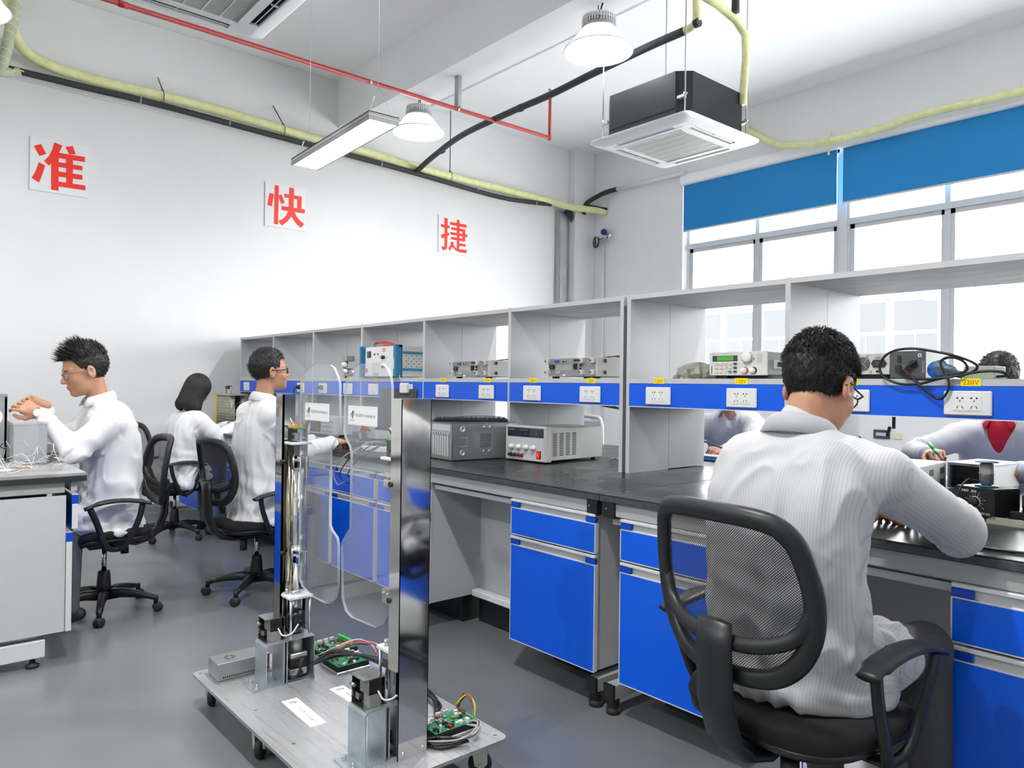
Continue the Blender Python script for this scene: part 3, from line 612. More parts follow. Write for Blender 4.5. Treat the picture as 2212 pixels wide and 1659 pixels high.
cabinet(-2.610, 2.243, 'blue fronted cabinet standing left of the worktop joint')
cabinet(-1.945, 2.243, 'blue fronted cabinet just right of the worktop joint, behind the near chair', drawer_open=-.0)
cabinet(-.756, 2.243, 'blue fronted cabinet cut by the right edge of the photograph')
cabinet(-3.815, 2.243, 'blue fronted cabinet mostly hidden behind the near steel post')
cabinet(-4.385, 2.243, 'blue fronted cabinet seen through the right clear wing of the gate')
cabinet(-4.955, 2.243, 'blue fronted cabinet seen through the left clear wing of the gate')
cabinet(-6.28, 2.243, 'blue fronted cabinet beyond the seated man in glasses')
cabinet(-7.55, 2.243, 'blue fronted cabinet at the left wall end of the long bench')
cabinet(.4, 2.243, 'blue fronted cabinet beyond the right edge')
for x, n in ((-1.35, 'right'), (-3.6, 'middle'), (-5.6, 'far')): cabinet(x, 4.177, 'blue fronted cabinet on the window side of the bench, %s one' % n, -1)
def knee(x0, x1, label):
    k = thing('knee_panel', label, 'panel', ((x0+x1)/2, 3.19 if x0 > -2 else 2.59, 0), 0, 'grey panels closing the knee spaces'); h = (x1-x0)/2
    MB().box(-h, h, 0, .018, .15, .795, lam_grey_side).build('board', k); MB().box(-h, h, -.06, 0, .15, .185, white_metal, b=.004).build('ledge', k)
    MB().box(-h, h, -.004, .03, 0, .148, black_pl).build('toe_kick', k)
knee(-3.275, -2.615, 'grey knee space panel between the steel post and the first full blue cabinet')
knee(-1.405, -.765, 'grey knee space panel in the dark behind the near seated man')
knee(-5.74, -4.96, 'grey knee space panel by the man in glasses')
knee(-7.01, -6.29, 'grey knee space panel by the long haired woman')

# left desk: the end of another bench where the first man works
lw = mat('littered_grey_worktop', (.30, .30, .30), .3, noise=.25, nscale=6)
desk = thing('work_desk', 'grey desk with a black edged top at the left edge of the photo', 'desk', (-3.96, .76, 0))
w = MB(); w.box(-3.4, 0, -1.5, 0, ZT-.012, ZT, lw); w.box(-3.4, .002, -1.5, .002, ZT-.040, ZT-.012, mat('dark_edge_band', (.022, .025, .028), .4), b=.002); w.build('worktop', desk)
a = MB(); a.box(-3.3, -.02, -.06, -.035, .80, .846, frame_grey); a.box(-.05, -.02, -1.45, -.085, .795, .846, mat('desk_apron', (.36, .37, .35), .4), b=.002); a.build('apron', desk)
a = MB(); a.box(-.075, -.02, -1.4, -.155, .045, .125, alu, b=.003); a.build('foot_beam', desk)
for y in (-.20, -1.2):
    f = MB(); f.lathe([(.028, 0), (.028, .012), (.012, .02), (.012, .05)], black_soft, 14, Matrix.Translation((-.05, y, 0))); f.build('leveling_foot', desk)
dc = thing('pedestal_cabinet', 'grey sided cabinet with blue tipped handles under the left desk', 'cabinet', (-3.975, .698, 0), 0, 'blue fronted pedestal cabinets')
b = MB(); b.box(-.018, 0, -.52, -.018, .150, .782, lam_grey_lifted); b.box(-.53, -.512, -.52, -.018, .150, .782, lam_grey); b.box(-.512, -.018, -.52, -.03, .15, .168, lam_grey); b.box(-.512, -.018, -.52, -.50, .15, .78, lam_grey); b.build('body', dc)
for nm, z0, z1 in (('drawer', .625, .785), ('door', .15, .610)):
    dy = .022 if nm == 'drawer' else .0
    d = MB(); d.box(-.53, .004, dy-.014, dy+.006, z0, z1-.044, blue_lam); d.box(.0, .006, dy-.016, dy+.008, z0, z1-.044, alu); d = d.build(nm, dc)
    g = MB(); g.box(-.53, .004, dy-.016, dy+.010, z1-.012, z1, alu); g.box(-.53, .004, dy-.014, dy-.006, z1-.044, z1-.012, alu_grey); g.build('handle', d)
    MB().box(-.05, .007, dy-.018, dy+.010, z1-.044, z1-.002, blue_cap, b=.002).build('end_cap', d)

# ------------------------------------------------------------------ shelving over the bench
S0, S1 = 2.89, 3.53
def label_v(mb, x, s): 
    mb.box(x-.032, x+.032, S0-.0035, S0-.0022, 1.339, 1.366, sticker_yellow)
    write(mb, s, .050, face_T((x, S0-.0036, 1.352), (1, 0, 0), (0, 0, 1)), text_red, h=.016)
def socket(x, wide, parent, plug=None):
    z = 1.279 + (x+4)*-.0; s = MB(); w = .075 if wide else .072
    s.box(x-w, x+w, S0-.016, S0-.006, z-.043, z+.043, white_pl, b=.004)
    iw = .045 if wide else .030
    s.box(x-iw, x+iw, S0-.0175, S0-.016, z-.028, z+.030, paper, b=.0005)
    s = s.build('socket_plate', parent)
    k = MB()
    for c in ((-.022, .022) if wide else (0,)):
        cx = x+c
        for sx in (-1, 1):
            k.prism([(-.0045*sx, -.004), (-.0045*sx, .004), (.003*sx, 0)], .0176, .0180, hole_black, face_T((cx+sx*.010, S0, z+.018), (1, 0, 0), (0, 0, 1)))
            k.prism([(-.0012, -.0055), (.0012, -.0055), (.0012, .0055), (-.0012, .0055)], .0176, .0180, hole_black, face_T((cx+sx*.008, S0, z-.014), (math.cos(sx*.5), 0, math.sin(sx*.5)), (-math.sin(sx*.5), 0, math.cos(sx*.5))))
        k.prism([(-.0012, -.004), (.0012, -.004), (.0012, .004), (-.0012, .004)], .0176, .0180, hole_black, face_T((cx, S0, z+.008), (1, 0, 0), (0, 0, 1)))
    k.prism([(-iw+.002, -.0006), (iw-.002, -.0006), (iw-.002, .0006), (-iw+.002, .0006)], .0176, .0178, grey_pl, face_T((x, S0, z-.024), (1, 0, 0), (0, 0, 1)))
    k.build('socket_holes', s)
def shelving(name_lab, xs, socks, labs):
    r = thing('shelving_unit', name_lab, 'shelf', (0, 0, 0))
    for i, x in enumerate(xs):
        d = MB(); t = .011
        d.box(x-t, x+t, S0, 3.209, ZT, 1.787, lam_grey); d.box(x-t, x+t, 3.211, S1, ZT+.004, 1.787, lam_grey); d.box(x-t-.0005, x+t+.0005, S0-.0015, S0, ZT, 1.788, lam_grey_side); d.build('divider', r)
    for a, b in zip(xs[:-1], xs[1:]):
        t = MB(); t.box(a+.011, b-.011, S0+.001, S1, 1.764, 1.784, lam_stain); t.box(a+.011, b-.011, S0-.0005, S0+.001, 1.762, 1.785, lam_grey_side); t.build('top_board', r)
        t = MB(); t.box(a+.011, b-.011, S0-.001, S1, 1.340, 1.364, lam_grey_side); t.build('shelf_board', r)
        t = MB(); t.box(a+.011, b-.011, S0-.006, S0+.055, 1.226, 1.338, blue_lam); t.box(a+.011, b-.011, S0-.007, S0+.056, 1.222, 1.226, alu); t.build('power_strip', r)
        t = MB(); t.box(a+.011, b-.011, S1-.055, S1+.006, 1.222, 1.338, blue_lam); t.build('power_strip', r)
    for x, w in socks: socket(x, w, r)
    for x, s in labs:
        l = MB(); label_v(l, x, s); l.build('voltage_label', r)
    return r
shelving('long grey shelving unit on the left bench, seven bays with a blue socket strip', [-7.725, -6.89, -6.035, -5.187, -4.315, -3.398, -2.513],
    [(-7.526, 0), (-6.253, 0), (-5.82, 0), (-5.382, 0), (-4.98, 0), (-4.506, 0), (-4.073, 1), (-3.602, 1), (-3.179, 1), (-2.721, 1)],
    [(-7.528, '220V'), (-6.255, '220V'), (-5.822, '240V'), (-5.383, '220V'), (-4.981, '240V'), (-4.073, '240V'), (-3.603, '220V'), (-3.180, '240V'), (-2.722, '220V')])
shelving('grey shelving unit on the right bench in front of the window', [-2.467, -1.605, -.735, .12, .98, 1.58],
    [(-2.269, 1), (-1.813, 1), (-1.335, 1), (-.926, 1), (-.45, 1)], [(-2.271, '220V'), (-1.819, '120V'), (-1.34, '240V'), (-.919, '220V')])
# plates on the window wall
pv = MB(); pv.box(-3.56, -3.39, YW-.02, YW-.001, .80, .895, mat('dark_breaker', (.05, .06, .07), .4), b=.004); pv.box(-3.53, -3.42, YW-.026, YW-.02, .83, .865, grey_pl); tag(pv.build('breaker_box'), 'small dark breaker box on the window wall under the sill', 'breaker')
pv = MB(); pv.box(-3.355, -3.26, YW-.012, YW-.001, .805, .87, mat('cream_plate', (.75, .68, .48), .5), b=.003); tag(pv.build('switch_plate'), 'cream switch plate right of the breaker box on the window wall', 'switch')
# ------------------------------------------------------------------ instruments on the shelf
ZS = 1.3645
FX = Matrix(((1, 0, 0, 0), (0, 0, -1, 0), (0, 1, 0, 0), (0, 0, 0, 1)))   # xy drawing -> x right, z up, facing -Y
def fT(x, y, z): return Matrix.Translation((x, y, z)) @ FX
def disc(mb, x, z, y, r, m, d=.002, n=16): mb.cyl((x, y, z), (x, y-d, z), r, m, n)
# blue framed rack instrument
t = thing('test_instrument', 'white fronted rack instrument with blue handles and frame on the shelf', 'instrument', (-5.13, 2.868, ZS))
b = MB(); b.box(.02, .53, .02, .42, .012, .235, grey_pl); b.build('case', t)
bluef = mat('steel_blue_frame', (.03, .19, .36), .4)
p = MB(); p.box(.05, .46, -.003, .02, .014, .236, white_pl)
p.box(.075, .135, -.005, -.003, .155, .205, dark_grey_pl); p.box(.08, .108, -.006, -.005, .16, .20, mat('dim_screen', (.10, .12, .13), .2))
for x, m_ in ((.19, text_dark), (.24, red_pl)): disc(p, x, .18, -.003, .007, m_, .006)
p.box(.30, .345, -.0045, -.003, .195, .225, mat('pink_label', (.8, .35, .33), .5)); p.box(.15, .27, -.0045, -.003, .03, .12, mat('pale_label', (.70, .71, .71), .5)); p.box(.17, .25, -.005, -.0045, .02, .04, grey_pl)
for x, m_ in ((.295, mat('amber_button', (.75, .5, .02), .4)), (.312, text_dark), (.330, green_pl)): p.box(x-.008, x+.008, -.008, -.003, .075, .095, m_)
p.box(.065, .082, -.008, -.003, .045, .072, red_pl); p.build('front_panel', t)
k = MB(); k.cyl((.325, -.003, .155), (.325, -.028, .155), .013, text_dark, 12); k.cyl((.325, -.028, .155), (.325, -.036, .155), .009, steel, 12); k.build('knob', t)
for xa, xb in ((0, .05), (.46, .53)):
    h = MB(); h.box(xa, xb, -.006, .03, .008, .030, bluef, b=.003); h.box(xa, xb, -.006, .03, .222, .244, bluef, b=.003)
    o = xa if xa == 0 else xb-.022; h.box(o, o+.022, -.03, .03, .008, .244, bluef, b=.004)
    if xa: h.box(xa, xa+.018, -.008, .0, .15, .24, bluef, b=.002); h.box(xa, xa+.02, -.008, 0, .01, .07, bluef, b=.002)
    h.build('handle', t)
s = MB(); s.box(.529, .534, .03, .42, .178, .196, bluef); s.box(.529, .534, .03, .42, .055, .073, bluef); s.build('side_rail', t)
s = MB()
for i in range(8):
    for j in range(5): s.cyl((.530, .06+i*.045 + (j % 2)*.02, .085+j*.02), (.5312, .06+i*.045+(j % 2)*.02, .085+j*.02), .004, hole_black, 6)
s.build('vent_holes', t)
w = MB(); w.tube(bez([(.08, .06, .245), (.15, .02, .26), (.25, .05, .275), (.33, .1, .25), (.28, .12, .246), (.14, .1, .25)], 5), .006, mat('red_cable', (.5, .05, .04), .5), 6); w.tube(bez([(.10, .04, .25), (.2, .0, .27), (.3, .03, .26), (.38, .08, .246)], 5), .006, MATS['red_cable'], 6)
tag(w.build('red_cable', None, (-5.13, 2.87, ZS)), 'red cable coiled on top of the blue framed instrument', 'cable')
# small device to its left
t = thing('small_device', 'small grey device with round fittings left of the blue framed instrument', 'device', (-5.62, 2.97, ZS))
b = MB(); b.box(.08, .30, .05, .25, 0, .20, instr_grey, b=.003); b.build('case', t)
b = MB(); b.box(0, .07, -.02, .06, .14, .185, galv, b=.004); b.cyl((.04, .0, .0), (.04, .0, .14), .014, brass); b.cyl((.04, -.04, .05), (.04, .05, .05), .035, steel, 16); b.ball((.04, -.02, .11), .026, white_pl); b.build('valve', t)
tag(MB().box(-6.23, -6.10, 3.0, 3.2, ZS, ZS+.215, grey_pl, b=.004).build('carton'), 'plain pale upright box on the shelf behind the man in glasses', 'box')
# two grey instruments showing their backs
def back_inst(loc, label):
    t = thing('test_instrument', label, 'instrument', loc, 0, 'grey instruments with their backs to the aisle'); t.scale = (.96, 1, 1.16)
    c = MB(); c.box(0, .40, 0, .34, .010, .100, instr_grey, b=.002)
    for x in (.03, .36): c.box(x-.015, x+.015, .02, .05, 0, .010, black_soft); c.box(x-.015, x+.015, .28, .31, 0, .010, black_soft)
    c.build('case', t)
    p = MB(); gp = mat('back_panel_grey', (.30, .305, .30), .45, metal=.3); p.box(.012, .388, -.003, 0, .014, .098, gp)
    p.box(.06, .095, -.010, -.003, .075, .090, mat('blue_vga', (.02, .08, .4), .4)); p.box(.055, .10, -.006, -.003, .073, .092, steel)
    p.box(.125, .150, -.010, -.003, .074, .090, steel); p.box(.13, .145, -.0105, -.010, .077, .087, hole_black)
    p.prism([(.025, .045), (.055, .045), (.062, .055), (.055, .068), (.025, .068), (.018, .055)], .003, .012, text_dark, FX); p.box(.030, .052, -.0135, -.012, .050, .062, dark_grey_pl)
    p.box(.075, .115, -.008, -.003, .025, .035, steel); p.box(.22, .245, -.010, -.003, .045, .072, text_dark); p.box(.225, .24, -.0105, -.010, .05, .067, hole_black)
    p.box(.215, .26, -.004, -.003, .082, .092, text_dark); p.box(.13, .15, -.006, -.003, .012, .02, paper)
    for i in range(4): p.cyl((.275, -.003, .03+i*.017), (.275, -.010, .03+i*.017), .005, text_dark, 8)
    for i in range(7): p.box(.07+.0, .20, -.0034, -.003, .04+i*.004, .0415+i*.004, grey_pl)
    p.build('rear_panel', t)
    for x in (.005, .29, .375):
        for z in (.03, .085):
            f = MB(); f.box(x-.012, x+.018, -.022, -.001, z-.012, z+.012, instr_grey, b=.002); f.cyl((x-.006, -.022, z), (x-.006, -.026, z), .004, text_dark, 8); f.build('stand_off', t)
    s = MB()
    for y, z in ((.06, .085), (.06, .03)): s.cyl((.400, y, z), (.407, y, z), .009, text_dark, 12)
    s.build('side_screw', t)
    w = MB(); bc = mat('brown_cable', (.12, .06, .02), .5); w.tube(bez([(.25, .02, .103), (.33, .1, .115), (.38, .2, .13), (.33, .3, .112)], 5), .0035, bc, 6); w.tube(bez([(.27, .05, .103), (.36, .16, .125), (.38, .28, .105)], 5), .003, bc, 6)
    tag(w.build('loose_cable', None, loc), 'thin brown cable lying on the ' + ('left' if loc[0] < -3.5 else 'right') + ' one of the two backwards grey instruments', 'cable')
back_inst((-4.06, 2.955, ZS), 'grey instrument seen from the back, left one of the two')
back_inst((-3.125, 2.955, ZS), 'grey instrument seen from the back, in the bay left of the divider joint')
# programmable load with a green display
t = thing('electronic_load', 'pale bench instrument with green display, keypad and white knobs on the shelf', 'instrument', (-2.035, 2.965, ZS), math.radians(1))
c = MB(); c.box(0, .295, .004, .36, .018, .120, instr_grey, b=.002); c.box(.02, .08, .02, .06, 0, .018, black_soft); c.box(.22, .28, .02, .06, 0, .018, black_soft); c.box(.02, .28, .06, .3, .004, .018, dark_grey_pl); c.build('case', t)
p = MB(); p.box(.0, .295, -.006, .004, .015, .123, mat('cream_panel', (.66, .66, .61), .4), b=.003)
p.box(.018, .148, -.0075, -.006, .080, .106, dark_grey_pl); p.box(.044, .128, -.0085, -.0075, .083, .103, mat('green_lcd', (.08, .32, .04), .25, emit=(.1, .55, .05), estr=.25))
write(p, '0.0000V  0.0000A', .07, fT(.086, -.0087, .097), mat('lcd_text', (.02, .12, .02), .5), h=.005); write(p, '0.000W   CC', .06, fT(.083, -.0087, .089), MATS['lcd_text'], h=.004)
write(p, 'ARRAY', .030, fT(.030, -.0062, .114), text_red, h=.005); write(p, 'DC ELECTRONIC LOAD', .07, fT(.09, -.0062, .115), text_dark, h=.003)
p.box(.245, .27, -.0066, -.006, .07, .112, grey_pl)
for i in range(4):
    for j in range(3): p.box(.033+i*.024, .048+i*.024, -.011, -.006, .028+j*.018, .037+j*.018, mat('cream_key', (.62, .60, .48), .5))
for j in range(3): p.box(.130, .145, -.011, -.006, .028+j*.018, .037+j*.018, dark_grey_pl)
p.box(.105, .12, -.012, -.0105, .028, .037, mat('blue_key', (.02, .25, .5), .5)); p.box(.012, .016, -.0062, -.006, .02, .06, text_dark)
for a in range(10): an = PI*.95+a*.35; p.box(.200+.031*math.cos(an)-.003, .200+.031*math.cos(an)+.003, -.0085, -.006, .095+.031*math.sin(an)*.7-.002, .095+.031*math.sin(an)*.7+.002, brass)
p.build('front_panel', t)
k = MB(); k.lathe([(.024, 0), (.023, .018), (.018, .020), (.002, .020)], white_pl, 24, fT(.200, -.006, .098)); k.build('rotary_knob', t)
for x, m_ in ((.185, red_pl), (.228, text_dark)):
    k = MB(); k.lathe([(.013, 0), (.014, .012), (.010, .024), (.002, .026)], white_pl, 16, fT(x, -.006, .036)); k.lathe([(.015, 0), (.015, .002), (.002, .002)], m_, 16, fT(x+.003, -.0061, .038)); k.build('terminal', t)
s = MB(); s.box(.295, .302, .05, .34, .045, .085, alu, b=.002); s.box(.3015, .303, .07, .32, .055, .075, hole_black); s.build('side_handle', t)
# plastic bag
g = MB(); random.seed(3)
pts = []
import random as _r
bagm = mat('crumpled_grey_bag', (.30, .30, .24), .35, bump=.8, bscale=35, noise=.25, nscale=20)
prof = [(.001, .0), (.055, .0), (.075, .02), (.07, .045), (.045, .065), (.02, .07), (.001, .072)]
n = 26; vs = []; fs = []
for r_, z in prof:
    for i in range(n): a = 2*PI*i/n; q = r_*(1+.22*math.sin(5*a+z*60)+.12*math.sin(11*a)); vs.append((q*math.cos(a)*1.15, q*math.sin(a), z*(1+.15*math.sin(4*a))))
for j in range(len(prof)-1):
    for i in range(n): fs.append((j*n+i, j*n+(i+1) % n, (j+1)*n+(i+1) % n, (j+1)*n+i))
g.add(vs, fs, bagm, False); g.tube(bez([(-.06, 0, .02), (-.10, -.01, .03), (-.13, .01, .008), (-.15, 0, .012)], 3), [.02]*4+[.014]*3+[.01]*3, bagm, 7)
tag(g.build('plastic_bag', None, (-2.145, 3.03, ZS)), 'crumpled grey plastic bag beside the green display instrument', 'bag')
# fan-backed supply
t = thing('power_supply', 'small grey power supply with a round fan on the shelf by the near head', 'power supply', (-1.475, 2.968, ZS))
c = MB(); c.box(0, .25, 0, .28, .018, .100, instr_grey, b=.002); c.box(.02, .23, .02, .26, 0, .018, black_soft); c.build('case', t)
p = MB()
for r_ in (.026, .021, .016, .011, .006): p.tube([(.148+r_*math.cos(a), -.004, .060+r_*math.sin(a)) for a in [i*PI/12 for i in range(24)]], .0011, steel, 5, close=True)
for k_ in range(4): a = PI/4+k_*PI/2; p.tube([(.148, -.004, .06), (.148+.030*math.cos(a), -.004, .06+.030*math.sin(a))], .0011, steel, 5)
p.build('fan_guard', t)
p = MB(); disc(p, .148, .060, .0, .028, hole_black, .001, 20); p.build('fan', t)
p = MB(); p.prism([(.190, .045), (.23, .045), (.240, .060), (.23, .075), (.190, .075), (.180, .060)], 0, .004, text_dark, FX); p.box(.200, .222, -.008, -.004, .052, .070, dark_grey_pl); p.box(.195, .215, -.006, 0, .084, .094, steel); p.box(.20, .215, -.005, 0, .026, .034, text_dark)
for x in (.115, .165, .118, .178): p.cyl((x, 0, .03 if x in (.115, .178) else .092), (x, -.006, .03 if x in (.115, .178) else .092), .004, steel, 8)
p.build('power_inlet', t)
# dark transformer box with a rotary switch
t = thing('transformer_box', 'dark grey box with a black rotary handle and red switch on the shelf', 'transformer', (-1.222, 2.965, ZS), math.radians(-1))
dgm = mat('dark_grey_box', (.085, .09, .092), .45)
c = MB(); c.box(0, .128, 0, .22, .003, .106, dgm, b=.002); c.build('case', t)
p = MB(); p.box(.028, .040, -.004, 0, .062, .088, text_dark); p.box(.022, .042, -.008, 0, .025, .052, text_dark); p.box(.048, .066, -.006, 0, .012, .028, text_dark)
write(p, 'OUTPUT', .012, fT(.05, -.0005, .05), text_white, h=.0025); write(p, '0V', .006, fT(.083, -.0005, .018), text_white)
p.box(.101, .113, -.0008, 0, .083, .095, text_white); p.box(.104, .110, -.001, 0, .086, .092, dgm)
for i in range(2): write(p, 'ISOLATION TRANSFORMER', .045, face_T((.118+i*.005, -.0008, .045), (0, 0, -1), (1, 0, 0)), text_white, h=.0025)
disc(p, .105, .020, 0, .003, red_pl, .002, 8); p.build('front_fittings', t)
k = MB(); k.cyl((.085, 0, .056), (.085, -.012, .056), .014, text_dark, 16); k.box(-.004, .004, -.02, -.008, -.022, .022, text_dark, T=Matrix.Translation((.085, -.004, .056)) @ Matrix.Rotation(1.0, 4, 'Y'), b=.002); k.build('rotary_handle', t)
MB().box(.062, .080, -.009, 0, .014, .026, red_pl, b=.002).build('red_switch', t)
# blue tape roll, pale green box
bt = MB(); blu = mat('bright_blue_film', (.0, .12, .55), .25, bump=.5, bscale=60)
bt.ball((0, 0, .033), .033, blu, 16, (1, .9, 1)); bt.tube(bez([(0, 0, .04), (.03, -.01, .035), (.065, -.01, .02), (.09, 0, .012)], 4), [.03]*4+[.022]*4+[.014]*4+[.008], mat('grey_blue_film', (.12, .18, .25), .4), 8)
tag(bt.build('tape_roll', None, (-1.05, 2.95, ZS)), 'bright blue film roll tangled in black cable on the shelf', 'tape')
gb = MB(); gb.box(0, .10, 0, .12, 0, .047, mat('pale_green_box', (.38, .44, .32), .5), b=.003); tag(gb.build('small_box', None, (-.972, 2.975, ZS)), 'small pale green box on the shelf at the right edge', 'box')
# black cable loop draped over the socket strip
cl = MB(); y = 2.862
cl.tube(bez([(-1.17, 2.95, ZS+.03), (-1.16, 2.90, 1.385), (-1.12, 2.875, 1.366), (-1.05, 2.86, 1.362), (-.97, 2.868, 1.372), (-.92, 2.885, 1.385), (-.90, 2.885, 1.41), (-.95, 2.87, 1.44), (-1.03, 2.862, 1.462), (-1.11, 2.86, 1.474), (-1.18, 2.86, 1.462), (-1.215, 2.86, 1.42), (-1.205, 2.86, 1.375), (-1.15, 2.86, 1.347), (-1.08, 2.86, 1.345), (-1.02, 2.866, 1.362), (-.95, 2.88, 1.378), (-.88, 2.885, 1.39), (-.83, 2.89, 1.388), (-.815, 2.90, 1.376), (-.85, 2.92, 1.372)], 6), .0048, cable_black, 8)
cl.tube(bez([(-1.155, 2.96, ZS+.035), (-1.14, 2.90, 1.40), (-1.10, 2.862, 1.368), (-1.05, 2.86, 1.318), (-1.01, 2.86, 1.292), (-.985, 2.86, 1.315), (-.98, 2.862, 1.352), (-1.00, 2.87, 1.392), (-1.01, 2.87, 1.425), (-.98, 2.87, 1.44), (-.94, 2.875, 1.425), (-.93, 2.88, 1.395), (-.98, 2.885, 1.378), (-1.01, 2.89, 1.40)], 6), .0048, cable_black, 8)
tag(cl.build('black_cable', None), 'black power cord looping over the blue socket strip at right', 'cable')

# ------------------------------------------------------------------ things on the worktop
# computer case
t = thing('computer_case', 'open grey computer case lying on the worktop, slots facing the aisle', 'computer', (-3.414, 2.485, ZT), math.radians(-4))
cg = mat('zinc_sheet', (.34, .37, .37), .32, metal=.6, noise=.06, nscale=14)
c = MB(); W, D, Hh = .42, .47, .215
c.box(-W, 0, .0, D, .004, .008, cg); c.box(-.004, 0, 0, D, .004, Hh, cg); c.box(-W, -W+.004, 0, D, .004, Hh, cg); c.box(-W, 0, D-.004, D, .004, Hh, cg); c.box(-W, 0, 0, .003, .004, Hh, cg); c.box(-.03, 0, 0, D, Hh-.004, Hh, cg); c.box(-W, 0, 0, .02, Hh-.004, Hh, cg); c.box(-W, -.03, .02, D, Hh-.03, Hh-.028, hole_black)
c.build('chassis', t)
s = MB()
for i in range(7): s.box(-.21+i*.026, -.192+i*.026, -.004, .0, .025, .145, alu_grey, b=.001)
s.box(-.215, -.02, -.010, 0, .150, .162, alu_grey); s.box(-.215, -.02, -.003, 0, .17, .205, alu_grey)
for i in range(6): s.cyl((-.19+i*.028, -.010, .156), (-.19+i*.028, -.0115, .156), .004, hole_black, 8)
s.build('slot_covers', t)
s = MB()
for y, z in ((.07, .045), (.07, .18), (.41, .05), (.41, .19)): s.lathe([(.018, 0), (.018, .003), (.012, .004), (.012, .002), (.002, .002)], alu_grey, 16, Matrix.Translation((0, y, z)) @ Matrix.Rotation(PI/2, 4, 'Y'))
for y, z in ((.22, .19), (.26, .19), (.22, .05), (.26, .05)): s.lathe([(.009, 0), (.009, .002), (.002, .003)], alu_grey, 12, Matrix.Translation((0, y, z)) @ Matrix.Rotation(PI/2, 4, 'Y'))
s.build('side_stud', t)
s = MB()
for i in range(7):
    for j in range(9): s.cyl((0, .195+i*.011+(j % 2)*.005, .075+j*.009), (.0006, .195+i*.011+(j % 2)*.005, .075+j*.009), .0035, hole_black, 6)
s.box(0, .0012, .05, .10, .08, .084, alu_grey); s.box(0, .0012, .05, .10, .13, .134, alu_grey); s.box(0, .0012, .1, .103, .08, .134, alu_grey); s.build('side_vent', t)
kb = thing('keyboard', 'black keyboard lying across the open computer case', 'keyboard', (-3.57, 2.74, ZT+.217), math.radians(52))
MB().box(-.22, .22, -.075, .075, 0, .016, black_pl, b=.004).build('base', kb)
k = MB()
for i in range(15):
    for j in range(5): k.box(-.21+i*.028, -.186+i*.028, -.066+j*.027, -.044+j*.027, .016, .023, dark_grey_pl, b=.002)
k.build('keys', kb)
k = MB(); k.tube(bez([(-.2, .08, .006), (-.1, .10, .02), (.05, .03, .03), (.18, -.02, .028)], 5), .002, cable_black, 6); k.build('cord', kb)
# bench power supply
t = thing('power_supply', 'grey bench power supply with four white knobs and a red switch', 'power supply', (-3.0, 2.838, ZT), math.radians(4))
W, D, Hh = .325, .50, .205
c = MB(); cgm = mat('warm_grey_case', (.44, .445, .42), .45); c.box(-W+.01, -.01, .03, D, .014, Hh-.008, cgm, b=.003)
for x in (-.28, -.04):
    for y in (.04, .45): c.cyl((x, y, 0), (x, y, .014), .014, black_soft, 12)
c.build('case', t)
p = MB(); fg = mat('front_bezel_grey', (.52, .52, .49), .45); p.box(-W, -W+.014, -.01, .035, .010, Hh, fg, b=.004); p.box(-.024, 0, -.01, .035, .010, Hh, fg, b=.004); p.box(-W, 0, -.01, .035, Hh-.012, Hh, fg, b=.003); p.box(-W, 0, -.01, .035, .008, .022, fg, b=.003)
p.box(-W+.012, -.022, -.004, .03, .02, Hh-.01, mat('cool_panel', (.56, .57, .57), .4)); p.box(-W+.014, -.024, -.006, -.004, Hh-.062, Hh-.014, mat('dark_display', (.008, .02, .025), .12, coat=.5))
write(p, 'UTP3705S', .045, fT(-W+.045, -.0065, Hh-.024), text_white, h=.005); write(p, 'DC POWER SUPPLY', .07, fT(-W+.14, -.0065, Hh-.024), grey_pl, h=.004); write(p, 'A', .006, fT(-W+.16, -.0065, Hh-.043), text_white); write(p, 'V', .006, fT(-W+.245, -.0065, Hh-.043), text_white)
for i in range(10): p.box(-.020, -.003, -.0112, -.010, .05+i*.010, .0535+i*.010, cgm)
for x in (-.27, -.10): p.box(x-.04, x+.045, -.0046, -.004, .110, .1108, grey_pl)
p.build('front_panel', t)
for i in range(4):
    k = MB(); k.lathe([(.016, 0), (.0155, .010), (.012, .012), (.012, .024), (.002, .025)], white_pl, 20, fT(-W+.052+i*.058, -.004, .083)); k.build('knob', t)
for i in range(4):
    k = MB(); k.lathe([(.010, 0), (.011, .006), (.008, .010), (.010, .022), (.002, .023)], text_dark if i < 2 else mat('brown_red_post', (.20, .03, .02), .35), 14, fT(-W+.045+i*.030, -.004, .038)); k.lathe([(.013, 0), (.013, .003), (.002, .003)], white_pl, 14, fT(-W+.045+i*.030, -.0041, .035)); k.build('binding_post', t)
k = MB(); k.box(-.080, -.046, -.007, -.004, .024, .068, text_dark); k.box(-.076, -.050, -.013, -.006, .028, .064, mat('lit_red_switch', (.8, .02, .01), .25, emit=(1, .02, .01), estr=.4), b=.002); k.box(-.065, -.061, -.0135, -.013, .040, .052, text_white); k.build('power_switch', t)
s = MB()
for j in range(4):
    for i in range(14): s.box(-.0102, -.0094, .055+j*.055, .091+j*.055, .040+i*.0095, .0445+i*.0095, hole_black)
s.build('side_vent', t)
# monitor
t = thing('monitor', 'switched off computer monitor with dark bezel in front of the man in glasses', 'monitor', (-4.60, 2.80, ZT), math.radians(3))
T = Matrix.Rotation(math.radians(-9), 4, 'X')
m_ = MB(); m_.box(-.225, .225, 0, .035, .10, .41, dark_grey_pl, T=T, b=.006); m_.build('housing', t)
m_ = MB(); m_.box(-.205, .205, -.002, 0, .150, .395, mat('screen_off', (.05, .055, .057), .35), T=T); m_.build('screen', t)
m_ = MB(); m_.box(-.02, .03, -.003, 0, .118, .130, mat('pale_badge', (.35, .5, .65), .4), T=T); m_.build('badge', t)
m_ = MB(); m_.box(-.03, .03, .03, .06, .01, .22, dark_grey_pl, b=.005); m_.box(-.11, .11, -.06, .12, 0, .012, dark_grey_pl, b=.005); m_.build('stand', t)
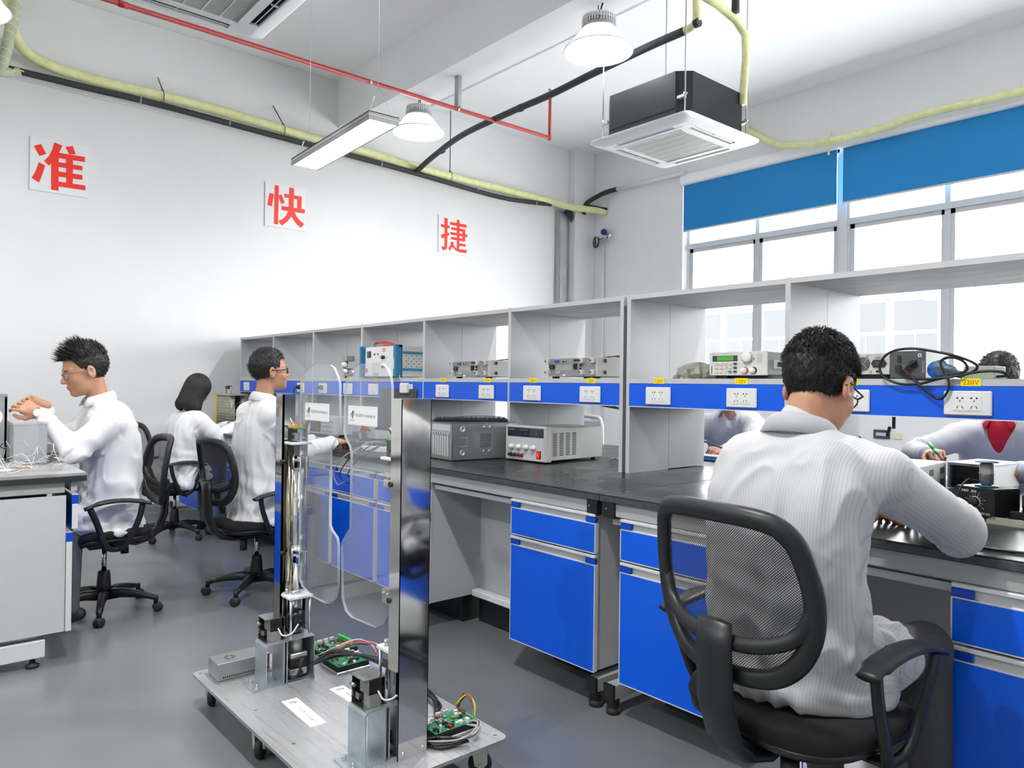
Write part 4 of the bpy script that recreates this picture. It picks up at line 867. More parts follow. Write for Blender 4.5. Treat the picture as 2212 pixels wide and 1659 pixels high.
# oscilloscope, handset, small meter
t = thing('oscilloscope', 'pale oscilloscope on the bench behind the left clear wing', 'oscilloscope', (-5.66, 2.80, ZT), math.radians(5))
c = MB(); c.box(-.20, .20, 0, .16, .01, .165, mat('scope_grey', (.52, .52, .50), .45), b=.008); c.box(-.17, .17, .0, .1, .0, .01, black_soft); c.build('case', t)
c = MB(); c.box(-.185, -.03, -.004, 0, .035, .15, dark_grey_pl, b=.001); c.box(-.175, -.04, -.006, -.004, .045, .14, mat('scope_screen', (.12, .09, .08), .2)); c.build('screen', t)
for i in range(4):
    for j in range(3): k = MB(); k.cyl((.02+i*.042, 0, .05+j*.04), (.02+i*.042, -.012, .05+j*.04), .009, grey_pl, 12); k.build('knob', t)
t = thing('handheld_meter', 'small handheld meter with a light blue rim left of the oscilloscope', 'meter', (-6.02, 2.80, ZT), math.radians(-4))
T = Matrix.Rotation(math.radians(-20), 4, 'X'); c = MB(); c.box(-.075, .075, 0, .03, 0.005, .15, mat('light_blue_rim', (.42, .58, .75), .35), T=T, b=.008); c.build('case', t)
c = MB(); c.box(-.05, .05, -.003, 0, .04, .13, mat('meter_face', (.08, .09, .1), .25), T=T); c.build('screen', t)
t = thing('bench_meter', 'small pale meter with red clips behind the right clear wing', 'meter', (-5.16, 2.93, ZT), 0)
MB().box(-.13, .13, 0, .18, .005, .19, mat('scope_grey2', (.55, .56, .53), .45), b=.006).build('case', t)
c = MB(); c.box(-.11, .11, -.003, 0, .12, .165, dark_grey_pl); c.box(-.1, .02, -.002, 0, .03, .10, mat('pale_green_panel', (.45, .6, .45), .5)); c.build('front_panel', t)
for x in (.03, .09): k = MB(); k.tube([(x, -.02, .07), (x-.005, -.06, .10), (x+.005, -.08, .06)], [.008, .012, .006], red_pl, 8); k.build('red_clip', t)
# mouse, cable heap, white power strip
tag(MB().ball((0, 0, .016), .032, text_dark, 16, (1.0, 1.6, .55)).build('mouse', None, (-4.62, 2.50, ZT+.0)), 'black computer mouse under the hand of the man in glasses', 'mouse')
random.seed(5); w = MB()
for i in range(9):
    cx, cyy = random.uniform(-4.55, -4.15), random.uniform(2.42, 2.62); r1 = random.uniform(.05, .12)
    w.tube(bez([(cx+r1*math.cos(a)*1.3, cyy+r1*math.sin(a)*.7, ZT+.006+random.uniform(0, .045)) for a in [j*PI/3+i for j in range(7)]], 5), .0035, random.choice([cable_black, cable_grey, cable_black]), 6)
tag(w.build('cable_heap'), 'heap of black and grey cables on the worktop by the mouse', 'cable', kind='stuff')
for i, (x, c_) in enumerate(((-4.20, cable_grey), (-4.12, cable_black), (-4.02, cable_black))):
    w = MB(); w.tube(bez([(x-.1, 2.55, ZT+.02), (x, 2.40, ZT+.06), (x+.04, 2.28, ZT+.015), (x+.02, 2.215, ZT-.02), (x-.08, 2.20, ZT-.12), (x-.05, 2.21, ZT-.20+i*.03), (x+.06, 2.20, ZT-.17)], 6), .0035, c_, 6)
    tag(w.build('hanging_cable'), ['grey', 'black', 'black'][i]+' cable drooping over the bench edge, '+['left', 'middle', 'right'][i]+' of three', 'cable', 'cables drooping over the bench edge')
ps = thing('power_strip', 'white power strip lying on the worktop beside the near steel post', 'power strip', (-4.12, 2.46, ZT), math.radians(20)); MB().box(-.16, .16, -.03, .03, 0, .035, white_pl, b=.004).build('body', ps)
# rheostat at the far end
t = thing('rheostat', 'tall yellow ended wire wound resistor rack with a black handle on the bench', 'rheostat', (-7.35, 2.50, ZT), math.radians(-4))
ym = mat('yellow_frame', (.62, .56, .10), .5); b = MB(); b.box(-.02, .07, 0, .06, 0, .33, ym); b.build('end_frame', t)
wire = mat('wound_wire', (.36, .35, .26), .4, metal=.4)
for r_ in range(2):
    for q in range(7):
        c = MB(); c.cyl((.08+q*.065, .03+r_*.10, .01), (.08+q*.065, .03+r_*.10, .31), .028, wire, 12)
        for k_ in range(12): c.lathe([(.028, 0), (.031, .003), (.028, .006)], galv, 12, Matrix.Translation((.08+q*.065, .03+r_*.10, .02+k_*.025)), cap=False)
        c.build('resistor_tube', t)
b = MB(); b.box(-.02, .53, 0, .16, .31, .325, galv); b.build('top_plate', t); b = MB(); b.tube([(.1, .08, .325), (.1, .08, .385), (.26, .08, .385), (.26, .08, .325)], .007, steel, 8); b.cyl((.12, .08, .385), (.24, .08, .385), .016, text_dark, 12); b.build('carry_handle', t)
for z in (.05, .17, .24): b = MB(); b.cyl((-.02, .03, z), (-.05, .03, z), .008, text_dark, 8); b.build('terminal', t)
for x_, c_, l_ in ((-6.253, cable_black, 'black plug with its cord in the socket behind the left clear wing'), (-5.82, dark_grey_pl, 'grey round plug with a drooping cord seen through the left clear wing')):
    t = thing('mains_plug', l_, 'plug', (x_, 2.874, 1.285)); k = MB(); k.lathe([(.019, 0), (.021, .010), (.014, .034), (.008, .042)], c_, 16, FX); k.build('plug_body', t)
    k = MB(); k.tube(bez([(0, -.04, 0), (-.015, -.055, -.03), (-.02, -.04, -.10), (0, -.02, -.18), (.01, .03, -.26), (.0, .06, -.385)], 5), .004, c_, 7); k.build('cord', t)
t = thing('mains_adapter', 'white adapter with thin wires plugged into the socket under the blue framed instrument', 'adapter', (-4.506, 2.874, 1.285)); MB().box(-.045, .045, -.035, 0, -.03, .045, white_pl, b=.008).build('body', t)
k = MB(); k.tube(bez([(-.03, -.02, .045), (-.05, -.03, .09), (-.09, .0, .10), (-.1, .06, .085)], 4), .002, cable_white, 5); k.tube(bez([(.02, -.03, -.03), (.04, -.03, -.08), (.0, -.02, -.13), (-.02, .02, -.2)], 4), .002, text_dark, 5); k.build('thin_wires', t)
# vertical strip of plugs behind the divider joint
t = thing('plug_strip', 'upright power strip with black plugs behind the divider joint', 'power strip', (-2.532, 3.30, ZT+.02))
MB().box(0, .006, -.03, .03, 0, .31, mat('teal_strip', (.05, .16, .20), .4)).build('body', t)
for z in (.05, .125, .21, .285):
    k = MB(); k.box(-.045, 0, -.02, .02, z-.022, z+.022, text_dark, b=.006); k.tube([(-.045, 0, z), (-.06, 0, z)], [.014, .008], text_dark, 8); k.build('plug', t)
w = MB()
for pts, c_ in (([(-2.60, 3.30, 1.09), (-2.63, 3.28, 1.0), (-2.60, 3.3, .93), (-2.70, 3.35, ZT+.01), (-3.0, 3.4, ZT+.006)], cable_black), ([(-2.55, 3.2, ZT+.05), (-2.62, 3.2, ZT+.03), (-2.72, 3.25, ZT+.035), (-2.9, 3.30, ZT+.01)], cable_white), ([(-2.55, 3.1, ZT+.02), (-2.66, 3.12, ZT+.01), (-2.8, 3.2, ZT+.03), (-2.95, 3.3, ZT+.006)], cable_white)):
    w.tube(bez(pts, 6), .005, c_, 6)
tag(w.build('cable_bundle'), 'white and black cables on the bench behind the power supply', 'cable', kind='stuff')
w = MB(); gy = mat('green_yellow_wire', (.05, .22, .04), .5)
for k_ in range(4): w.tube(bez([(-3.05+random.uniform(-.1, .1), 3.3, 1.215), (-2.9, 3.32, 1.20-random.uniform(0, .03)), (-2.75, 3.3, 1.205), (-2.62, 3.28, 1.19-random.uniform(0, .03)), (-2.53, 3.28, 1.21)], 5), .004, [gy, sticker_yellow, cable_black, gy][k_], 6)
tag(w.build('ground_wires'), 'green and yellow wires under the left shelf board', 'wire', kind='stuff')
gr = MB(); gr.tube(bez([(-4.60, 4.6, .80), (-4.58, 4.6, 1.03), (-4.50, 4.6, 1.07), (-4.30, 4.6, 1.065), (-4.22, 4.6, 1.03), (-4.20, 4.6, .80)], 5), .018, frame_grey, 8); gr.box(-4.58, -4.22, 4.59, 4.61, .5, 1.03, grey_pl)
for x in (-4.59, -4.21): gr.cyl((x, 4.6, 0), (x, 4.6, .82), .015, frame_grey, 8)
tag(gr.build('cart_handle'), 'grey tubular cart handle standing beyond the bench', 'cart')

# right hand worktop
def spool_m(): return mat('solder_wire', (.36, .36, .36), .35, metal=.8, bump=.5, bscale=400)
t = thing('equipment_box', 'grey metal equipment box with dark side cutouts beyond the near sleeve', 'equipment', (-1.215, 3.17, ZT), math.radians(5))
c = MB(); c.box(-.40, 0, 0, .48, .003, .120, mat('equipment_grey', (.36, .36, .34), .45), b=.002); c.build('case', t)
for y in (.10, .26, .42):
    for z in (.02, .07): s = MB(); s.box(0, .001, y-.03, y+.03, z, z+.028, dark_grey_pl); s.build('side_cutout', t)
t = thing('open_enclosure', 'open white enclosure with a dark inside behind the soldering station', 'equipment', (-1.255, 3.66, ZT), math.radians(-6))
c = MB(); em = mat('enclosure_cream', (.62, .62, .58), .45); c.box(0, .17, .0, .30, .105, .118, em, b=.002); c.box(.16, .17, 0, .30, .003, .11, em); c.box(0, .01, 0, .30, .003, .11, em); c.box(0, .17, .29, .30, .003, .11, em); c.box(0, .17, 0, .3, .003, .01, em); c.build('shell', t)
c = MB(); c.box(.012, .158, .02, .028, .01, .105, mat('dark_olive', (.06, .065, .045), .6)); c.prism([(.02, .012), (.07, .012), (.06, .045), (.03, .05)], 0, .03, text_dark, fT(0, .02, 0)); c.build('inner_board', t)
t = thing('soldering_station', 'black soldering station with a round temperature dial', 'soldering station', (-.968, 2.905, ZT), math.radians(-19))
c = MB(); c.box(0, .140, 0, .13, .006, .104, black_pl, b=.003); c.build('case', t)
c = MB(); write(c, 'TABO   933', .062, fT(.045, -.0006, .090), text_white, bold=.02, h=.0085); write(c, 'TABO ESD', .040, fT(.105, -.0006, .018), text_white, h=.007)
for i in range(11):
    a = math.radians(215-i*25); c.box(-.0005, .0005, -.0006, 0, .021, .028, mat('gold_tick', (.6, .5, .2), .5) if i % 3 else text_white, T=Matrix.Translation((.072, 0, .055)) @ Matrix.Rotation(a-PI/2, 4, 'Y').inverted())
    if i % 2 == 0: write(c, str(200+i*28), .008, fT(.072+.034*math.cos(a), -.0006, .055+.034*math.sin(a)), text_white, h=.003)
c.build('front_print', t)
k = MB(); k.lathe([(.017, 0), (.016, .012), (.013, .018), (.002, .018)], text_dark, 22, fT(.072, 0, .055)); k.lathe([(.019, 0), (.019, .001), (.002, .001)], grey_pl, 22, fT(.072, 0, .055), cap=False); k.build('dial', t)
k = MB(); k.tube(bez([(.028, 0, .02), (.026, -.03, .04), (.028, -.02, .09), (.036, .01, .125), (.048, .05, .12)], 5), .0035, cable_black, 8); k.build('iron_cord', t)
t = thing('solder_spool', 'spool of solder wire with blue flanges on top of the soldering station', 'spool', (-.885, 2.945, ZT+.105))
k = MB(); k.lathe([(.036, 0), (.036, .003), (.016, .003), (.016, .083), (.036, .083), (.036, .086)], mat('blue_flange', (.03, .16, .28), .4), 24); k.build('reel', t)
k = MB(); k.lathe([(.017, .006), (.022, .008), (.022, .04), (.0235, .042), (.0235, .046), (.022, .048), (.022, .078), (.017, .080)], spool_m(), 24); k.build('solder', t)
t = thing('soldering_iron_stand', 'black iron stand with coiled holder cut by the right edge', 'iron stand', (-.80, 2.98, ZT), math.radians(-10))
c = MB(); c.box(-.01, .16, -.05, .10, 0, .03, black_pl, b=.006); c.box(.0, .12, .02, .09, .03, .085, dark_grey_pl, b=.006); c.build('base', t)
c = MB(); c.tube(bez([(.03, .01, .10), (.05, -.01, .075), (.075, -.03, .045), (.06, -.05, .03)], 5), [.012]*15+[.008], text_dark, 10); c.lathe([(.022, 0), (.026, .008), (.022, .016)], text_dark, 18, Matrix.Translation((.062, -.04, .04)) @ Matrix.Rotation(1.1, 4, 'X'), cap=False); c.build('iron_holder', t)
c = MB(); c.tube(bez([(.06, .02, .095), (.11, .0, .085), (.14, .0, .05), (.12, -.03, .03)], 5), .004, cable_black, 6); c.build('cord', t)
t = MB(); t.box(0, .16, 0, .07, .0, .003, MATS['clear_plastic']); t.box(0, .16, 0, .003, .003, .016, mat('smoky_plastic', (.35, .35, .28), .2)); t.box(0, .003, 0, .07, .003, .016, MATS['smoky_plastic']); t.box(0, .16, .067, .07, .003, .016, MATS['smoky_plastic']); t.box(0, .16, .003, .067, .003, .006, MATS['smoky_plastic'])
tag(t.build('tray', None, (-.835, 2.775, ZT), (0, 0, -.05)), 'smoky clear plastic tray in front of the iron stand', 'tray')
w = MB(); w.tube(bez([(-.80, 2.33, ZT+.005), (-.72, 2.315, ZT+.005), (-.62, 2.33, ZT+.005), (-.5, 2.36, ZT+.005)], 6), .004, cable_black, 8); w.tube(bez([(-.80, 2.345, ZT+.004), (-.70, 2.33, ZT+.004), (-.6, 2.345, ZT+.004), (-.5, 2.38, ZT+.004)], 6), .003, cable_black, 8)
tag(w.build('black_cable'), 'black cord on the worktop by the near elbow', 'cable')
tag(MB().box(-2.72, -2.46, 3.78, 3.98, ZT, ZT+.012, mat('blue_tray', (.0, .16, .5), .3), b=.004).build('blue_tray'), 'flat blue tray on the bench behind the divider', 'tray')
pb = MB(); pb.box(-2.70, -2.48, 3.79, 3.97, ZT+.013, ZT+.03, grey_pl, b=.003); tag(pb.build('notebook'), 'pale flat box lying on the blue tray', 'box')
bc = MB(); bc.box(-.006, .006, -.004, .004, -.05, .0, mat('purple_black_clip', (.02, .01, .05), .4), b=.002); bc.box(-.010, .003, -.003, .003, -.085, -.045, MATS['purple_black_clip'], T=Matrix.Rotation(.25, 4, 'Y'), b=.002); tag(bc.build('cable_clip', None, (-1.22, 3.0, 1.222)), 'small dark clip hanging under the socket strip at right', 'clip')

# ------------------------------------------------------------------ left desk clutter
t = thing('metal_chassis', 'grey metal chassis with a round opening on the left desk', 'equipment', (-4.62, .25, ZT))
c = MB(); c.box(-.25, 0, 0, .26, 0.0, .012, galv); c.box(-.012, 0, 0, .27, .012, .345, galv, b=.002); c.box(-.25, -.0, .258, .27, .012, .345, galv); c.box(-.25, 0, .0, .27, .345, .358, galv); c.build('shell', t)
c = MB(); c.cyl((0, .20, .24), (.0015, .20, .24), .05, white_pl, 24); c.build('round_opening', t)
t = thing('clear_box', 'clear plastic box with a screwed lid on the left desk', 'box', (-4.62, .53, ZT)); cb = MATS['clear_plastic']
c = MB(); h = .205; c.box(-.12, .14, 0, .003, 0, h, cb); c.box(-.12, .14, .145, .148, 0, h, cb); c.box(.137, .14, .003, .145, 0, h, cb); c.box(-.12, -.117, .003, .145, 0, h, cb); c.box(-.12, .14, .0, .148, 0, .003, cb); c.build('body', t)
c = MB(); c.box(-.125, .145, -.004, .152, h, h+.012, cb); c.build('lid', t)
k = MB(); k.tube([(.145, -.01+.012*math.cos(a)*1, .10+.012*math.sin(a)) for a in [i*PI/8 for i in range(16)]], .0025, text_dark, 6, close=True); tag(k.build('ring', None, (-4.62, .50, ZT)), 'small dark ring hanging beside the clear box', 'ring')
random.seed(11); w = MB(); ww = [cable_white, mat('silver_wire', (.6, .6, .58), .3, metal=.5), mat('dull_tan_wire', (.42, .38, .28), .5), text_dark, mat('orange_red_wire', (.6, .12, .05), .5)]
for i in range(230):
    cx, cyy = random.uniform(-5.3, -4.05), random.uniform(.08, .70); r1 = random.uniform(.015, .07)
    m_ = random.choices(ww, (6, 5, 3, 1, .6))[0]; ph = random.uniform(0, 6)
    top = .14 if (i % 6 == 0) else .03
    w.tube(bez([(cx+r1*math.cos(a+ph)*random.uniform(.5, 1.5), min(.735, cyy+r1*math.sin(a+ph)), ZT+.003+random.uniform(0, top)) for a in [j*PI/2.5 for j in range(4)]], 4), .0013, m_, 4)
tag(w.build('wire_clippings'), 'tangle of pale wires and clippings covering the left desk', 'wires', kind='stuff')
random.seed(12)
for i in range(14):
    s = MB(); a, b_ = random.uniform(.03, .08), random.uniform(.015, .035); s.box(-a, a, -b_, b_, 0, random.uniform(.002, .012), random.choice([paper, white_pl, clear_box, grey_pl]), b=.0008)
    o = s.build('scrap', None, (-4.14-i*.07, random.uniform(.18, .66), ZT+.001), (0, 0, random.uniform(0, 3))); tag(o, 'pale scraps and offcuts scattered on the left desk', 'scrap', 'pale scraps on the left desk')
for i, (x, y_) in enumerate(((-4.75, .42), (-4.5, .38))):
    s = MB(); s.tube([(.03*math.cos(a), .018*math.sin(a), .004) for a in [k_*PI/6 for k_ in range(12)]], .004, mat('orange_ring', (.75, .22, .08), .4), 6, close=True)
    tag(s.build('orange_loop', None, (x, y_, ZT+.02), (.6, 0, i)), 'orange loop of wire on the left desk, '+('farther' if i == 0 else 'nearer')+' one', 'wire')
# ------------------------------------------------------------------ speed gate demo cart
gate = thing('gate_demo_cart', 'wheeled metal plate carrying two polished posts with clear acrylic gate wings', 'gate', (-2.465, 1.305, 0))
GX, GY = -2.465, 1.305
def rrect(x0, x1, y0, y1, r, n=6):
    return [(cx+r*math.cos(a), cyy+r*math.sin(a)) for cx, cyy, a0 in ((x1-r, y1-r, 0), (x0+r, y1-r, PI/2), (x0+r, y0+r, PI), (x1-r, y0+r, 3*PI/2)) for a in [a0+PI/2*i/n for i in range(n+1)]]
m = MB(); m.prism(rrect(-.66, .575, -.32, .325, .03), .128, .140, plate_mat, msides=steel); m.build('base_plate', gate)
ivory = mat('ivory_caster', (.58, .57, .50), .4)
for x, y, a in ((-.62, -.25, 2.6), (-.08, -.265, 2.4), (.50, -.26, 2.2), (.49, .26, 1.0), (-.08, .27, 1.0), (-.62, .27, 2.0)):
    c = MB(); c.box(-.035, .035, -.03, .03, .122, .128, steel); dx, dy = math.cos(a)*.022, math.sin(a)*.022
    T = Trz((x, y, 0), a-PI/2)
    c = MB(); c.box(-.035, .035, -.035, .035, .118, .128, steel, T=T, b=.002)
    for s in (-1, 1): c.prism([(-.015, .04), (.012, .028), (.028, .045), (.028, .118), (-.03, .118)], s*.017-.004, s*.017+.004, ivory, T @ Matrix(((0, 0, 1, 0), (1, 0, 0, 0), (0, 1, 0, 0), (0, 0, 0, 1))))
    c.prism([(-.03, .105), (.028, .105), (.028, .118), (-.03, .118)], -.02, .02, ivory, T @ Matrix(((0, 0, 1, 0), (1, 0, 0, 0), (0, 1, 0, 0), (0, 0, 0, 1))))
    fork = c.build('caster', gate)
    w = MB(); w.lathe([(.014, -.012), (.036, -.012), (.040, -.007), (.040, .007), (.036, .012), (.014, .012)], black_soft, 24, T @ Matrix.Translation((0, .005, .040)) @ Matrix.Rotation(PI/2, 4, 'Y')); w.cyl(T @ Vector((-.024, .005, .04)), T @ Vector((.024, .005, .04)), .007, steel, 10); w.build('wheel', fork)
def post(s):
    """s=-1 left post (opens towards +X), s=+1 right post (opens towards -X)"""
    xo, xi = s*.480, s*.418     # closed side, open side
    y0, y1 = -.055, .057
    p = MB(); t = .0025; zz0, zz1 = .140, 1.272
    p.box(xo, xo-s*t, y0, y1, zz0, zz1, chrome); p.box(xo, xi, y0, y0+t, zz0, zz1, chrome); p.box(xo, xi, y1-t, y1, zz0, zz1, chrome)
    p.box(xi, xi-s*.0, y0, y0+.01, zz0, zz1, chrome); p.build('steel_post', gate)
    p = MB(); p.box(xo, xi, y0, y1, zz1, zz1+.003, chrome); p.build('post_cap', gate)
    p = MB(); xm = (xo+xi)/2
    p.lathe([(.022, 0), (.022, .0012), (.002, .0012)], hole_black, 24, Matrix.Translation((xm, y0, .205)) @ Matrix.Rotation(PI/2, 4, 'X')); p.build('cable_hole', gate)
    for z in (.16,):
        for yy in (-.035, .04):
            b = MB(); b.lathe([(.006, 0), (.006, .004), (.003, .006)], steel, 8, Matrix.Translation((xo, yy, z)) @ Matrix.Rotation(s*PI/2, 4, 'Y')); b.build('bolt', gate)
    # lift tube and hinge line
    xt = s*.385
    q = MB(); q.cyl((xt, -.005, .467), (xt, -.005, 1.075), .015, chrome, 20); q.build('pivot_tube', gate)
    q = MB(); q.cyl((xt+s*.058, -.010, .30), (xt+s*.058, -.010, 1.075), .022, mat('olive_steel', (.50, .47, .34), .16, metal=1.0), 20); q.build('rear_tube', gate)
    for z in (.63, 1.0):
        b = MB(); b.cyl((xt+s*.034, -.035, z), (xt+s*.034, -.06, z), .009, black_soft, 12); b.build('rubber_stop', gate)
        k = MB(); k.cyl((xt, -.005, z-.028), (xt, -.005, z+.028), .021, steel, 18); k.build('bearing', gate)
    # clamps on the wing
    for z in (.622, 1.003):
        c = MB(); c.box(xt-s*.005, xt-s*.068, -.022, -.010, z-.026, z+.026, chrome, b=.003); c.box(xt-s*.005, xt-s*.068, .004, .016, z-.026, z+.026, chrome, b=.003)
        for dx in (.03, .055): c.cyl((xt-s*dx, -.028, z+.008), (xt-s*dx, -.020, z+.008), .005, steel, 8)
        c.build('wing_clamp', gate)
    q = MB(); q.box(xt-.05, xt+.05, -.05, .05, .455, .467, white_metal, b=.002); q.cyl((xt-.02, -.03, .467), (xt-.02, -.03, .488), .008, steel, 10); q.cyl((xt+.0, -.005, .467), (xt, -.005, .482), .018, steel, 16); q.build('lower_plate', gate)
    q = MB(); q.box(xt-.05, xt+.045, -.045, .04, 1.072, 1.082, white_metal, b=.002); q.build('upper_plate', gate)
    q = MB(); q.box(xt-.035, xt-.008, -.03, .0, 1.082, 1.135, mat('dark_steel', (.16, .15, .13), .3, metal=.8)); q.box(xt+.0, xt+.03, -.03, 0, 1.088, 1.12, steel); q.box(xt-.04, xt+.035, -.035, .02, 1.135, 1.140, pcb_green)
    q.box(xt+.002, xt+.03, -.038, -.01, 1.140, 1.152, mat('orange_connector', (.75, .30, .03), .4)); q.box(xt+.0, xt+.02, -.04, -.03, 1.10, 1.11, text_dark); q.build('encoder_board', gate)
    q = MB()
    for i, c_ in enumerate((red_pl, text_dark, cable_white)): q.tube(bez([(xt+.0, -.02, 1.145), (xt-.012, -.03, 1.168+i*.003), (xt-.03, -.02, 1.162+i*.004), (xt-.036, -.0, 1.14)], 4), .0025, c_, 5)
    q.build('encoder_wires', gate)
    for dx in (-.04, .04):
        for yy in (-.04, .04): r_ = MB(); r_.cyl((xt+dx, yy, .31), (xt+dx, yy, .455), .0055, steel, 10); r_.build('stand_off_rod', gate)
    k = MB(); k.lathe([(.012, .40), (.020, .405), (.036, .39), (.038, .375), (.038, .362), (.036, .36), (.038, .357), (.038, .335)] + [(.034, .33), (.026, .315), (.026, .31)], mat('black_clutch', (.015, .015, .017), .25), 26, Matrix.Translation((xt, -.002, 0))); k.build('clutch', gate)
    k = MB(); k.cyl((xt, -.002, .40), (xt, -.002, .455), .018, steel, 18); k.build('shaft_coupling', gate)
    # galvanised brackets
    bx0, bx1 = xt-.033-(.0), xt+.075-.0
    if s < 0: bx0, bx1 = -.415, -.305
    else: bx0, bx1 = .345, .455
    zb = mat('zinc_blue_plate', (.50, .56, .60), .30, metal=.75, noise=.12, nscale=18)
    b = MB(); t = .004
    b.prism([(-.155, .145), (-.155, .298), (-.150, .308), (-.14, .311), (.045, .311), (.045, .307), (-.14, .307), (-.147, .304), (-.151, .296), (-.151, .145)], bx0, bx1, zb, Matrix(((0, 0, 1, 0), (1, 0, 0, 0), (0, 1, 0, 0), (0, 0, 0, 1))))
    b.box(bx0, bx1, -.085, -.081, .14, .307, zb); b.box(bx0, bx1, -.072, -.068, .14, .307, zb); b.box(bx0, bx1, .041, .045, .14, .307, zb)
    b.box(bx0, bx1, -.205, -.151, .140, .145, zb); b.box(bx0, bx1, -.151, .045, .140, .144, zb); b.build('motor_bracket', gate)
    for x in (bx0+.025, bx1-.025):
        h = MB(); h.cyl((x, -.18, .145), (x, -.18, .149), .009, steel, 12); h.cyl((x, -.18, .149), (x, -.18, .160), .006, steel, 6); h.build('bolt', gate)
    mo = MB(); mx = (bx0+bx1)/2; mo.box(mx-.036, mx+.036, -.048, .024, .155, .185, mat('motor_alu', (.55, .55, .54), .35, metal=.6), b=.004); mo.box(mx-.036, mx+.036, -.048, .024, .185, .225, black_pl, b=.002); mo.box(mx-.036, mx+.036, -.048, .024, .225, .245, MATS['motor_alu'], b=.004); mo.cyl((mx, -.012, .245), (mx, -.012, .307), .028, MATS['motor_alu'], 20); mo.build('stepper_motor', gate)
    w = MB()
    for i in range(3): w.tube(bez([(mx+.05, -.01+i*.008, .23), (mx+.062, -.02, .20), (mx+.06, -.03+i*.01, .17), (mx+.05, -.05, .155+i*.004), (mx+.03, -.052, .16), (mx+.02, -.045, .18)], 4), .004, cable_black, 6)
    w.build('motor_cable', gate)
    # sensor box on the front of the bracket
    n = MB(); sx0 = bx0+.008; dk = mat('mirror_box', (.45, .45, .43), .12, metal=.95)
    n.box(sx0, sx0+.003, -.148, -.075, .312, .398, dk); n.box(sx0, sx0+.080, -.150, -.072, .398, .401, dk); n.box(sx0, sx0+.08, -.075, -.072, .312, .398, dk); n.box(sx0, sx0+.085, -.15, -.07, .311, .314, dk)
    n.box(sx0+.03, sx0+.080, -.132, -.085, .355, .396, hole_black); n.box(sx0+.028, sx0+.082, -.134, -.132, .353, .398, dk); n.box(sx0+.045, sx0+.085, -.13, -.09, .314, .350, mat('grey_block', (.38, .37, .35), .35, metal=.5)); n.cyl((sx0+.01, -.155, .375), (sx0+.03, -.155, .375), .006, steel, 10); n.box(sx0+.010, sx0+.03, -.14, -.12, .325, .345, steel)
    n.build('sensor_box', gate)
    w = MB(); w.tube(bez([(sx0+.08, -.10, .36), (sx0+.10, -.09, .335), (sx0+.115, -.06, .34), (sx0+.11, -.03, .37)], 4), .003, cable_white, 6); w.build('sensor_wire', gate)
    return xt
post(-1); post(1)
LW = [(-2.819, 1.329), (-2.793, 1.358), (-2.754, 1.381), (-2.703, 1.393), (-2.569, 1.391), (-2.534, 1.379), (-2.504, 1.346), (-2.489, 1.322), (-2.482, 1.159), (-2.493, 1.135), (-2.537, 1.091), (-2.553, 1.068), (-2.552, .791), (-2.534, .772), (-2.493, .752), (-2.483, .727), (-2.479, .571), (-2.5, .528), (-2.544, .497), (-2.581, .49), (-2.711, .491), (-2.781, .511), (-2.811, .54)]
RW = [(-2.448, 1.309), (-2.437, 1.335), (-2.4, 1.375), (-2.348, 1.391), (-2.194, 1.391), (-2.156, 1.375), (-2.131, 1.341), (-2.123, 1.312), (-2.121, .60), (-2.139, .553), (-2.17, .512), (-2.212, .493), (-2.377, .487), (-2.42, .5), (-2.448, .54), (-2.459, .72), (-2.452, .743), (-2.427, .772), (-2.396, .802), (-2.395, 1.07), (-2.407, 1.095), (-2.44, 1.124), (-2.451, 1.148)]
def dense(P):
    out = []; n = len(P)
    for i in range(n):
        a, b, c, d = [Vector((*P[(i+k) % n], 0)) for k in (-1, 0, 1, 2)]
        L = (c-b).length
        if L > .1: out += [(b.x, b.y)]
        else:
            for j in range(3):
                t = j/3; e = b.lerp(c, t); out.append((e.x, e.y))
    return out
for W_, nm in ((LW, 'left'), (RW, 'right')):
    w = MB(); w.prism([(x-GX, z) for x, z in W_], -.005, .005, acrylic, Matrix(((1, 0, 0, 0), (0, 0, -1, -.005), (0, 1, 0, 0), (0, 0, 0, 1))), msides=acrylic_edge, smooth=True); wo = w.build('acrylic_wing', gate)
    x0 = (-2.765 if nm == 'left' else -2.412)-GX; z1 = 1.243 if nm == 'left' else 1.242
    l = MB(); l.box(x0, x0+.205, -.0125, -.0112, z1-.068, z1, paper); T = face_T((x0+.125, -.0127, z1-.034), (1, 0, 0), (0, 0, 1)); write(l, 'PULOON Technology Inc.', .138, T, text_dark, h=.014)
    def logo(mb, T, s):
        ring = [(.30*math.cos(a)-.15, .36*math.sin(a)*1.0+.10) for a in [i*PI/10 for i in range(20)]]
        mb.tube([T @ Vector((p[0]*s+.18*s, p[1]*s, 0)) for p in [(.28*math.cos(a), .42*math.sin(a)+.12) for a in [i*PI/9 for i in range(18)]]], .0011, text_dark, 5, close=True)
        mb.tube([T @ Vector((x*s, y*s, 0)) for x, y in ((.02, -.75), (.03, -.2), (.06, .3), (.12, .52))], .0012, text_dark, 5)
        mb.tube([T @ Vector((x*s, y*s, 0)) for x, y in ((.02, -.28), (-.25, -.38), (-.52, -.20), (-.48, .05), (-.2, .22), (.0, .22))], .0011, text_dark, 5)
    logo(l, face_T((x0+.034, -.0127, z1-.030), (1, 0, 0), (0, 0, 1)), .022); write(l, 'PULOON', .036, face_T((x0+.032, -.0127, z1-.052), (1, 0, 0), (0, 0, 1)), text_dark, h=.0045)
    l.box(x0+.012, x0+.195, -.0127, -.0125, z1-.006, z1-.0054, grey_pl); l.box(x0+.012, x0+.195, -.0127, -.0125, z1-.064, z1-.0634, grey_pl)
    l.build('name_label', wo)
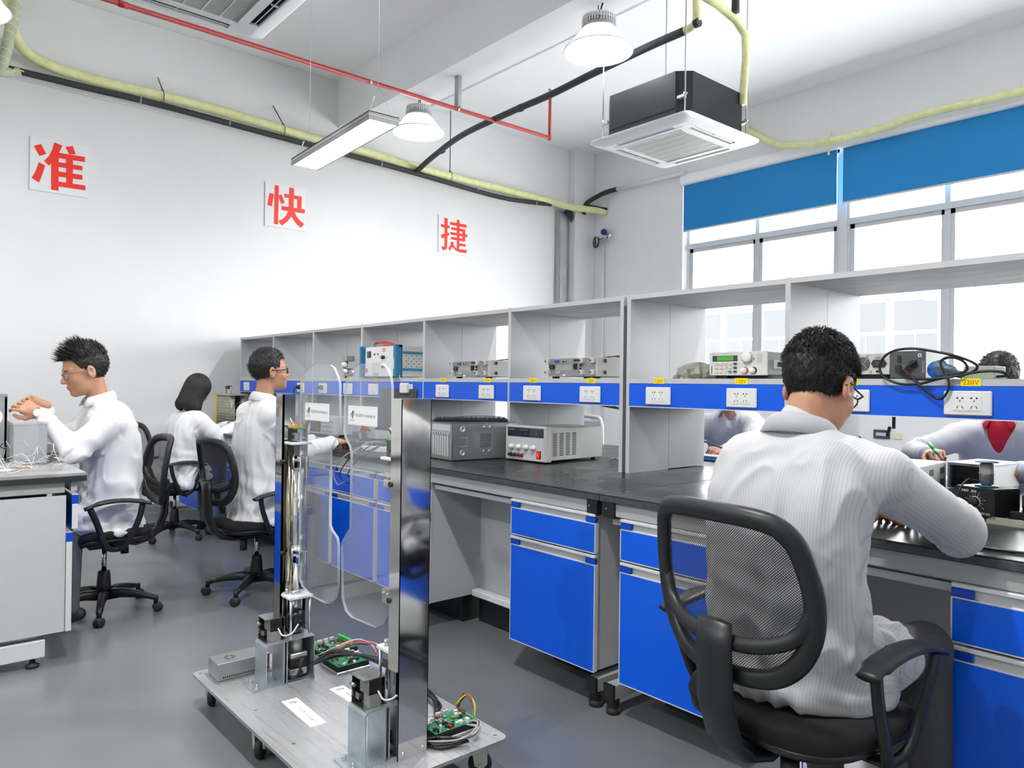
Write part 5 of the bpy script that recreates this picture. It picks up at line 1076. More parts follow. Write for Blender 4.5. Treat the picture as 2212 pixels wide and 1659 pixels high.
for (x, y, a, L_) in ((-2.50, 1.178, .0, .26), (-2.50, 1.375, .06, .25)):
    l = MB(); l.box(-L_/2, L_/2, -.030, .030, .0, .0008, paper); write(l, 'PULOON Technology Inc.', .165, Matrix.Translation((.03, 0, .001)), text_dark, h=.014)
    l.tube([(-.095+.009*math.cos(t), .013*math.sin(t), .001) for t in [i*PI/8 for i in range(16)]], .0009, text_dark, 4, close=True); l.tube([(-.108, -.018, .001), (-.10, 0, .001), (-.092, .014, .001)], .0009, text_dark, 4)
    o = l.build('name_label', gate, (x-GX, y-GY, .1402), (0, 0, -.03+a))
# loose parts bolted on the plate: power supply and circuit boards
def on_plate(x, y): return (x-GX, y-GY, .140)
s = MB(); hx_, hy_ = .055, .105
s.box(-hx_, hx_, -hy_, hy_, .004, .072, galv, b=.002); s.box(-hx_-.012, hx_+.012, -hy_-.01, hy_+.01, 0, .004, galv)
for i in range(24): s.box(hx_, hx_+.0006, -hy_+.02+i*.0078, -hy_+.0235+i*.0078, .012, .02, hole_black)
for r_ in (.016, .022):
    for k_ in range(6): a = k_*PI/3; s.prism([(r_*math.cos(a+t*.75), r_*math.sin(a+t*.75)) for t in (0, .5, 1)] + [((r_-.003)*math.cos(a+t*.75), (r_-.003)*math.sin(a+t*.75)) for t in (1, .5, 0)], .0721, .0725, hole_black, Matrix.Translation((0, -.04, 0)))
s.build('power_module', gate, on_plate(-3.005, 1.135))
def board(x, y, rz, w, d, seed, terminals):
    p = MB(); p.box(-w/2, w/2, -d/2, d/2, .0, .012, steel, b=.002); p.box(-w/2+.004, w/2-.004, -d/2+.004, d/2-.004, .0125, .028, hole_black); p = p.build('board_tray', gate, on_plate(x, y), (0, 0, rz))
    q = MB(); q.box(-w/2+.008, w/2-.008, -d/2+.008, d/2-.008, .030, .032, pcb_green); q.build('circuit_board', p)
    random.seed(seed); q = MB()
    for i in range(46):
        a, b = random.uniform(-w/2+.015, w/2-.015), random.uniform(-d/2+.015, d/2-.015); sx, sy = random.uniform(.002, .008), random.uniform(.002, .008)
        q.box(a-sx, a+sx, b-sy, b+sy, .032, .032+random.uniform(.002, .014), random.choice([text_dark, white_pl, dark_grey_pl, white_pl, copper_wire, red_pl, steel, MATS['cream_key']]))
    for i in range(4): q.box(-w/2+.012, -w/2+.022, -d/2+.02+i*.03, -d/2+.04+i*.03, .032, .046, white_pl)
    q.build('components', p)
    if terminals:
        for i in range(2): q = MB(); q.box(-w/2+.012+i*.05, -w/2+.058+i*.05, d/2-.02, d/2-.006, .032, .052, green_pl, b=.002); q.build('terminal_block', p)
    return p
board(-2.80, 1.50, math.radians(0), .16, .15, 21, False); board(-2.97, 1.53, math.radians(4), .16, .17, 22, True); board(-2.06, 1.495, math.radians(0), .13, .19, 23, False)
random.seed(9)
def bundle(pts, n, spread, mats, name, r=.0035):
    w = MB()
    for i in range(n):
        w.tube(bez([(p[0]-GX+random.uniform(-spread, spread), p[1]-GY+random.uniform(-spread, spread), max(.146, p[2]+random.uniform(-spread, spread)*.6)) for p in pts], 5), r, mats[i % len(mats)], 6)
    w.build(name, gate)
bundle([(-2.76, 1.33, .20), (-2.72, 1.42, .235), (-2.62, 1.50, .24), (-2.50, 1.58, .20), (-2.36, 1.60, .16), (-2.2, 1.56, .155), (-2.1, 1.42, .155)], 5, .016, [cable_black], 'cable_loom', .005)
bundle([(-2.78, 1.38, .21), (-2.72, 1.5, .26), (-2.66, 1.57, .25), (-2.64, 1.56, .20)], 5, .014, [copper_wire, cable_white, text_dark, red_pl, mat('pink_wire', (.7, .3, .4), .5)], 'thin_wires', .002)
bundle([(-2.02, 1.38, .152), (-1.97, 1.43, .160), (-1.94, 1.50, .168), (-1.98, 1.56, .170), (-2.04, 1.50, .165), (-2.02, 1.42, .158)], 3, .014, [cable_grey], 'grey_cable_coil', .0035)
bundle([(-2.04, 1.37, .152), (-1.99, 1.42, .156), (-1.95, 1.48, .156), (-1.97, 1.40, .152), (-2.00, 1.385, .152)], 5, .014, [cable_black], 'black_cable_coil', .0045)
bundle([(-2.12, 1.58, .18), (-2.10, 1.60, .225), (-2.05, 1.60, .21), (-2.03, 1.585, .165)], 6, .008, [mat('rainbow_a', (.0, .4, .35), .5), sticker_yellow, cable_white, red_pl, text_dark, mat('brown_wire', (.25, .1, .03), .5)], 'ribbon_wires', .0022)
for x, y in ((-3.09, 1.01), (-1.93, 1.60), (-1.93, 1.02), (-2.62, 1.05), (-2.3, 1.05)):
    b = MB(); b.cyl((x-GX, y-GY, .14), (x-GX, y-GY, .1412), .006, steel, 10); b.build('bolt', gate)
# ------------------------------------------------------------------ office chairs
def make_chair(label, loc, rz, sz=.50, back_dz=0.0):
    r = thing('office_chair', label, 'chair', loc, rz, 'black mesh back office chairs')
    b = MB(); b.lathe([(.036, .082), (.046, .088), (.044, .115), (.034, .125)], black_pl, 20); b.build('base_hub', r)
    for k in range(5):
        a = k*2*PI/5 + .35; T = Matrix.Rotation(a, 4, 'Z')
        l = MB(); P = [(.03, .103), (.10, .112), (.18, .104), (.25, .088), (.285, .078)]; wd = [.026, .022, .019, .017, .016]; th = [.030, .026, .020, .014, .012]
        vs = []; fs = []
        for (x, z), w_, t_ in zip(P, wd, th):
            for (yy, zz) in ((-w_, -t_), (w_, -t_), (w_, t_*.3), (w_*.55, t_), (-w_*.55, t_), (-w_, t_*.3)): vs.append((x, yy, z+zz*.9))
        n = 6
        for j in range(len(P)-1):
            for i in range(n): fs.append((j*n+i, j*n+(i+1) % n, (j+1)*n+(i+1) % n, (j+1)*n+i))
        fs += [tuple(range(n))[::-1], tuple((len(P)-1)*n+i for i in range(n))]
        l.add(vs, fs, black_pl, True, T); l.cyl(T @ Vector((.285, 0, .05)), T @ Vector((.285, 0, .092)), .013, black_pl, 12); lg = l.build('base_leg', r)
        c = MB(); Tc = T @ Matrix.Translation((.295, 0, .026)) @ Matrix.Rotation(.6+k, 4, 'Z')
        for s in (-1, 1): c.lathe([(.004, -.008), (.022, -.008), (.026, -.004), (.026, .004), (.022, .008), (.004, .008)], black_soft, 18, Tc @ Matrix.Translation((0, s*.013, 0)) @ Matrix.Rotation(PI/2, 4, 'X'))
        c.lathe([(.015, -.006), (.024, -.006), (.024, .006), (.015, .006)], black_pl, 14, Tc @ Matrix.Translation((0, 0, .004)) @ Matrix.Rotation(PI/2, 4, 'X')); c.build('caster', lg)
    g = MB(); g.lathe([(.036, .12), (.038, .14), (.034, .20), (.030, .235), (.024, .24)], black_pl, 20); g.build('piston_cover', r)
    g = MB(); g.cyl((0, 0, .23), (0, 0, sz-.075), .0135, chrome, 16); g.build('piston', r)
    m = MB(); m.box(-.05, .05, -.10, .09, sz-.085, sz-.045, black_pl, b=.006); m.cyl((.06, -.12, sz-.145), (.06, -.12, sz-.08), .022, black_soft, 14); m.cyl((.05, .0, sz-.065), (.22, .02, sz-.075), .005, black_pl, 8); m.build('tilt_mechanism', r)
    # seat
    def rs(w, d, e=3.2, n=36): return [(math.copysign(abs(math.cos(t))**(2/e), math.cos(t))*w, math.copysign(abs(math.sin(t))**(2/e), math.sin(t))*d) for t in [2*PI*i/n for i in range(n)]]
    def lo(mb, rings, m_, dip=0.0):
        n = len(rings[0][0]); vs = []
        for P, z in rings:
            for x, y in P: vs.append((x, y, z - dip*max(0, y-.12)*1.2 + .18*x*x))
        fs = [(j*n+i, j*n+(i+1) % n, (j+1)*n+(i+1) % n, (j+1)*n+i) for j in range(len(rings)-1) for i in range(n)] + [tuple(range(n))[::-1], tuple((len(rings)-1)*n+i for i in range(n))]
        mb.add(vs, fs, m_, True)
    s = MB(); lo(s, [(rs(.205, .195), sz-.022), (rs(.236, .225), sz-.014), (rs(.245, .232), sz+.008), (rs(.238, .226), sz+.030), (rs(.205, .195), sz+.042), (rs(.10, .09), sz+.040)], chair_cloth, .25); s.build('seat', r)
    s = MB(); lo(s, [(rs(.15, .14), sz-.05), (rs(.215, .205), sz-.040), (rs(.238, .226), sz-.022), (rs(.236, .224), sz-.012)], black_pl, .25); s.build('seat_pan', r)
    # backrest: closed frame ring, lumbar arc, fabric and spine
    z0 = sz+.155+back_dz
    def bow(x): return -.285 + 1.15*x*x
    ring2 = []
    keys = [(0, .374), (.125, .366), (.178, .332), (.202, .265), (.211, .190), (.200, .115), (.165, .052), (.105, .012), (.0, .0), (-.105, .012), (-.165, .052), (-.200, .115), (-.211, .190), (-.204, .275), (-.184, .345), (-.125, .370)]
    n = len(keys)
    for i in range(n):
        P = [Vector((*keys[(i+k) % n], 0)) for k in (-1, 0, 1, 2)]
        for j in range(5):
            t = j/5; v = 0.5*((2*P[1]) + (P[2]-P[0])*t + (2*P[0]-5*P[1]+4*P[2]-P[3])*t*t + (3*P[1]-3*P[2]+P[3]-P[0])*t**3); ring2.append((v.x, v.y))
    def lean(z): return -.05*(z/.37)
    def bp(x, z, off=0): return (x, bow(x)+lean(z)+off, z0+z)
    f = MB(); f.tube([bp(x, z) for x, z in ring2], .0205, black_pl, 10, close=True, flat=(.85, 1.15), up=(0, 0, 1)); f.build('back_frame', r)
    f = MB(); f.tube(bez([bp(-.208, .185), bp(-.175, .122, -.004), bp(-.10, .088, -.012), bp(0, .080, -.014), bp(.10, .088, -.012), bp(.175, .122, -.004), bp(.208, .185)], 6), .0165, black_pl, 10, flat=(.9, 1.1)); f.build('lumbar_arc', r)
    f = MB(); vs = []; fs = []; NX, NZ = 16, 14
    # fabric: grid clipped to ring by radial scaling
    cx, cz = 0, .19; rr_ = [(x-cx, z-cz) for x, z in ring2]; N = len(rr_)
    for k in range(0, 7):
        q = k/6
        for (x, z) in rr_:
            X_, Z_ = cx+x*q, cz+z*q; vs.append((X_, bow(X_)+lean(Z_)+.004, z0+Z_))
    for k in range(6):
        for i in range(N): fs.append((k*N+i, k*N+(i+1) % N, (k+1)*N+(i+1) % N, (k+1)*N+i))
    f.add(vs, fs, mesh_mat, True); f.build('back_mesh', r)
    f = MB(); f.tube([(0, -.06, sz-.055), (0, -.16, sz-.075), (0, -.235, sz-.055), (0, -.285, sz-.01), (0, -.318, sz+.08), (0, -.326, z0+.07), (0, -.325, z0+.125)], [.030, .036, .038, .038, .038, .037, .036], black_pl, 12, flat=(1.38, .50)); f.build('back_spine', r)
    for s in (-1, 1):
        x = .268 if s > 0 else -.298; zt = sz+.205
        a = MB(); a.tube(bez([(x+s*.004, -.165, zt-.016), (x, -.11, zt), (x, -.02, zt+.012), (x, .08, zt+.006), (x-s*.004, .16, zt-.022)], 5), [.026]*4+[.033]*13+[.026]*4, black_pl, 10, flat=(1.0, .36), up=(0, 0, 1)); a.build('arm_pad', r)
        a = MB(); a.tube(bez([(x, -.125, zt-.012), (x-s*.002, -.105, zt-.10), (x-s*.012, -.05, sz-.02), (x-s*.035, .0, sz-.052), (x-s*.015, .055, sz-.02), (x-s*.002, .10, zt-.10), (x, .135, zt-.016)], 5), .0135, black_pl, 8, flat=(1.2, .9))
        a.tube([(x-s*.03, -.0, sz-.050), (s*.20, 0, sz-.056), (s*.05, 0, sz-.060)], .015, black_pl, 8, flat=(1.6, .6), up=(0, 0, 1)); a.build('arm_frame', r)
    return r
chair1 = make_chair('black office chair under the man at the left desk', (-4.72, 1.0, 0), PI+.0, .455)
chair2 = make_chair('black office chair under the man in dark glasses at the bench', (-4.58, 1.83, 0), .12, .44)
chair3 = make_chair('black office chair under the long haired woman', (-6.65, 1.94, 0), .05, .44)
chair4 = make_chair('large black office chair in the foreground at right', (-.948, 1.780, 0), -.10, .525, -.012)
chair5 = make_chair('black office chair on the window side, under the man whose head is hidden', (-2.45, 4.75, 0), PI, .48)
chair6 = make_chair('black office chair on the window side, under the man with the red collar', (-1.05, 4.75, 0), PI, .48)
# ------------------------------------------------------------------ people: smooth blended surfaces from a distance field
from mathutils import noise as mnoise
class Field:
    def __init__(s, lo, hi, h):
        s.h = h; s.lo = np.array(lo, np.float32); n = np.ceil((np.array(hi)-np.array(lo))/h).astype(int)+1; s.n = n
        s.F = np.full(tuple(n), 9.0, np.float32)
    def region(s, lo, hi):
        a = np.maximum(0, np.floor((np.array(lo)-s.lo)/s.h).astype(int)); b = np.minimum(s.n, np.ceil((np.array(hi)-s.lo)/s.h).astype(int)+1)
        if (b <= a).any(): return None
        ax = [(s.lo[i] + s.h*np.arange(a[i], b[i])).astype(np.float32) for i in range(3)]
        X, Y, Z = ax[0][:, None, None], ax[1][None, :, None], ax[2][None, None, :]
        return (slice(a[0], b[0]), slice(a[1], b[1]), slice(a[2], b[2])), X, Y, Z
    def blend(s, sl, d, k, sub=False):
        f = s.F[sl]
        if sub:
            hh = np.clip(.5-.5*(f+d)/k, 0, 1); s.F[sl] = f*(1-hh) + (-d)*hh + k*hh*(1-hh); return
        if k <= 0: s.F[sl] = np.minimum(f, d); return
        hh = np.clip(.5+.5*(f-d)/k, 0, 1); s.F[sl] = f*(1-hh) + d*hh - k*hh*(1-hh)
    def cap(s, a, b, ra, rb=None, k=.02):
        rb = ra if rb is None else rb; a = np.array(a, np.float32); b = np.array(b, np.float32); m = max(ra, rb)+k+.02
        R = s.region(np.minimum(a, b)-m, np.maximum(a, b)+m)
        if R is None: return
        sl, X, Y, Z = R; ba = b-a; L = float(ba@ba)+1e-9
        t = np.clip(((X-a[0])*ba[0]+(Y-a[1])*ba[1]+(Z-a[2])*ba[2])/L, 0, 1)
        d = np.sqrt((X-a[0]-t*ba[0])**2+(Y-a[1]-t*ba[1])**2+(Z-a[2]-t*ba[2])**2) - (ra+(rb-ra)*t); s.blend(sl, d, k)
def nets(fd, half=None):
    F = fd.F; S = F < 0; nx, ny, nz = F.shape
    Cn = np.zeros((nx-1, ny-1, nz-1), np.int8)
    for i in (0, 1):
        for j in (0, 1):
            for k in (0, 1): Cn += S[i:nx-1+i, j:ny-1+j, k:nz-1+k]
    act = (Cn > 0) & (Cn < 8); I, J, K = np.nonzero(act); N = len(I); idx = np.full(act.shape, -1, np.int32); idx[act] = np.arange(N)
    P = np.zeros((N, 3), np.float64); W = np.zeros(N)
    cs = [(i, j, k) for i in (0, 1) for j in (0, 1) for k in (0, 1)]
    for a in cs:
        for ax in range(3):
            if a[ax] == 1: continue
            b = list(a); b[ax] = 1; f0 = F[I+a[0], J+a[1], K+a[2]]; f1 = F[I+b[0], J+b[1], K+b[2]]; m = (f0 < 0) != (f1 < 0)
            t = np.where(m, f0/np.where(m, f0-f1, 1), 0); p = np.tile(np.array(a, float), (N, 1)); p[:, ax] += t; P += p*m[:, None]; W += m
    P = P/W[:, None] + np.stack([I, J, K], 1); V = P*fd.h + fd.lo
    Q = []
    for ax in range(3):
        o = [1, 1, 1]; o[ax] = 0; sh = [nx, ny, nz]
        sl0 = tuple(slice(o[i], sh[i]-1) for i in range(3)); sl1 = tuple(slice(o[i]+(1 if i == ax else 0), sh[i]-1+(1 if i == ax else 0)) for i in range(3))
        A, B = S[sl0], S[sl1]; m = A != B; e = np.argwhere(m) + np.array(o); inside = A[m]
        u, v = [(1, 2), (2, 0), (0, 1)][ax]; du = np.zeros(3, int); du[u] = 1; dv = np.zeros(3, int); dv[v] = 1
        g = lambda c: idx[c[:, 0], c[:, 1], c[:, 2]]
        q = np.stack([g(e-du-dv), g(e-dv), g(e), g(e-du)], 1); q[~inside] = q[~inside][:, ::-1]; Q.append(q)
    Q = np.concatenate(Q); Q = Q[(Q >= 0).all(1)]; return V, Q
def np_mesh(name, V, Q, mats, parent=None, mi=None, uv=None):
    me = bpy.data.meshes.new(name); me.vertices.add(len(V)); me.vertices.foreach_set('co', V.astype(np.float32).ravel())
    me.loops.add(Q.size); me.loops.foreach_set('vertex_index', Q.astype(np.int32).ravel()); me.polygons.add(len(Q)); me.polygons.foreach_set('loop_start', np.arange(0, Q.size, 4, dtype=np.int32))
    for m in mats: me.materials.append(m)
    if mi is not None: me.polygons.foreach_set('material_index', mi.astype(np.int32))
    me.update(calc_edges=True); me.validate(); me.polygons.foreach_set('use_smooth', np.ones(len(me.polygons), bool))
    if uv is not None:
        l = me.uv_layers.new(name='uv'); vi = np.empty(len(me.loops), np.int32); me.loops.foreach_get('vertex_index', vi); d = np.zeros((len(vi), 2), np.float32); d[:, 0] = uv[vi]; l.data.foreach_set('uv', d.ravel())
    o = bpy.data.objects.new(name, me); C.objects.link(o)
    if parent is not None: o.parent = parent; o.location = -np.array(parent.location) if parent.parent is None else (0, 0, 0)
    return o
def normals(V, Q):
    a, b, c, d = (V[Q[:, i]] for i in range(4)); n = np.cross(c-a, d-b); N = np.zeros_like(V)
    for i in range(4): np.add.at(N, Q[:, i], n)
    return N/np.maximum(1e-12, np.linalg.norm(N, axis=1))[:, None]
def v3(*a): return np.array(a, float)
def unit(a): a = np.array(a, float); return a/np.linalg.norm(a)

class Head:
    def __init__(s, c, fwd, up, sc=1.05):
        f = unit(fwd); r = unit(np.cross(f, up)); u = np.cross(r, f); s.c = np.array(c, float); s.R = np.stack([r, f, u], 1)*sc; s.Ri = np.linalg.inv(s.R); s.sc = sc
    def w(s, *p): return s.c + s.R @ np.array(p, float)
    def mat(s): R = s.R; c = s.c; return Matrix(((R[0,0], R[0,1], R[0,2], c[0]), (R[1,0], R[1,1], R[1,2], c[1]), (R[2,0], R[2,1], R[2,2], c[2]), (0, 0, 0, 1)))
def smin(a, b, k): h = np.clip(.5+.5*(b-a)/k, 0, 1); return b*(1-h)+a*h-k*h*(1-h)
def ell(q, c, r):
    x, y, z = (q[..., i]-c[i] for i in range(3)); a = np.sqrt((x/r[0])**2+(y/r[1])**2+(z/r[2])**2)
    b = np.sqrt((x/r[0]**2)**2+(y/r[1]**2)**2+(z/r[2]**2)**2)+1e-6; return a*(a-1)/b
def lcap(q, a, b, ra, rb):
    a = np.array(a); b = np.array(b); ba = b-a; p = q-a; t = np.clip((p@ba)/(ba@ba), 0, 1); return np.linalg.norm(p-t[..., None]*ba, axis=-1)-(ra+(rb-ra)*t)
def head_sdf(q, fem=False):
    d = ell(q, (0, -.014, .036), (.077, .099, .086))
    d = smin(d, ell(q, (0, .026, -.022), (.064, .066, .082)), .03)
    d = smin(d, ell(q, (0, .030, -.072), (.050 if not fem else .044, .050, .040)), .03); d = smin(d, ell(q, (0, .070, -.097), (.022, .018, .017)), .022)
    for s in (-1, 1):
        d = smin(d, ell(q, (s*.038, .056, -.030), (.024, .024, .024)), .02)
        d = smin(d, lcap(q, (s*.012, .083, .020), (s*.042, .070, .020), .010, .009), .014)
        e = -ell(q, (s*.031, .096, .0), (.017, .012, .011)); h = np.clip(.5-.5*(d-e)/.012, 0, 1); d = d*(1-h)+e*h+.012*h*(1-h)
        d = smin(d, ell(q, (s*.031, .076, -.001), (.0155, .0125, .0125)), .003)
        er = ell(q, (s*.081, -.010, -.008), (.009, .019, .032)); er = np.maximum(er, -ell(q, (s*.090, -.007, -.004), (.008, .010, .019))); d = smin(d, er, .006)
        d = smin(d, ell(q, (s*.011, .094, -.036), (.009, .011, .0075)), .006)
    d = smin(d, lcap(q, (0, .086, .008), (0, .107, -.030), .0065, .0105), .012)
    d = smin(d, lcap(q, (-.018, .086, -.060), (.018, .086, -.060), .0045, .0045), .004); d = smin(d, lcap(q, (-.010, .093, -.059), (.010, .093, -.059), .0045, .0045), .006)
    d = smin(d, lcap(q, (-.014, .088, -.070), (.014, .088, -.070), .0055, .0055), .005)
    g = -lcap(q, (-.020, .0985, -.0650), (.020, .0985, -.0650), .002, .002); d = np.maximum(d, g)
    return d
def add_head(fd, H, fem=False):
    m = .15*H.sc; R = fd.region(H.c-m-.02, H.c+m+.02); sl, X, Y, Z = R
    q = np.stack(np.broadcast_arrays(X-H.c[0], Y-H.c[1], Z-H.c[2]), -1) @ H.Ri.T.astype(np.float32); fd.blend(sl, (head_sdf(q, fem)*H.sc).astype(np.float32), .015)
def hand(fd, wrist, d, pn, side, curl=.5, spread=.10, thumb=.6, sc=1.0, point=None):
    """d: direction of the fingers, pn: palm normal (palm side), side: +1 thumb to the right of d seen from the back of the hand"""
    d = unit(d); pn = unit(np.array(pn)-d*np.dot(pn, d)); sdir = np.cross(d, -pn)*side   # towards the thumb
    w = np.array(wrist, float); L = .088*sc
    K = []
    for i, (o, l) in enumerate(((.030, .96), (.010, 1.0), (-.011, .97), (-.030, .90))):
        a = w + sdir*o*.45*sc; b = w + d*L*l + sdir*o*sc - pn*(.003 if i in (0, 3) else .0); fd.cap(a, b, .017*sc, .0115*sc, .014); K.append(b)
    fd.cap(w-d*.01, w+d*.05, .024*sc, .022*sc, .02)
    for i, b in enumerate(K):
        ln = (.042, .046, .043, .034)[i]*sc; cu = curl[i] if isinstance(curl, (list, tuple)) else curl; cu = cu*(1+.08*i); f = unit(d + sdir*(.5-i/3)*spread*2); p = b; ang = 0; r = (.0088, .0090, .0086, .0078)[i]*sc
        for sgl, (q, aa) in enumerate(((1.0, cu*.75), (.62, cu*.95), (.50, cu*.6))):
            ang += aa; dr = f*math.cos(ang)+pn*math.sin(ang); e = p+dr*ln*q; fd.cap(p, e, r, r*.92, .0035); p = e; r *= .93
    tb = w + d*.025*sc + sdir*.022*sc; t1 = tb + (d*.55+sdir*.65+pn*.45*thumb)*.042*sc; t2 = t1 + unit(d*.9+sdir*.15+pn*.6*thumb)*.034*sc; t3 = t2 + unit(d*.85-sdir*.2+pn*.7*thumb)*.027*sc
    fd.cap(tb, t1, .016*sc, .0125*sc, .012); fd.cap(t1, t2, .0112*sc, .0100*sc, .004); fd.cap(t2, t3, .0100*sc, .0085*sc, .004)
def lerp(a, b, t): return np.array(a)*(1-t)+np.array(b)*t

def coat_mesh(P, h, stripe, parent, label=None):
    pts = [P['pelvis'], P['neck'], *P['el'], *P['wr'], *P['kn']]; lo = np.min(pts, 0)-.24; hi = np.max(pts, 0)+.20
    lo[2] = min(lo[2], P['pelvis'][2]-.20); fd = Field(lo, hi, h); rt = P['right']
    st = P['spine']      # list of (centre, half width, radius)
    for (c0, w0, r0), (c1, w1, r1) in zip(st[:-1], st[1:]):
        for t in (0, .34, .67):
            c = lerp(c0, c1, t); w = w0+(w1-w0)*t; r = r0+(r1-r0)*t; fd.cap(c-rt*w, c+rt*w, r, r, .05)
    c, w, r = st[-1]; fd.cap(c-rt*w, c+rt*w, r, r, .04)
    nb = P['neck']
    fd.cap(nb-P['up']*.02, nb+P['up']*.012, .062, .060, .03)
    for s in (0, 1):
        sh, el, wr = P['sh'][s], P['el'][s], P['wr'][s]
        fd.cap(nb + (sh-nb)*.25 - P['up']*.02, sh, .056, .070, .045)
        fd.cap(sh, el, .074, .062, .035); fd.cap(el, lerp(el, wr, .90), .060, .043, .03)
        fd.cap(lerp(el, wr, .86), lerp(el, wr, .97), .042, .037, .012)
    for s in (0, 1):
        hp, kn = P['hip'][s], P['kn'][s]
        fd.cap(hp, lerp(hp, kn, P.get('skirt', .55)), .098, .090, .05)
    # skirt hem falling round the seat
    pv = P['pelvis']; f = P['fwd']
    for a in np.linspace(-1.9, 1.9, 17):
        dv = -f*math.cos(a)*.14 + rt*math.sin(a)*.20; fd.cap(pv+dv*.6, pv+dv+v3(0, 0, -P.get('hem', .10)), .05, .035, .04)
    if P.get('vneck'):
        a, b = nb+f*.075+P['up']*.05, nb+f*.110-P['up']*P['vneck']; Rr = fd.region(np.minimum(a, b)-.15, np.maximum(a, b)+.15); sl, X, Y, Z = Rr
        ba = b-a; t = np.clip(((X-a[0])*ba[0]+(Y-a[1])*ba[1]+(Z-a[2])*ba[2])/float(ba@ba), 0, 1); d = np.sqrt((X-a[0]-t*ba[0])**2+(Y-a[1]-t*ba[1])**2+(Z-a[2]-t*ba[2])**2)-(P.get('vw', .085)*(1-t)+.006); fd.blend(sl, d.astype(np.float32), .006, True)
    V, Q = nets(fd); N = normals(V, Q)
    # wrinkles
    A = P.get('wr_amp', 1.0); D = np.zeros(len(V)); bones = [(P['sh'][s], P['el'][s]) for s in (0, 1)] + [(P['el'][s], P['wr'][s]) for s in (0, 1)]
    best = np.full(len(V), .115); arm = np.full(len(V), -1); tt = np.zeros(len(V))
    for bi, (a, b) in enumerate(bones):
        ba = b-a; t = np.clip(((V-a)@ba)/(ba@ba), -.0, 1.0); dd = np.linalg.norm(V-a-t[:, None]*ba, axis=1)
        if bi < 2: dd = np.where(t < .12, 9, dd)
        m = dd < best; best[m] = dd[m]; arm[m] = bi; tt[m] = t[m]
    sd = P.get('seed', 1)*3.7
    for i in range(len(V)):
        x, y, z = V[i]; bi = arm[i]
        wv = mnoise.noise((x*5+sd, y*5, z*4)); w2 = mnoise.noise((x*9, y*9+sd, z*6))
        if bi >= 0:
            a, b = bones[bi]; t = tt[i]; L = np.linalg.norm(b-a); near = math.exp(-((1-t)*L/.09)**2) if bi < 2 else math.exp(-(t*L/.09)**2)+.7*math.exp(-((1-t)*L/.07)**2)
            ph = t*L*70 + wv*8 + w2*2; r_ = 1-abs(math.sin(ph*.5)); D[i] = .0085*near*(r_*1.6-.6) + .008*wv + .004*w2
        else:
            q = (x*rt[0]+y*rt[1]); zz = z-pv[2]; fold = mnoise.noise((q*16+sd, wv*2+(x*f[0]+y*f[1])*9, zz*2.2)); waist = math.exp(-(zz/.16)**2)
            D[i] = .017*(1-abs(fold)*2.4)*(.5+.7*waist) - .008 + .005*w2 + .009*waist*math.sin(zz*60+wv*9+q*8)*.7
    V0 = V.copy(); V = V + N*(D*A)[:, None]
    uv = None
    if stripe:
        uv = ((V0-pv)@rt)/.0068
        for bi, (a, b) in enumerate(bones):
            m = arm == bi; ax = unit(b-a); n1 = unit(v3(0, 0, 1)-ax*ax[2]); q = V0[m]-a; uv[m] = (q@n1)/.0072
    o = np_mesh('lab_coat', V, Q, [coat_stripe if stripe else coat_white], parent, uv=uv)
    return o
def collar(P, parent, m, opening=.9, r=.068, hgt=.034, name='collar', pos=None):
    c = P['neck'] + P['up']*.012 if pos is None else pos; up = P['up']; f = unit(P['fwd']-up*np.dot(P['fwd'], up)); rt = P['right']; mb = MB(); vs = []; n = 30
    prof = [(r-.006, -.01), (r-.008, hgt), (r-.002, hgt+.005), (r+.010, hgt-.006), (r+.026, -.012), (r+.022, -.014), (r+.004, hgt-.012), (r-.0, -.01)]
    for i in range(n+1):
        a = -PI+opening/2 + (2*PI-opening)*i/n    # 0 = back
        dv = -f*math.cos(a)*.95 + rt*math.sin(a)*1.08; drop = .035*(1-math.cos(a))/2
        fl = 1+.5*max(0, abs(a)/PI-.72)
        for (rr, z) in prof: vs.append(tuple(c + dv*(rr*(fl if rr > r+.015 else 1)) + up*(z-drop) + f*drop*.4))
    k = len(prof); fs = [(i*k+j, (i+1)*k+j, (i+1)*k+(j+1) % k, i*k+(j+1) % k) for i in range(n) for j in range(k)] + [tuple(range(k)), tuple(n*k+j for j in range(k))[::-1]]
    mb.add(vs, fs, m, True); o = mb.build(name, parent)
    o.location = (0, 0, 0); return o
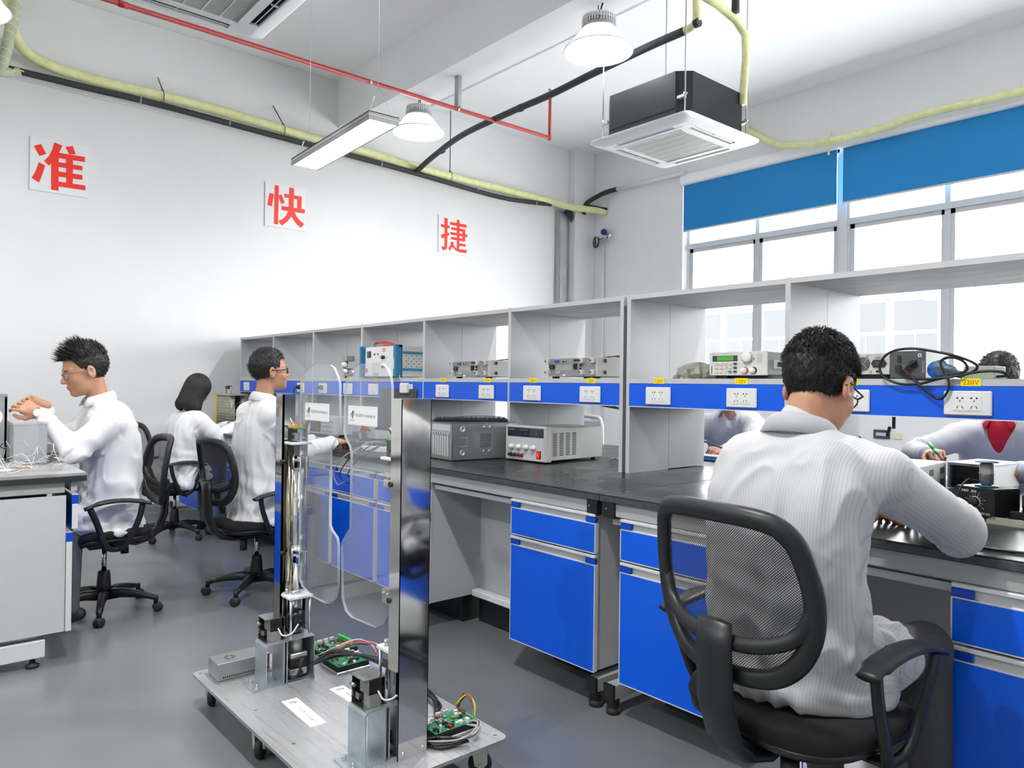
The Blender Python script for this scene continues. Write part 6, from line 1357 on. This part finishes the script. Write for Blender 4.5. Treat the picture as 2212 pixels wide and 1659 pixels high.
def body_mesh(P, H, h, parent, fem=False, hands=True):
    wr = P['wr']; ext = [P['tip'][s] for s in (0, 1)]; pts = [P['pelvis'], H.c, *P['el'], *wr, *ext]; lo = np.min(pts, 0)-.16; hi = np.max(pts, 0)+.16; fd = Field(lo, hi, h)
    nb = P['neck']; fd.cap(H.w(0, -.028, -.055), nb-P['up']*.05, .052 if not fem else .044, .058 if not fem else .048, .03)
    add_head(fd, H, fem)
    st = P['spine']; rt = P['right']
    for (c0, w0, r0), (c1, w1, r1) in zip(st[:-1], st[1:]):
        for t in (0, .5): c = lerp(c0, c1, t); fd.cap(c-rt*(w0*.85), c+rt*(w0*.85), r0*.74, r0*.74, .05)
    for s in (0, 1):
        fd.cap(nb + (P['sh'][s]-nb)*.2-P['up']*.03, P['sh'][s], .040, .050, .03); fd.cap(P['sh'][s], P['el'][s], .048, .042, .02); fd.cap(P['el'][s], wr[s], .041, .026, .02)
        hd = P['hand'][s]; hand(fd, wr[s], hd['d'], hd['pn'], hd['side'], hd.get('curl', .5), hd.get('spread', .1), hd.get('thumb', .6), hd.get('sc', 1.0))
    V, Q = nets(fd)
    loc = (V-H.c) @ H.Ri.T; cen = loc[Q].mean(1); lips = (np.abs(cen[:, 0]) < .023) & (cen[:, 1] > .082) & (cen[:, 1] < .112) & (cen[:, 2] > -.076) & (cen[:, 2] < -.0545)
    return np_mesh('body', V, Q, [skin, skin_lip], parent, mi=lips.astype(int))
def hair_mesh(H, parent, style, h=.005, seed=1, strands=0, ln=.03, label=None):
    m = .19*H.sc; low = .40 if style == 'bob' else .17; fd = Field(H.c-v3(m, m, low), H.c+v3(m, m, .20), h); R = fd.region(fd.lo-1, fd.lo+fd.n*h+1); sl, X, Y, Z = R
    q = np.stack(np.broadcast_arrays(X-H.c[0], Y-H.c[1], Z-H.c[2]), -1) @ H.Ri.T.astype(np.float32); x, y, z = q[..., 0], q[..., 1], q[..., 2]
    if style == 'bob':
        d = ell(q, (0, -.016, .034), (.092, .112, .103)); d = smin(d, ell(q, (0, -.035, -.07), (.098, .085, .13)), .04); d = smin(d, ell(q, (0, -.030, -.145), (.112, .070, .060)), .04)
        cut = np.maximum(.040-y + np.clip(z+.02, -.1, .03)*.0, -(.045-z)); face = ell(q, (0, .085, -.045), (.055, .085, .105)); d = np.maximum(d, -face); d = np.maximum(d, z*0-(z+.195)); d = np.maximum(d, -ell(q, (0, .0, -.20), (.060, .09, .09)))
    else:
        top = {'spiky': .018, 'short': .013, 'crop': .015}[style]
        d = ell(q, (0, -.016, .036+top*.35), (.0805, .1035, .088+top)); # hairline
        hl = .078 - .45*np.abs(x)                    # forehead limit in y
        fr = np.maximum(y-hl, .050-z)*0
        face = np.maximum(-(y-(.055-.22*np.clip(.08-z, 0, .2))), -(.080-z))      # region in front of the line and below the fringe
        keep_side = z - (-.045 + np.clip((y+.0)*2.0, -.06, .06) + np.where(y > .0, .03, -.0))
        low_ = (-.050 if style == 'crop' else -.060) + np.clip(y+.045, 0, .2)*.75; d = np.maximum(d, (low_-z)*.8); front = (y - np.where(z > .070, .066+(.115-z)*.55, .036+(z-.0)*.20)); d = np.maximum(d, front*.8)
        d = np.maximum(d, -ell(q, (.086, -.008, -.010), (.016, .026, .036))); d = np.maximum(d, -ell(q, (-.086, -.008, -.010), (.016, .026, .036)))
    fd.F[sl] = (d*H.sc).astype(np.float32); V, Q = nets(fd); N = normals(V, Q); L = (V-H.c) @ H.Ri.T
    for i in range(len(V)):
        p = L[i]
        if style == 'bob': a = math.atan2(p[0], p[1]+.02); V[i] += N[i]*(.0028*math.sin(a*34+p[2]*10)+.002*mnoise.noise((a*9, p[2]*14, 3)))
        else: V[i] += N[i]*(.0035*mnoise.noise((p[0]*90+seed, p[1]*90, p[2]*55)) + .002*mnoise.noise((p[0]*190, p[1]*190, p[2]*120)))
    if not strands: return np_mesh('hair', V, Q, [hair_black], parent)
    rg = np.random.default_rng(seed); sel = rg.integers(0, len(V), strands); VV = [V]; QQ = [Q]; base = len(V)
    sv = []; sq = []
    whorl = v3(0, -.06, .12)
    for j in sel:
        p = L[j]; nl = H.Ri @ N[j]; nl = unit(nl)
        if style == 'spiky':
            if p[2] < .055: l_ = ln*.25; dirn = nl*.35+v3(0, -.5, -.6)
            else: fr_ = max(0, (p[1]+.02)/.1); l_ = ln*(.7+.7*rg.random()+.3*fr_)*(.55 if p[1] < -.02 else 1); dirn = nl*.45+v3(0, .25+.75*fr_, .75)
        elif style == 'crop':
            away = p-whorl; l_ = ln*(.6+.6*rg.random())*(1 if p[2] > .05 else .45); dirn = nl*(.55 if p[2] > .05 else .20)+unit(away)*.55+v3(0, 0, -.25)
        elif style == 'bob': l_ = ln; dirn = nl*.05+v3(0, -.05, -1)
        else: l_ = ln*(.5+.6*rg.random()); dirn = nl*.40+(v3(0, .55, .1) if p[2] > .06 else v3(0, -.35, -.7))
        dirn = unit(dirn + rg.normal(0, .16, 3)); d_ = unit(H.R @ dirn); a = V[j]-N[j]*.003; sidev = unit(np.cross(d_, rg.normal(0, 1, 3)))*(.0008 if style != 'spiky' else .0016); l_ *= H.sc
        e = a + d_*l_ + v3(0, 0, -.12*l_)*(style == 'crop'); mid = a + d_*l_*.55 + (N[j]*.002); s2 = np.cross(d_, sidev)
        b = base+len(sv); sv += [a-sidev, a+sidev, a+s2, mid-sidev*.8, mid+sidev*.8, mid+s2*.8, e, e+sidev*.15]
        sq += [(b, b+1, b+4, b+3), (b+1, b+2, b+5, b+4), (b+2, b, b+3, b+5), (b+3, b+4, b+7, b+6), (b+4, b+5, b+6, b+7), (b+5, b+3, b+6, b+6)]
    sq = [q_ for q_ in sq if len(set(q_)) == 4]
    return np_mesh('hair', np.concatenate([V, np.array(sv)]), np.concatenate([Q, np.array(sq)]), [hair_black], parent)
def glasses(H, parent, m, rim=.0016, rimless=False):
    T = H.mat(); g = MB()
    for s in (-1, 1):
        pts = [T @ Vector((s*.033+.024*math.cos(a)*1.0, .098-.010*abs(math.cos(a))*(1 if s*math.cos(a) > 0 else 0), -.004+.0165*math.sin(a))) for a in [i*PI/10 for i in range(20)]]
        g.tube(pts, rim*H.sc, m, 6, close=True); g.tube([T @ Vector(p) for p in ((s*.057, .088, .004), (s*.078, .070, .004), (s*.083, .02, .002), (s*.085, -.012, .008), (s*.084, -.028, -.008))], rim*1.25*H.sc, m, 6)
    g.tube([T @ Vector(p) for p in ((-.010, .100, .0), (0, .104, .003), (.010, .100, .0))], rim*H.sc, m, 6)
    for s in (-1, 1): g.add([T @ Vector((s*.033+.0235*math.cos(a), .0965-.009*abs(math.cos(a))*(1 if s*math.cos(a) > 0 else 0), -.004+.016*math.sin(a))) for a in [i*PI/8 for i in range(16)]], [tuple(range(16))], pane_glass)
    return g.build('glasses', parent)
def eyes(H, parent):
    T = H.mat(); e = MB()
    for s in (-1, 1):
        e.ball((s*.031, .0795, -.001), .0105, white_pl, 12, T=T); e.ball((s*.031, .0865, -.003), .0050, text_dark, 10, T=T)
    o = e.build('eyes', parent); b = MB()
    for s in (-1, 1): b.tube([T @ Vector(p) for p in ((s*.014, .0915, .0175), (s*.030, .0895, .0225), (s*.046, .0775, .0185))], [.0022, .0028, .0014], hair_black, 6)
    b.build('eyebrows', parent); return o
def trousers(P, parent, m, h=.009):
    pts = [P['pelvis'], *P['kn'], *P['an']]; fd = Field(np.min(pts, 0)-.2, np.max(pts, 0)+.2, h); rt = P['right']
    fd.cap(P['pelvis']-rt*.07, P['pelvis']+rt*.07, .115, .115, .05)
    for s in (0, 1): fd.cap(P['hip'][s], P['kn'][s], .088, .066, .03); fd.cap(P['kn'][s], P['an'][s], .066, .050, .02)
    V, Q = nets(fd); o = np_mesh('trousers', V, Q, [m], parent)
    for s in (0, 1):
        a = P['an'][s]; f = unit(v3(P['fwd'][0], P['fwd'][1], 0)); fd = Field(a-v3(.2, .2, .12), a+v3(.2, .3, .1), .008) if False else Field(np.minimum(a, a+f*.2)-.09, np.maximum(a, a+f*.2)+.09, .008)
        z = P['an'][s][2]; b0 = v3(a[0], a[1], z-.045); fd.cap(b0-f*.05, b0+f*.13, .034, .030, .02); fd.cap(b0+v3(0, 0, .05), b0, .042, .042, .02)
        V, Q = nets(fd); V[:, 2] = np.maximum(V[:, 2], z-.075); np_mesh('shoe', V, Q, [mat('black_shoe', (.02, .02, .022), .45)], parent)
    return o
def fix(o, root):
    for ch in root.children:
        if ch.type == 'MESH' and tuple(ch.location) == (0, 0, 0): ch.location = -root.location
def pose(base, fwd, **k):
    P = dict(k); f = unit((*fwd, 0)); P['fwd'] = f; P['right'] = unit(np.cross(f, v3(0, 0, 1))); P['base'] = np.array(base, float)
    for q in ('pelvis', 'neck'): P[q] = np.array(P[q], float)
    for q in ('sh', 'el', 'wr', 'hip', 'kn', 'an'): P[q] = [np.array(v, float) for v in P[q]]
    sp = P['neck']-P['pelvis']; P['up'] = unit(P['neck']-lerp(P['pelvis'], P['neck'], .6)+v3(0, 0, .05)) if 'up' not in P else unit(P['up'])
    b = P.get('bulk', 1.0); back = P.get('arch', .03); st = []
    for t, w, r in ((0, .085, .125), (.22, .075, .118), (.45, .078, .115), (.66, .095, .112), (.84, .105, .092)):
        c = lerp(P['pelvis'], P['neck'], t) - f*back*math.sin(PI*t); st.append((c, w*b, r*b))
    P['spine'] = st; P['tip'] = [P['wr'][s]+unit(P['hand'][s]['d'])*.2 for s in (0, 1)]; return P
# ------------------------------------------------------------------ the six people
def person(label, loc): return thing('person', label, 'person', loc)
def finish(root):
    for ch in root.children:
        if ch.type == 'MESH' and ch.location.length < 1e-6: ch.location = -Vector(root.location)
grey_trs = mat('grey_trousers', (.10, .11, .12), .8); dark_trs = mat('dark_trousers', (.02, .022, .03), .8); khaki = mat('khaki_trousers', (.28, .23, .16), .8)
# man at the left desk, facing -Y, both hands raised in front of his face
r1 = person('man with spiky hair and glasses in a white coat, hands raised at the left desk', (-4.70, 1.04, 0))
H1 = Head((-4.70, .885, 1.372), (.05, -1, -.28), (0, -.30, 1), 1.12)
P1 = pose((-4.7, 1.04, 0), (.08, -1), pelvis=(-4.70, 1.015, .60), neck=(-4.70, .965, 1.215), sh=[(-4.52, .985, 1.095), (-4.89, 1.0, 1.10)], el=[(-4.49, .80, .945), (-4.86, .76, .955)], wr=[(-4.575, .662, 1.140), (-4.74, .70, 1.175)],
    hip=[(-4.61, 1.0, .555), (-4.79, 1.0, .555)], kn=[(-4.57, .80, .55), (-4.84, .80, .55)], an=[(-4.56, .80, .10), (-4.86, .80, .10)], bulk=1.03, arch=.035, seed=2, hem=.12, skirt=.75,
    hand=[dict(d=(-.10, -.78, .45), pn=(-.9, 0, -.35), side=-1, curl=[.75, .85, .95, 1.0], thumb=.9), dict(d=(.12, -.85, .30), pn=(.9, 0, -.4), side=1, curl=[.6, .8, .9, 1.0], thumb=.9)])
body_mesh(P1, H1, .0048, r1); c_ = coat_mesh(P1, .0085, False, r1); collar(P1, r1, coat_white, .8); trousers(P1, r1, grey_trs)
hair_mesh(H1, r1, 'spiky', .005, 4, 2600, .036); glasses(H1, r1, mat('blue_grey_rims', (.12, .14, .2), .3)); eyes(H1, r1); finish(r1)
wt = MB(); wp = Vector(P1['wr'][0]); dv = Vector(unit(P1['hand'][0]['d'])); T = Matrix.Translation(wp + dv*.022) @ dv.to_track_quat('Z', 'Y').to_matrix().to_4x4()
wt.lathe([(.031, -.009), (.033, -.009), (.033, .009), (.031, .009)], mat('brown_strap', (.10, .02, .02), .5), 20, T @ Matrix.Diagonal((1.0, .85, 1, 1)))
wt.cyl(wp + dv*.022 + Vector((.022, 0, -.004)), wp + dv*.022 + Vector((.036, 0, -.002)), .022, mat('watch_case', (.7, .68, .6), .2, metal=.8), 20); wt.cyl(wp + dv*.022 + Vector((.035, 0, -.002)), wp + dv*.022 + Vector((.038, 0, -.002)), .018, paper, 20)
tag(wt.build('wristwatch'), 'white faced wristwatch with a brown strap on the left man', 'watch')

# long haired woman facing +Y
r2 = person('woman with shoulder length black hair in a white coat at the far bench', (-6.6, 1.98, 0))
H2 = Head((-6.6, 2.10, 1.245), (-.75, 1, -.42), (0, .38, 1), 1.06)
P2 = pose((-6.6, 1.98, 0), (-.05, 1), pelvis=(-6.62, 1.98, .57), neck=(-6.6, 2.06, 1.065), sh=[(-6.77, 2.07, .985), (-6.44, 2.07, .985)], el=[(-6.85, 2.22, .84), (-6.40, 2.23, .84)], wr=[(-6.72, 2.42, .94), (-6.52, 2.40, .945)],
    hip=[(-6.71, 2.0, .54), (-6.53, 2.0, .54)], kn=[(-6.76, 2.22, .53), (-6.55, 2.22, .53)], an=[(-6.76, 2.24, .09), (-6.55, 2.24, .09)], bulk=.95, arch=.06, seed=5, hem=.11,
    hand=[dict(d=(.2, .9, -.15), pn=(0, -.1, -1), side=1, curl=.6), dict(d=(-.25, .9, -.15), pn=(0, -.1, -1), side=-1, curl=.6)])
body_mesh(P2, H2, .0055, r2, fem=True); coat_mesh(P2, .0095, False, r2); collar(P2, r2, coat_white, .9, r=.06, hgt=.028); trousers(P2, r2, mat('blue_jeans', (.06, .10, .22), .8)); hair_mesh(H2, r2, 'bob', .006, 3, 0); finish(r2)

# man in dark glasses facing +Y
r3 = person('man in dark rimmed glasses and a white coat sitting behind the gate posts', (-4.56, 1.80, 0))
H3 = Head((-4.52, 1.875, 1.392), (.10, 1, .10), (0, -.10, 1), 1.06)
P3 = pose((-4.56, 1.8, 0), (.05, 1), pelvis=(-4.57, 1.83, .585), neck=(-4.53, 1.84, 1.215), sh=[(-4.73, 1.83, 1.125), (-4.35, 1.82, 1.125)], el=[(-4.80, 2.02, .93), (-4.33, 2.02, .90)], wr=[(-4.74, 2.27, .93), (-4.45, 2.285, .935)],
    hip=[(-4.66, 1.80, .545), (-4.48, 1.80, .545)], kn=[(-4.70, 2.12, .55), (-4.46, 2.12, .55)], an=[(-4.70, 2.13, .09), (-4.46, 2.13, .09)], bulk=.96, arch=.025, seed=9, hem=.11,
    hand=[dict(d=(.3, .9, -.1), pn=(0, -.1, -1), side=1, curl=.4), dict(d=(-.38, .9, -.05), pn=(0, -.15, -1), side=-1, curl=.45, spread=.16)])
body_mesh(P3, H3, .005, r3); coat_mesh(P3, .0085, False, r3); collar(P3, r3, coat_white, .8); trousers(P3, r3, dark_trs); hair_mesh(H3, r3, 'short', .005, 8, 2600, .020); glasses(H3, r3, text_dark, .0026); eyes(H3, r3); finish(r3)

# near man from behind
r4 = person('near man seen from behind in a striped white coat, bent over the bench', (-.955, 1.80, 0))
H4 = Head((-.950, 1.875, 1.326), (.06, 1, -.42), (0, .40, 1), 1.03)
P4 = pose((-.955, 1.8, 0), (-.02, 1), pelvis=(-.965, 1.775, .665), neck=(-.965, 1.80, 1.215), sh=[(-1.125, 1.84, 1.105), (-.785, 1.84, 1.115)], el=[(-1.135, 2.17, .955), (-.728, 2.20, .955)], wr=[(-1.06, 2.43, .935), (-.90, 2.44, .945)],
    hip=[(-1.06, 1.80, .63), (-.87, 1.80, .63)], kn=[(-1.08, 2.16, .62), (-.80, 2.18, .62)], an=[(-1.08, 2.20, .10), (-.80, 2.26, .10)], bulk=.93, arch=.065, seed=14, hem=.06, wr_amp=.9,
    hand=[dict(d=(.2, .95, -.2), pn=(0, -.1, -1), side=1, curl=.7), dict(d=(-.25, .95, -.2), pn=(0, -.1, -1), side=-1, curl=.7)])
body_mesh(P4, H4, .0042, r4); coat_mesh(P4, .0058, True, r4); collar(P4, r4, coat_stripe, .75, r=.068, hgt=.030); trousers(P4, r4, mat('grey_work_trousers', (.07, .07, .072), .85)); hair_mesh(H4, r4, 'crop', .0042, 12, 14000, .017); glasses(H4, r4, text_dark, .0020); finish(r4)

# man beyond the bench whose head is hidden by the socket strip
r5 = person('man in a white coat beyond the bench, head hidden, holding a black probe', (-2.88, 4.45, 0))
H5 = Head((-2.88, 4.36, 1.315), (.10, -1, -.45), (0, -.4, 1), 1.03)
P5 = pose((-2.88, 4.5, 0), (.1, -1), pelvis=(-2.88, 4.62, .62), neck=(-2.88, 4.46, 1.165), sh=[(-2.69, 4.44, 1.065), (-3.07, 4.46, 1.065)], el=[(-2.60, 4.25, .955), (-3.10, 4.25, .955)], wr=[(-2.64, 3.99, .935), (-2.90, 3.98, .93)],
    hip=[(-2.79, 4.6, .58), (-2.97, 4.6, .58)], kn=[(-2.76, 4.40, .56), (-3.0, 4.40, .56)], an=[(-2.76, 4.40, .09), (-3.0, 4.40, .09)], bulk=1.0, seed=21, vneck=.12, vw=.07,
    hand=[dict(d=(-.25, -.9, .0), pn=(-.3, 0, -1), side=-1, curl=[.9, 1.1, 1.2, 1.2], thumb=.9), dict(d=(.3, -.9, -.1), pn=(0, 0, -1), side=1, curl=.6)])
body_mesh(P5, H5, .0055, r5); coat_mesh(P5, .0085, True, r5); collar(P5, r5, coat_stripe, 1.5, r=.066, hgt=.03); trousers(P5, r5, dark_trs); hair_mesh(H5, r5, 'short', .006, 18, 0); finish(r5)
pr = MB(); pr.cyl((-2.77, 3.84, 1.02), (-2.60, 3.93, .955), .004, text_dark, 8, r2=.0055); tag(pr.build('probe'), 'thin black probe held by the man behind the divider', 'tool')

# man with the red collar at the right edge
r6 = person('man with a red collar under a white coat beyond the bench, right edge', (-1.27, 4.45, 0))
H6 = Head((-1.255, 4.34, 1.372), (-.10, -1, -.55), (0, -.5, 1), 1.08)
P6 = pose((-1.27, 4.5, 0), (-.05, -1), pelvis=(-1.27, 4.62, .62), neck=(-1.27, 4.47, 1.175), sh=[(-1.07, 4.44, 1.075), (-1.47, 4.44, 1.075)], el=[(-.96, 4.20, .955), (-1.60, 4.20, .99)], wr=[(-1.07, 3.93, .955), (-1.455, 4.02, 1.005)],
    hip=[(-1.18, 4.6, .58), (-1.36, 4.6, .58)], kn=[(-1.15, 4.40, .56), (-1.4, 4.40, .56)], an=[(-1.15, 4.40, .09), (-1.4, 4.40, .09)], bulk=1.06, seed=25, vneck=.19, vw=.105,
    hand=[dict(d=(-.75, -.6, -.05), pn=(-.2, 0, -1), side=-1, curl=.8), dict(d=(.55, -.75, .12), pn=(.3, -.2, -1), side=1, curl=[1.0, 1.1, 1.1, 1.1], thumb=.9)])
body_mesh(P6, H6, .0048, r6); coat_mesh(P6, .0075, True, r6); collar(P6, r6, coat_stripe, 1.9, r=.074, hgt=.022); collar(P6, r6, mat('red_polo_cloth', (.55, .01, .03), .8), 1.15, r=.062, hgt=.034, name='polo_collar')
fd6 = Field(P6['neck']-v3(.3, .3, .4), P6['neck']+v3(.3, .3, .12), .008)
for (c0, w0, q0), (c1, w1, q1) in zip(P6['spine'][:-1], P6['spine'][1:]):
    for t in (0, .5): c = lerp(c0, c1, t); fd6.cap(c-P6['right']*w0*.9, c+P6['right']*w0*.9, q0*.95, q0*.95, .05)
fd6.cap(P6['neck']-P6['up']*.09, P6['neck']+P6['up']*.015, .088, .070, .03); fd6.cap(P6['neck']+P6['fwd']*.10+P6['up']*.05, P6['neck']+P6['fwd']*.12-P6['up']*.05, .0, .0, .001)
n6 = P6['neck']; a6, b6 = n6+P6['fwd']*.075+P6['up']*.07, n6+P6['fwd']*.115-P6['up']*.065; sl, X, Y, Z = fd6.region(np.minimum(a6, b6)-.12, np.maximum(a6, b6)+.12)
ba = b6-a6; t = np.clip(((X-a6[0])*ba[0]+(Y-a6[1])*ba[1]+(Z-a6[2])*ba[2])/float(ba@ba), 0, 1); fd6.blend(sl, (np.sqrt((X-a6[0]-t*ba[0])**2+(Y-a6[1]-t*ba[1])**2+(Z-a6[2]-t*ba[2])**2)-(.062*(1-t)+.008)).astype(np.float32), .006, True)
V, Q = nets(fd6); np_mesh('polo_shirt', V, Q, [MATS['red_polo_cloth']], r6)
trousers(P6, r6, dark_trs); hair_mesh(H6, r6, 'crop', .0055, 30, 2500, .025); finish(r6)
bd_ = MB(); wp = Vector(P6['wr'][0]); dv = Vector(unit(P6['wr'][0]-P6['el'][0])); T = Matrix.Translation(wp + dv*-.02) @ dv.to_track_quat('Z', 'Y').to_matrix().to_4x4(); bd_.lathe([(.030, -.011), (.034, -.011), (.035, .011), (.031, .011)], text_dark, 20, T); tag(bd_.build('wristband'), 'black wristband on the man with the red collar', 'wristband')
tw = MB(); tw.tube([(-1.435, 3.93, 1.065), (-1.40, 3.90, 1.040)], .008, green_pl, 8); tw.tube([(-1.395, 3.895, 1.035), (-1.375, 3.88, 1.020)], [.009, .007], green_pl, 8); tw.tube([(-1.375, 3.88, 1.020), (-1.33, 3.85, .985)], .002, text_dark, 6); tag(tw.build('screwdriver'), 'small green handled tool held by the man with the red collar', 'tool')
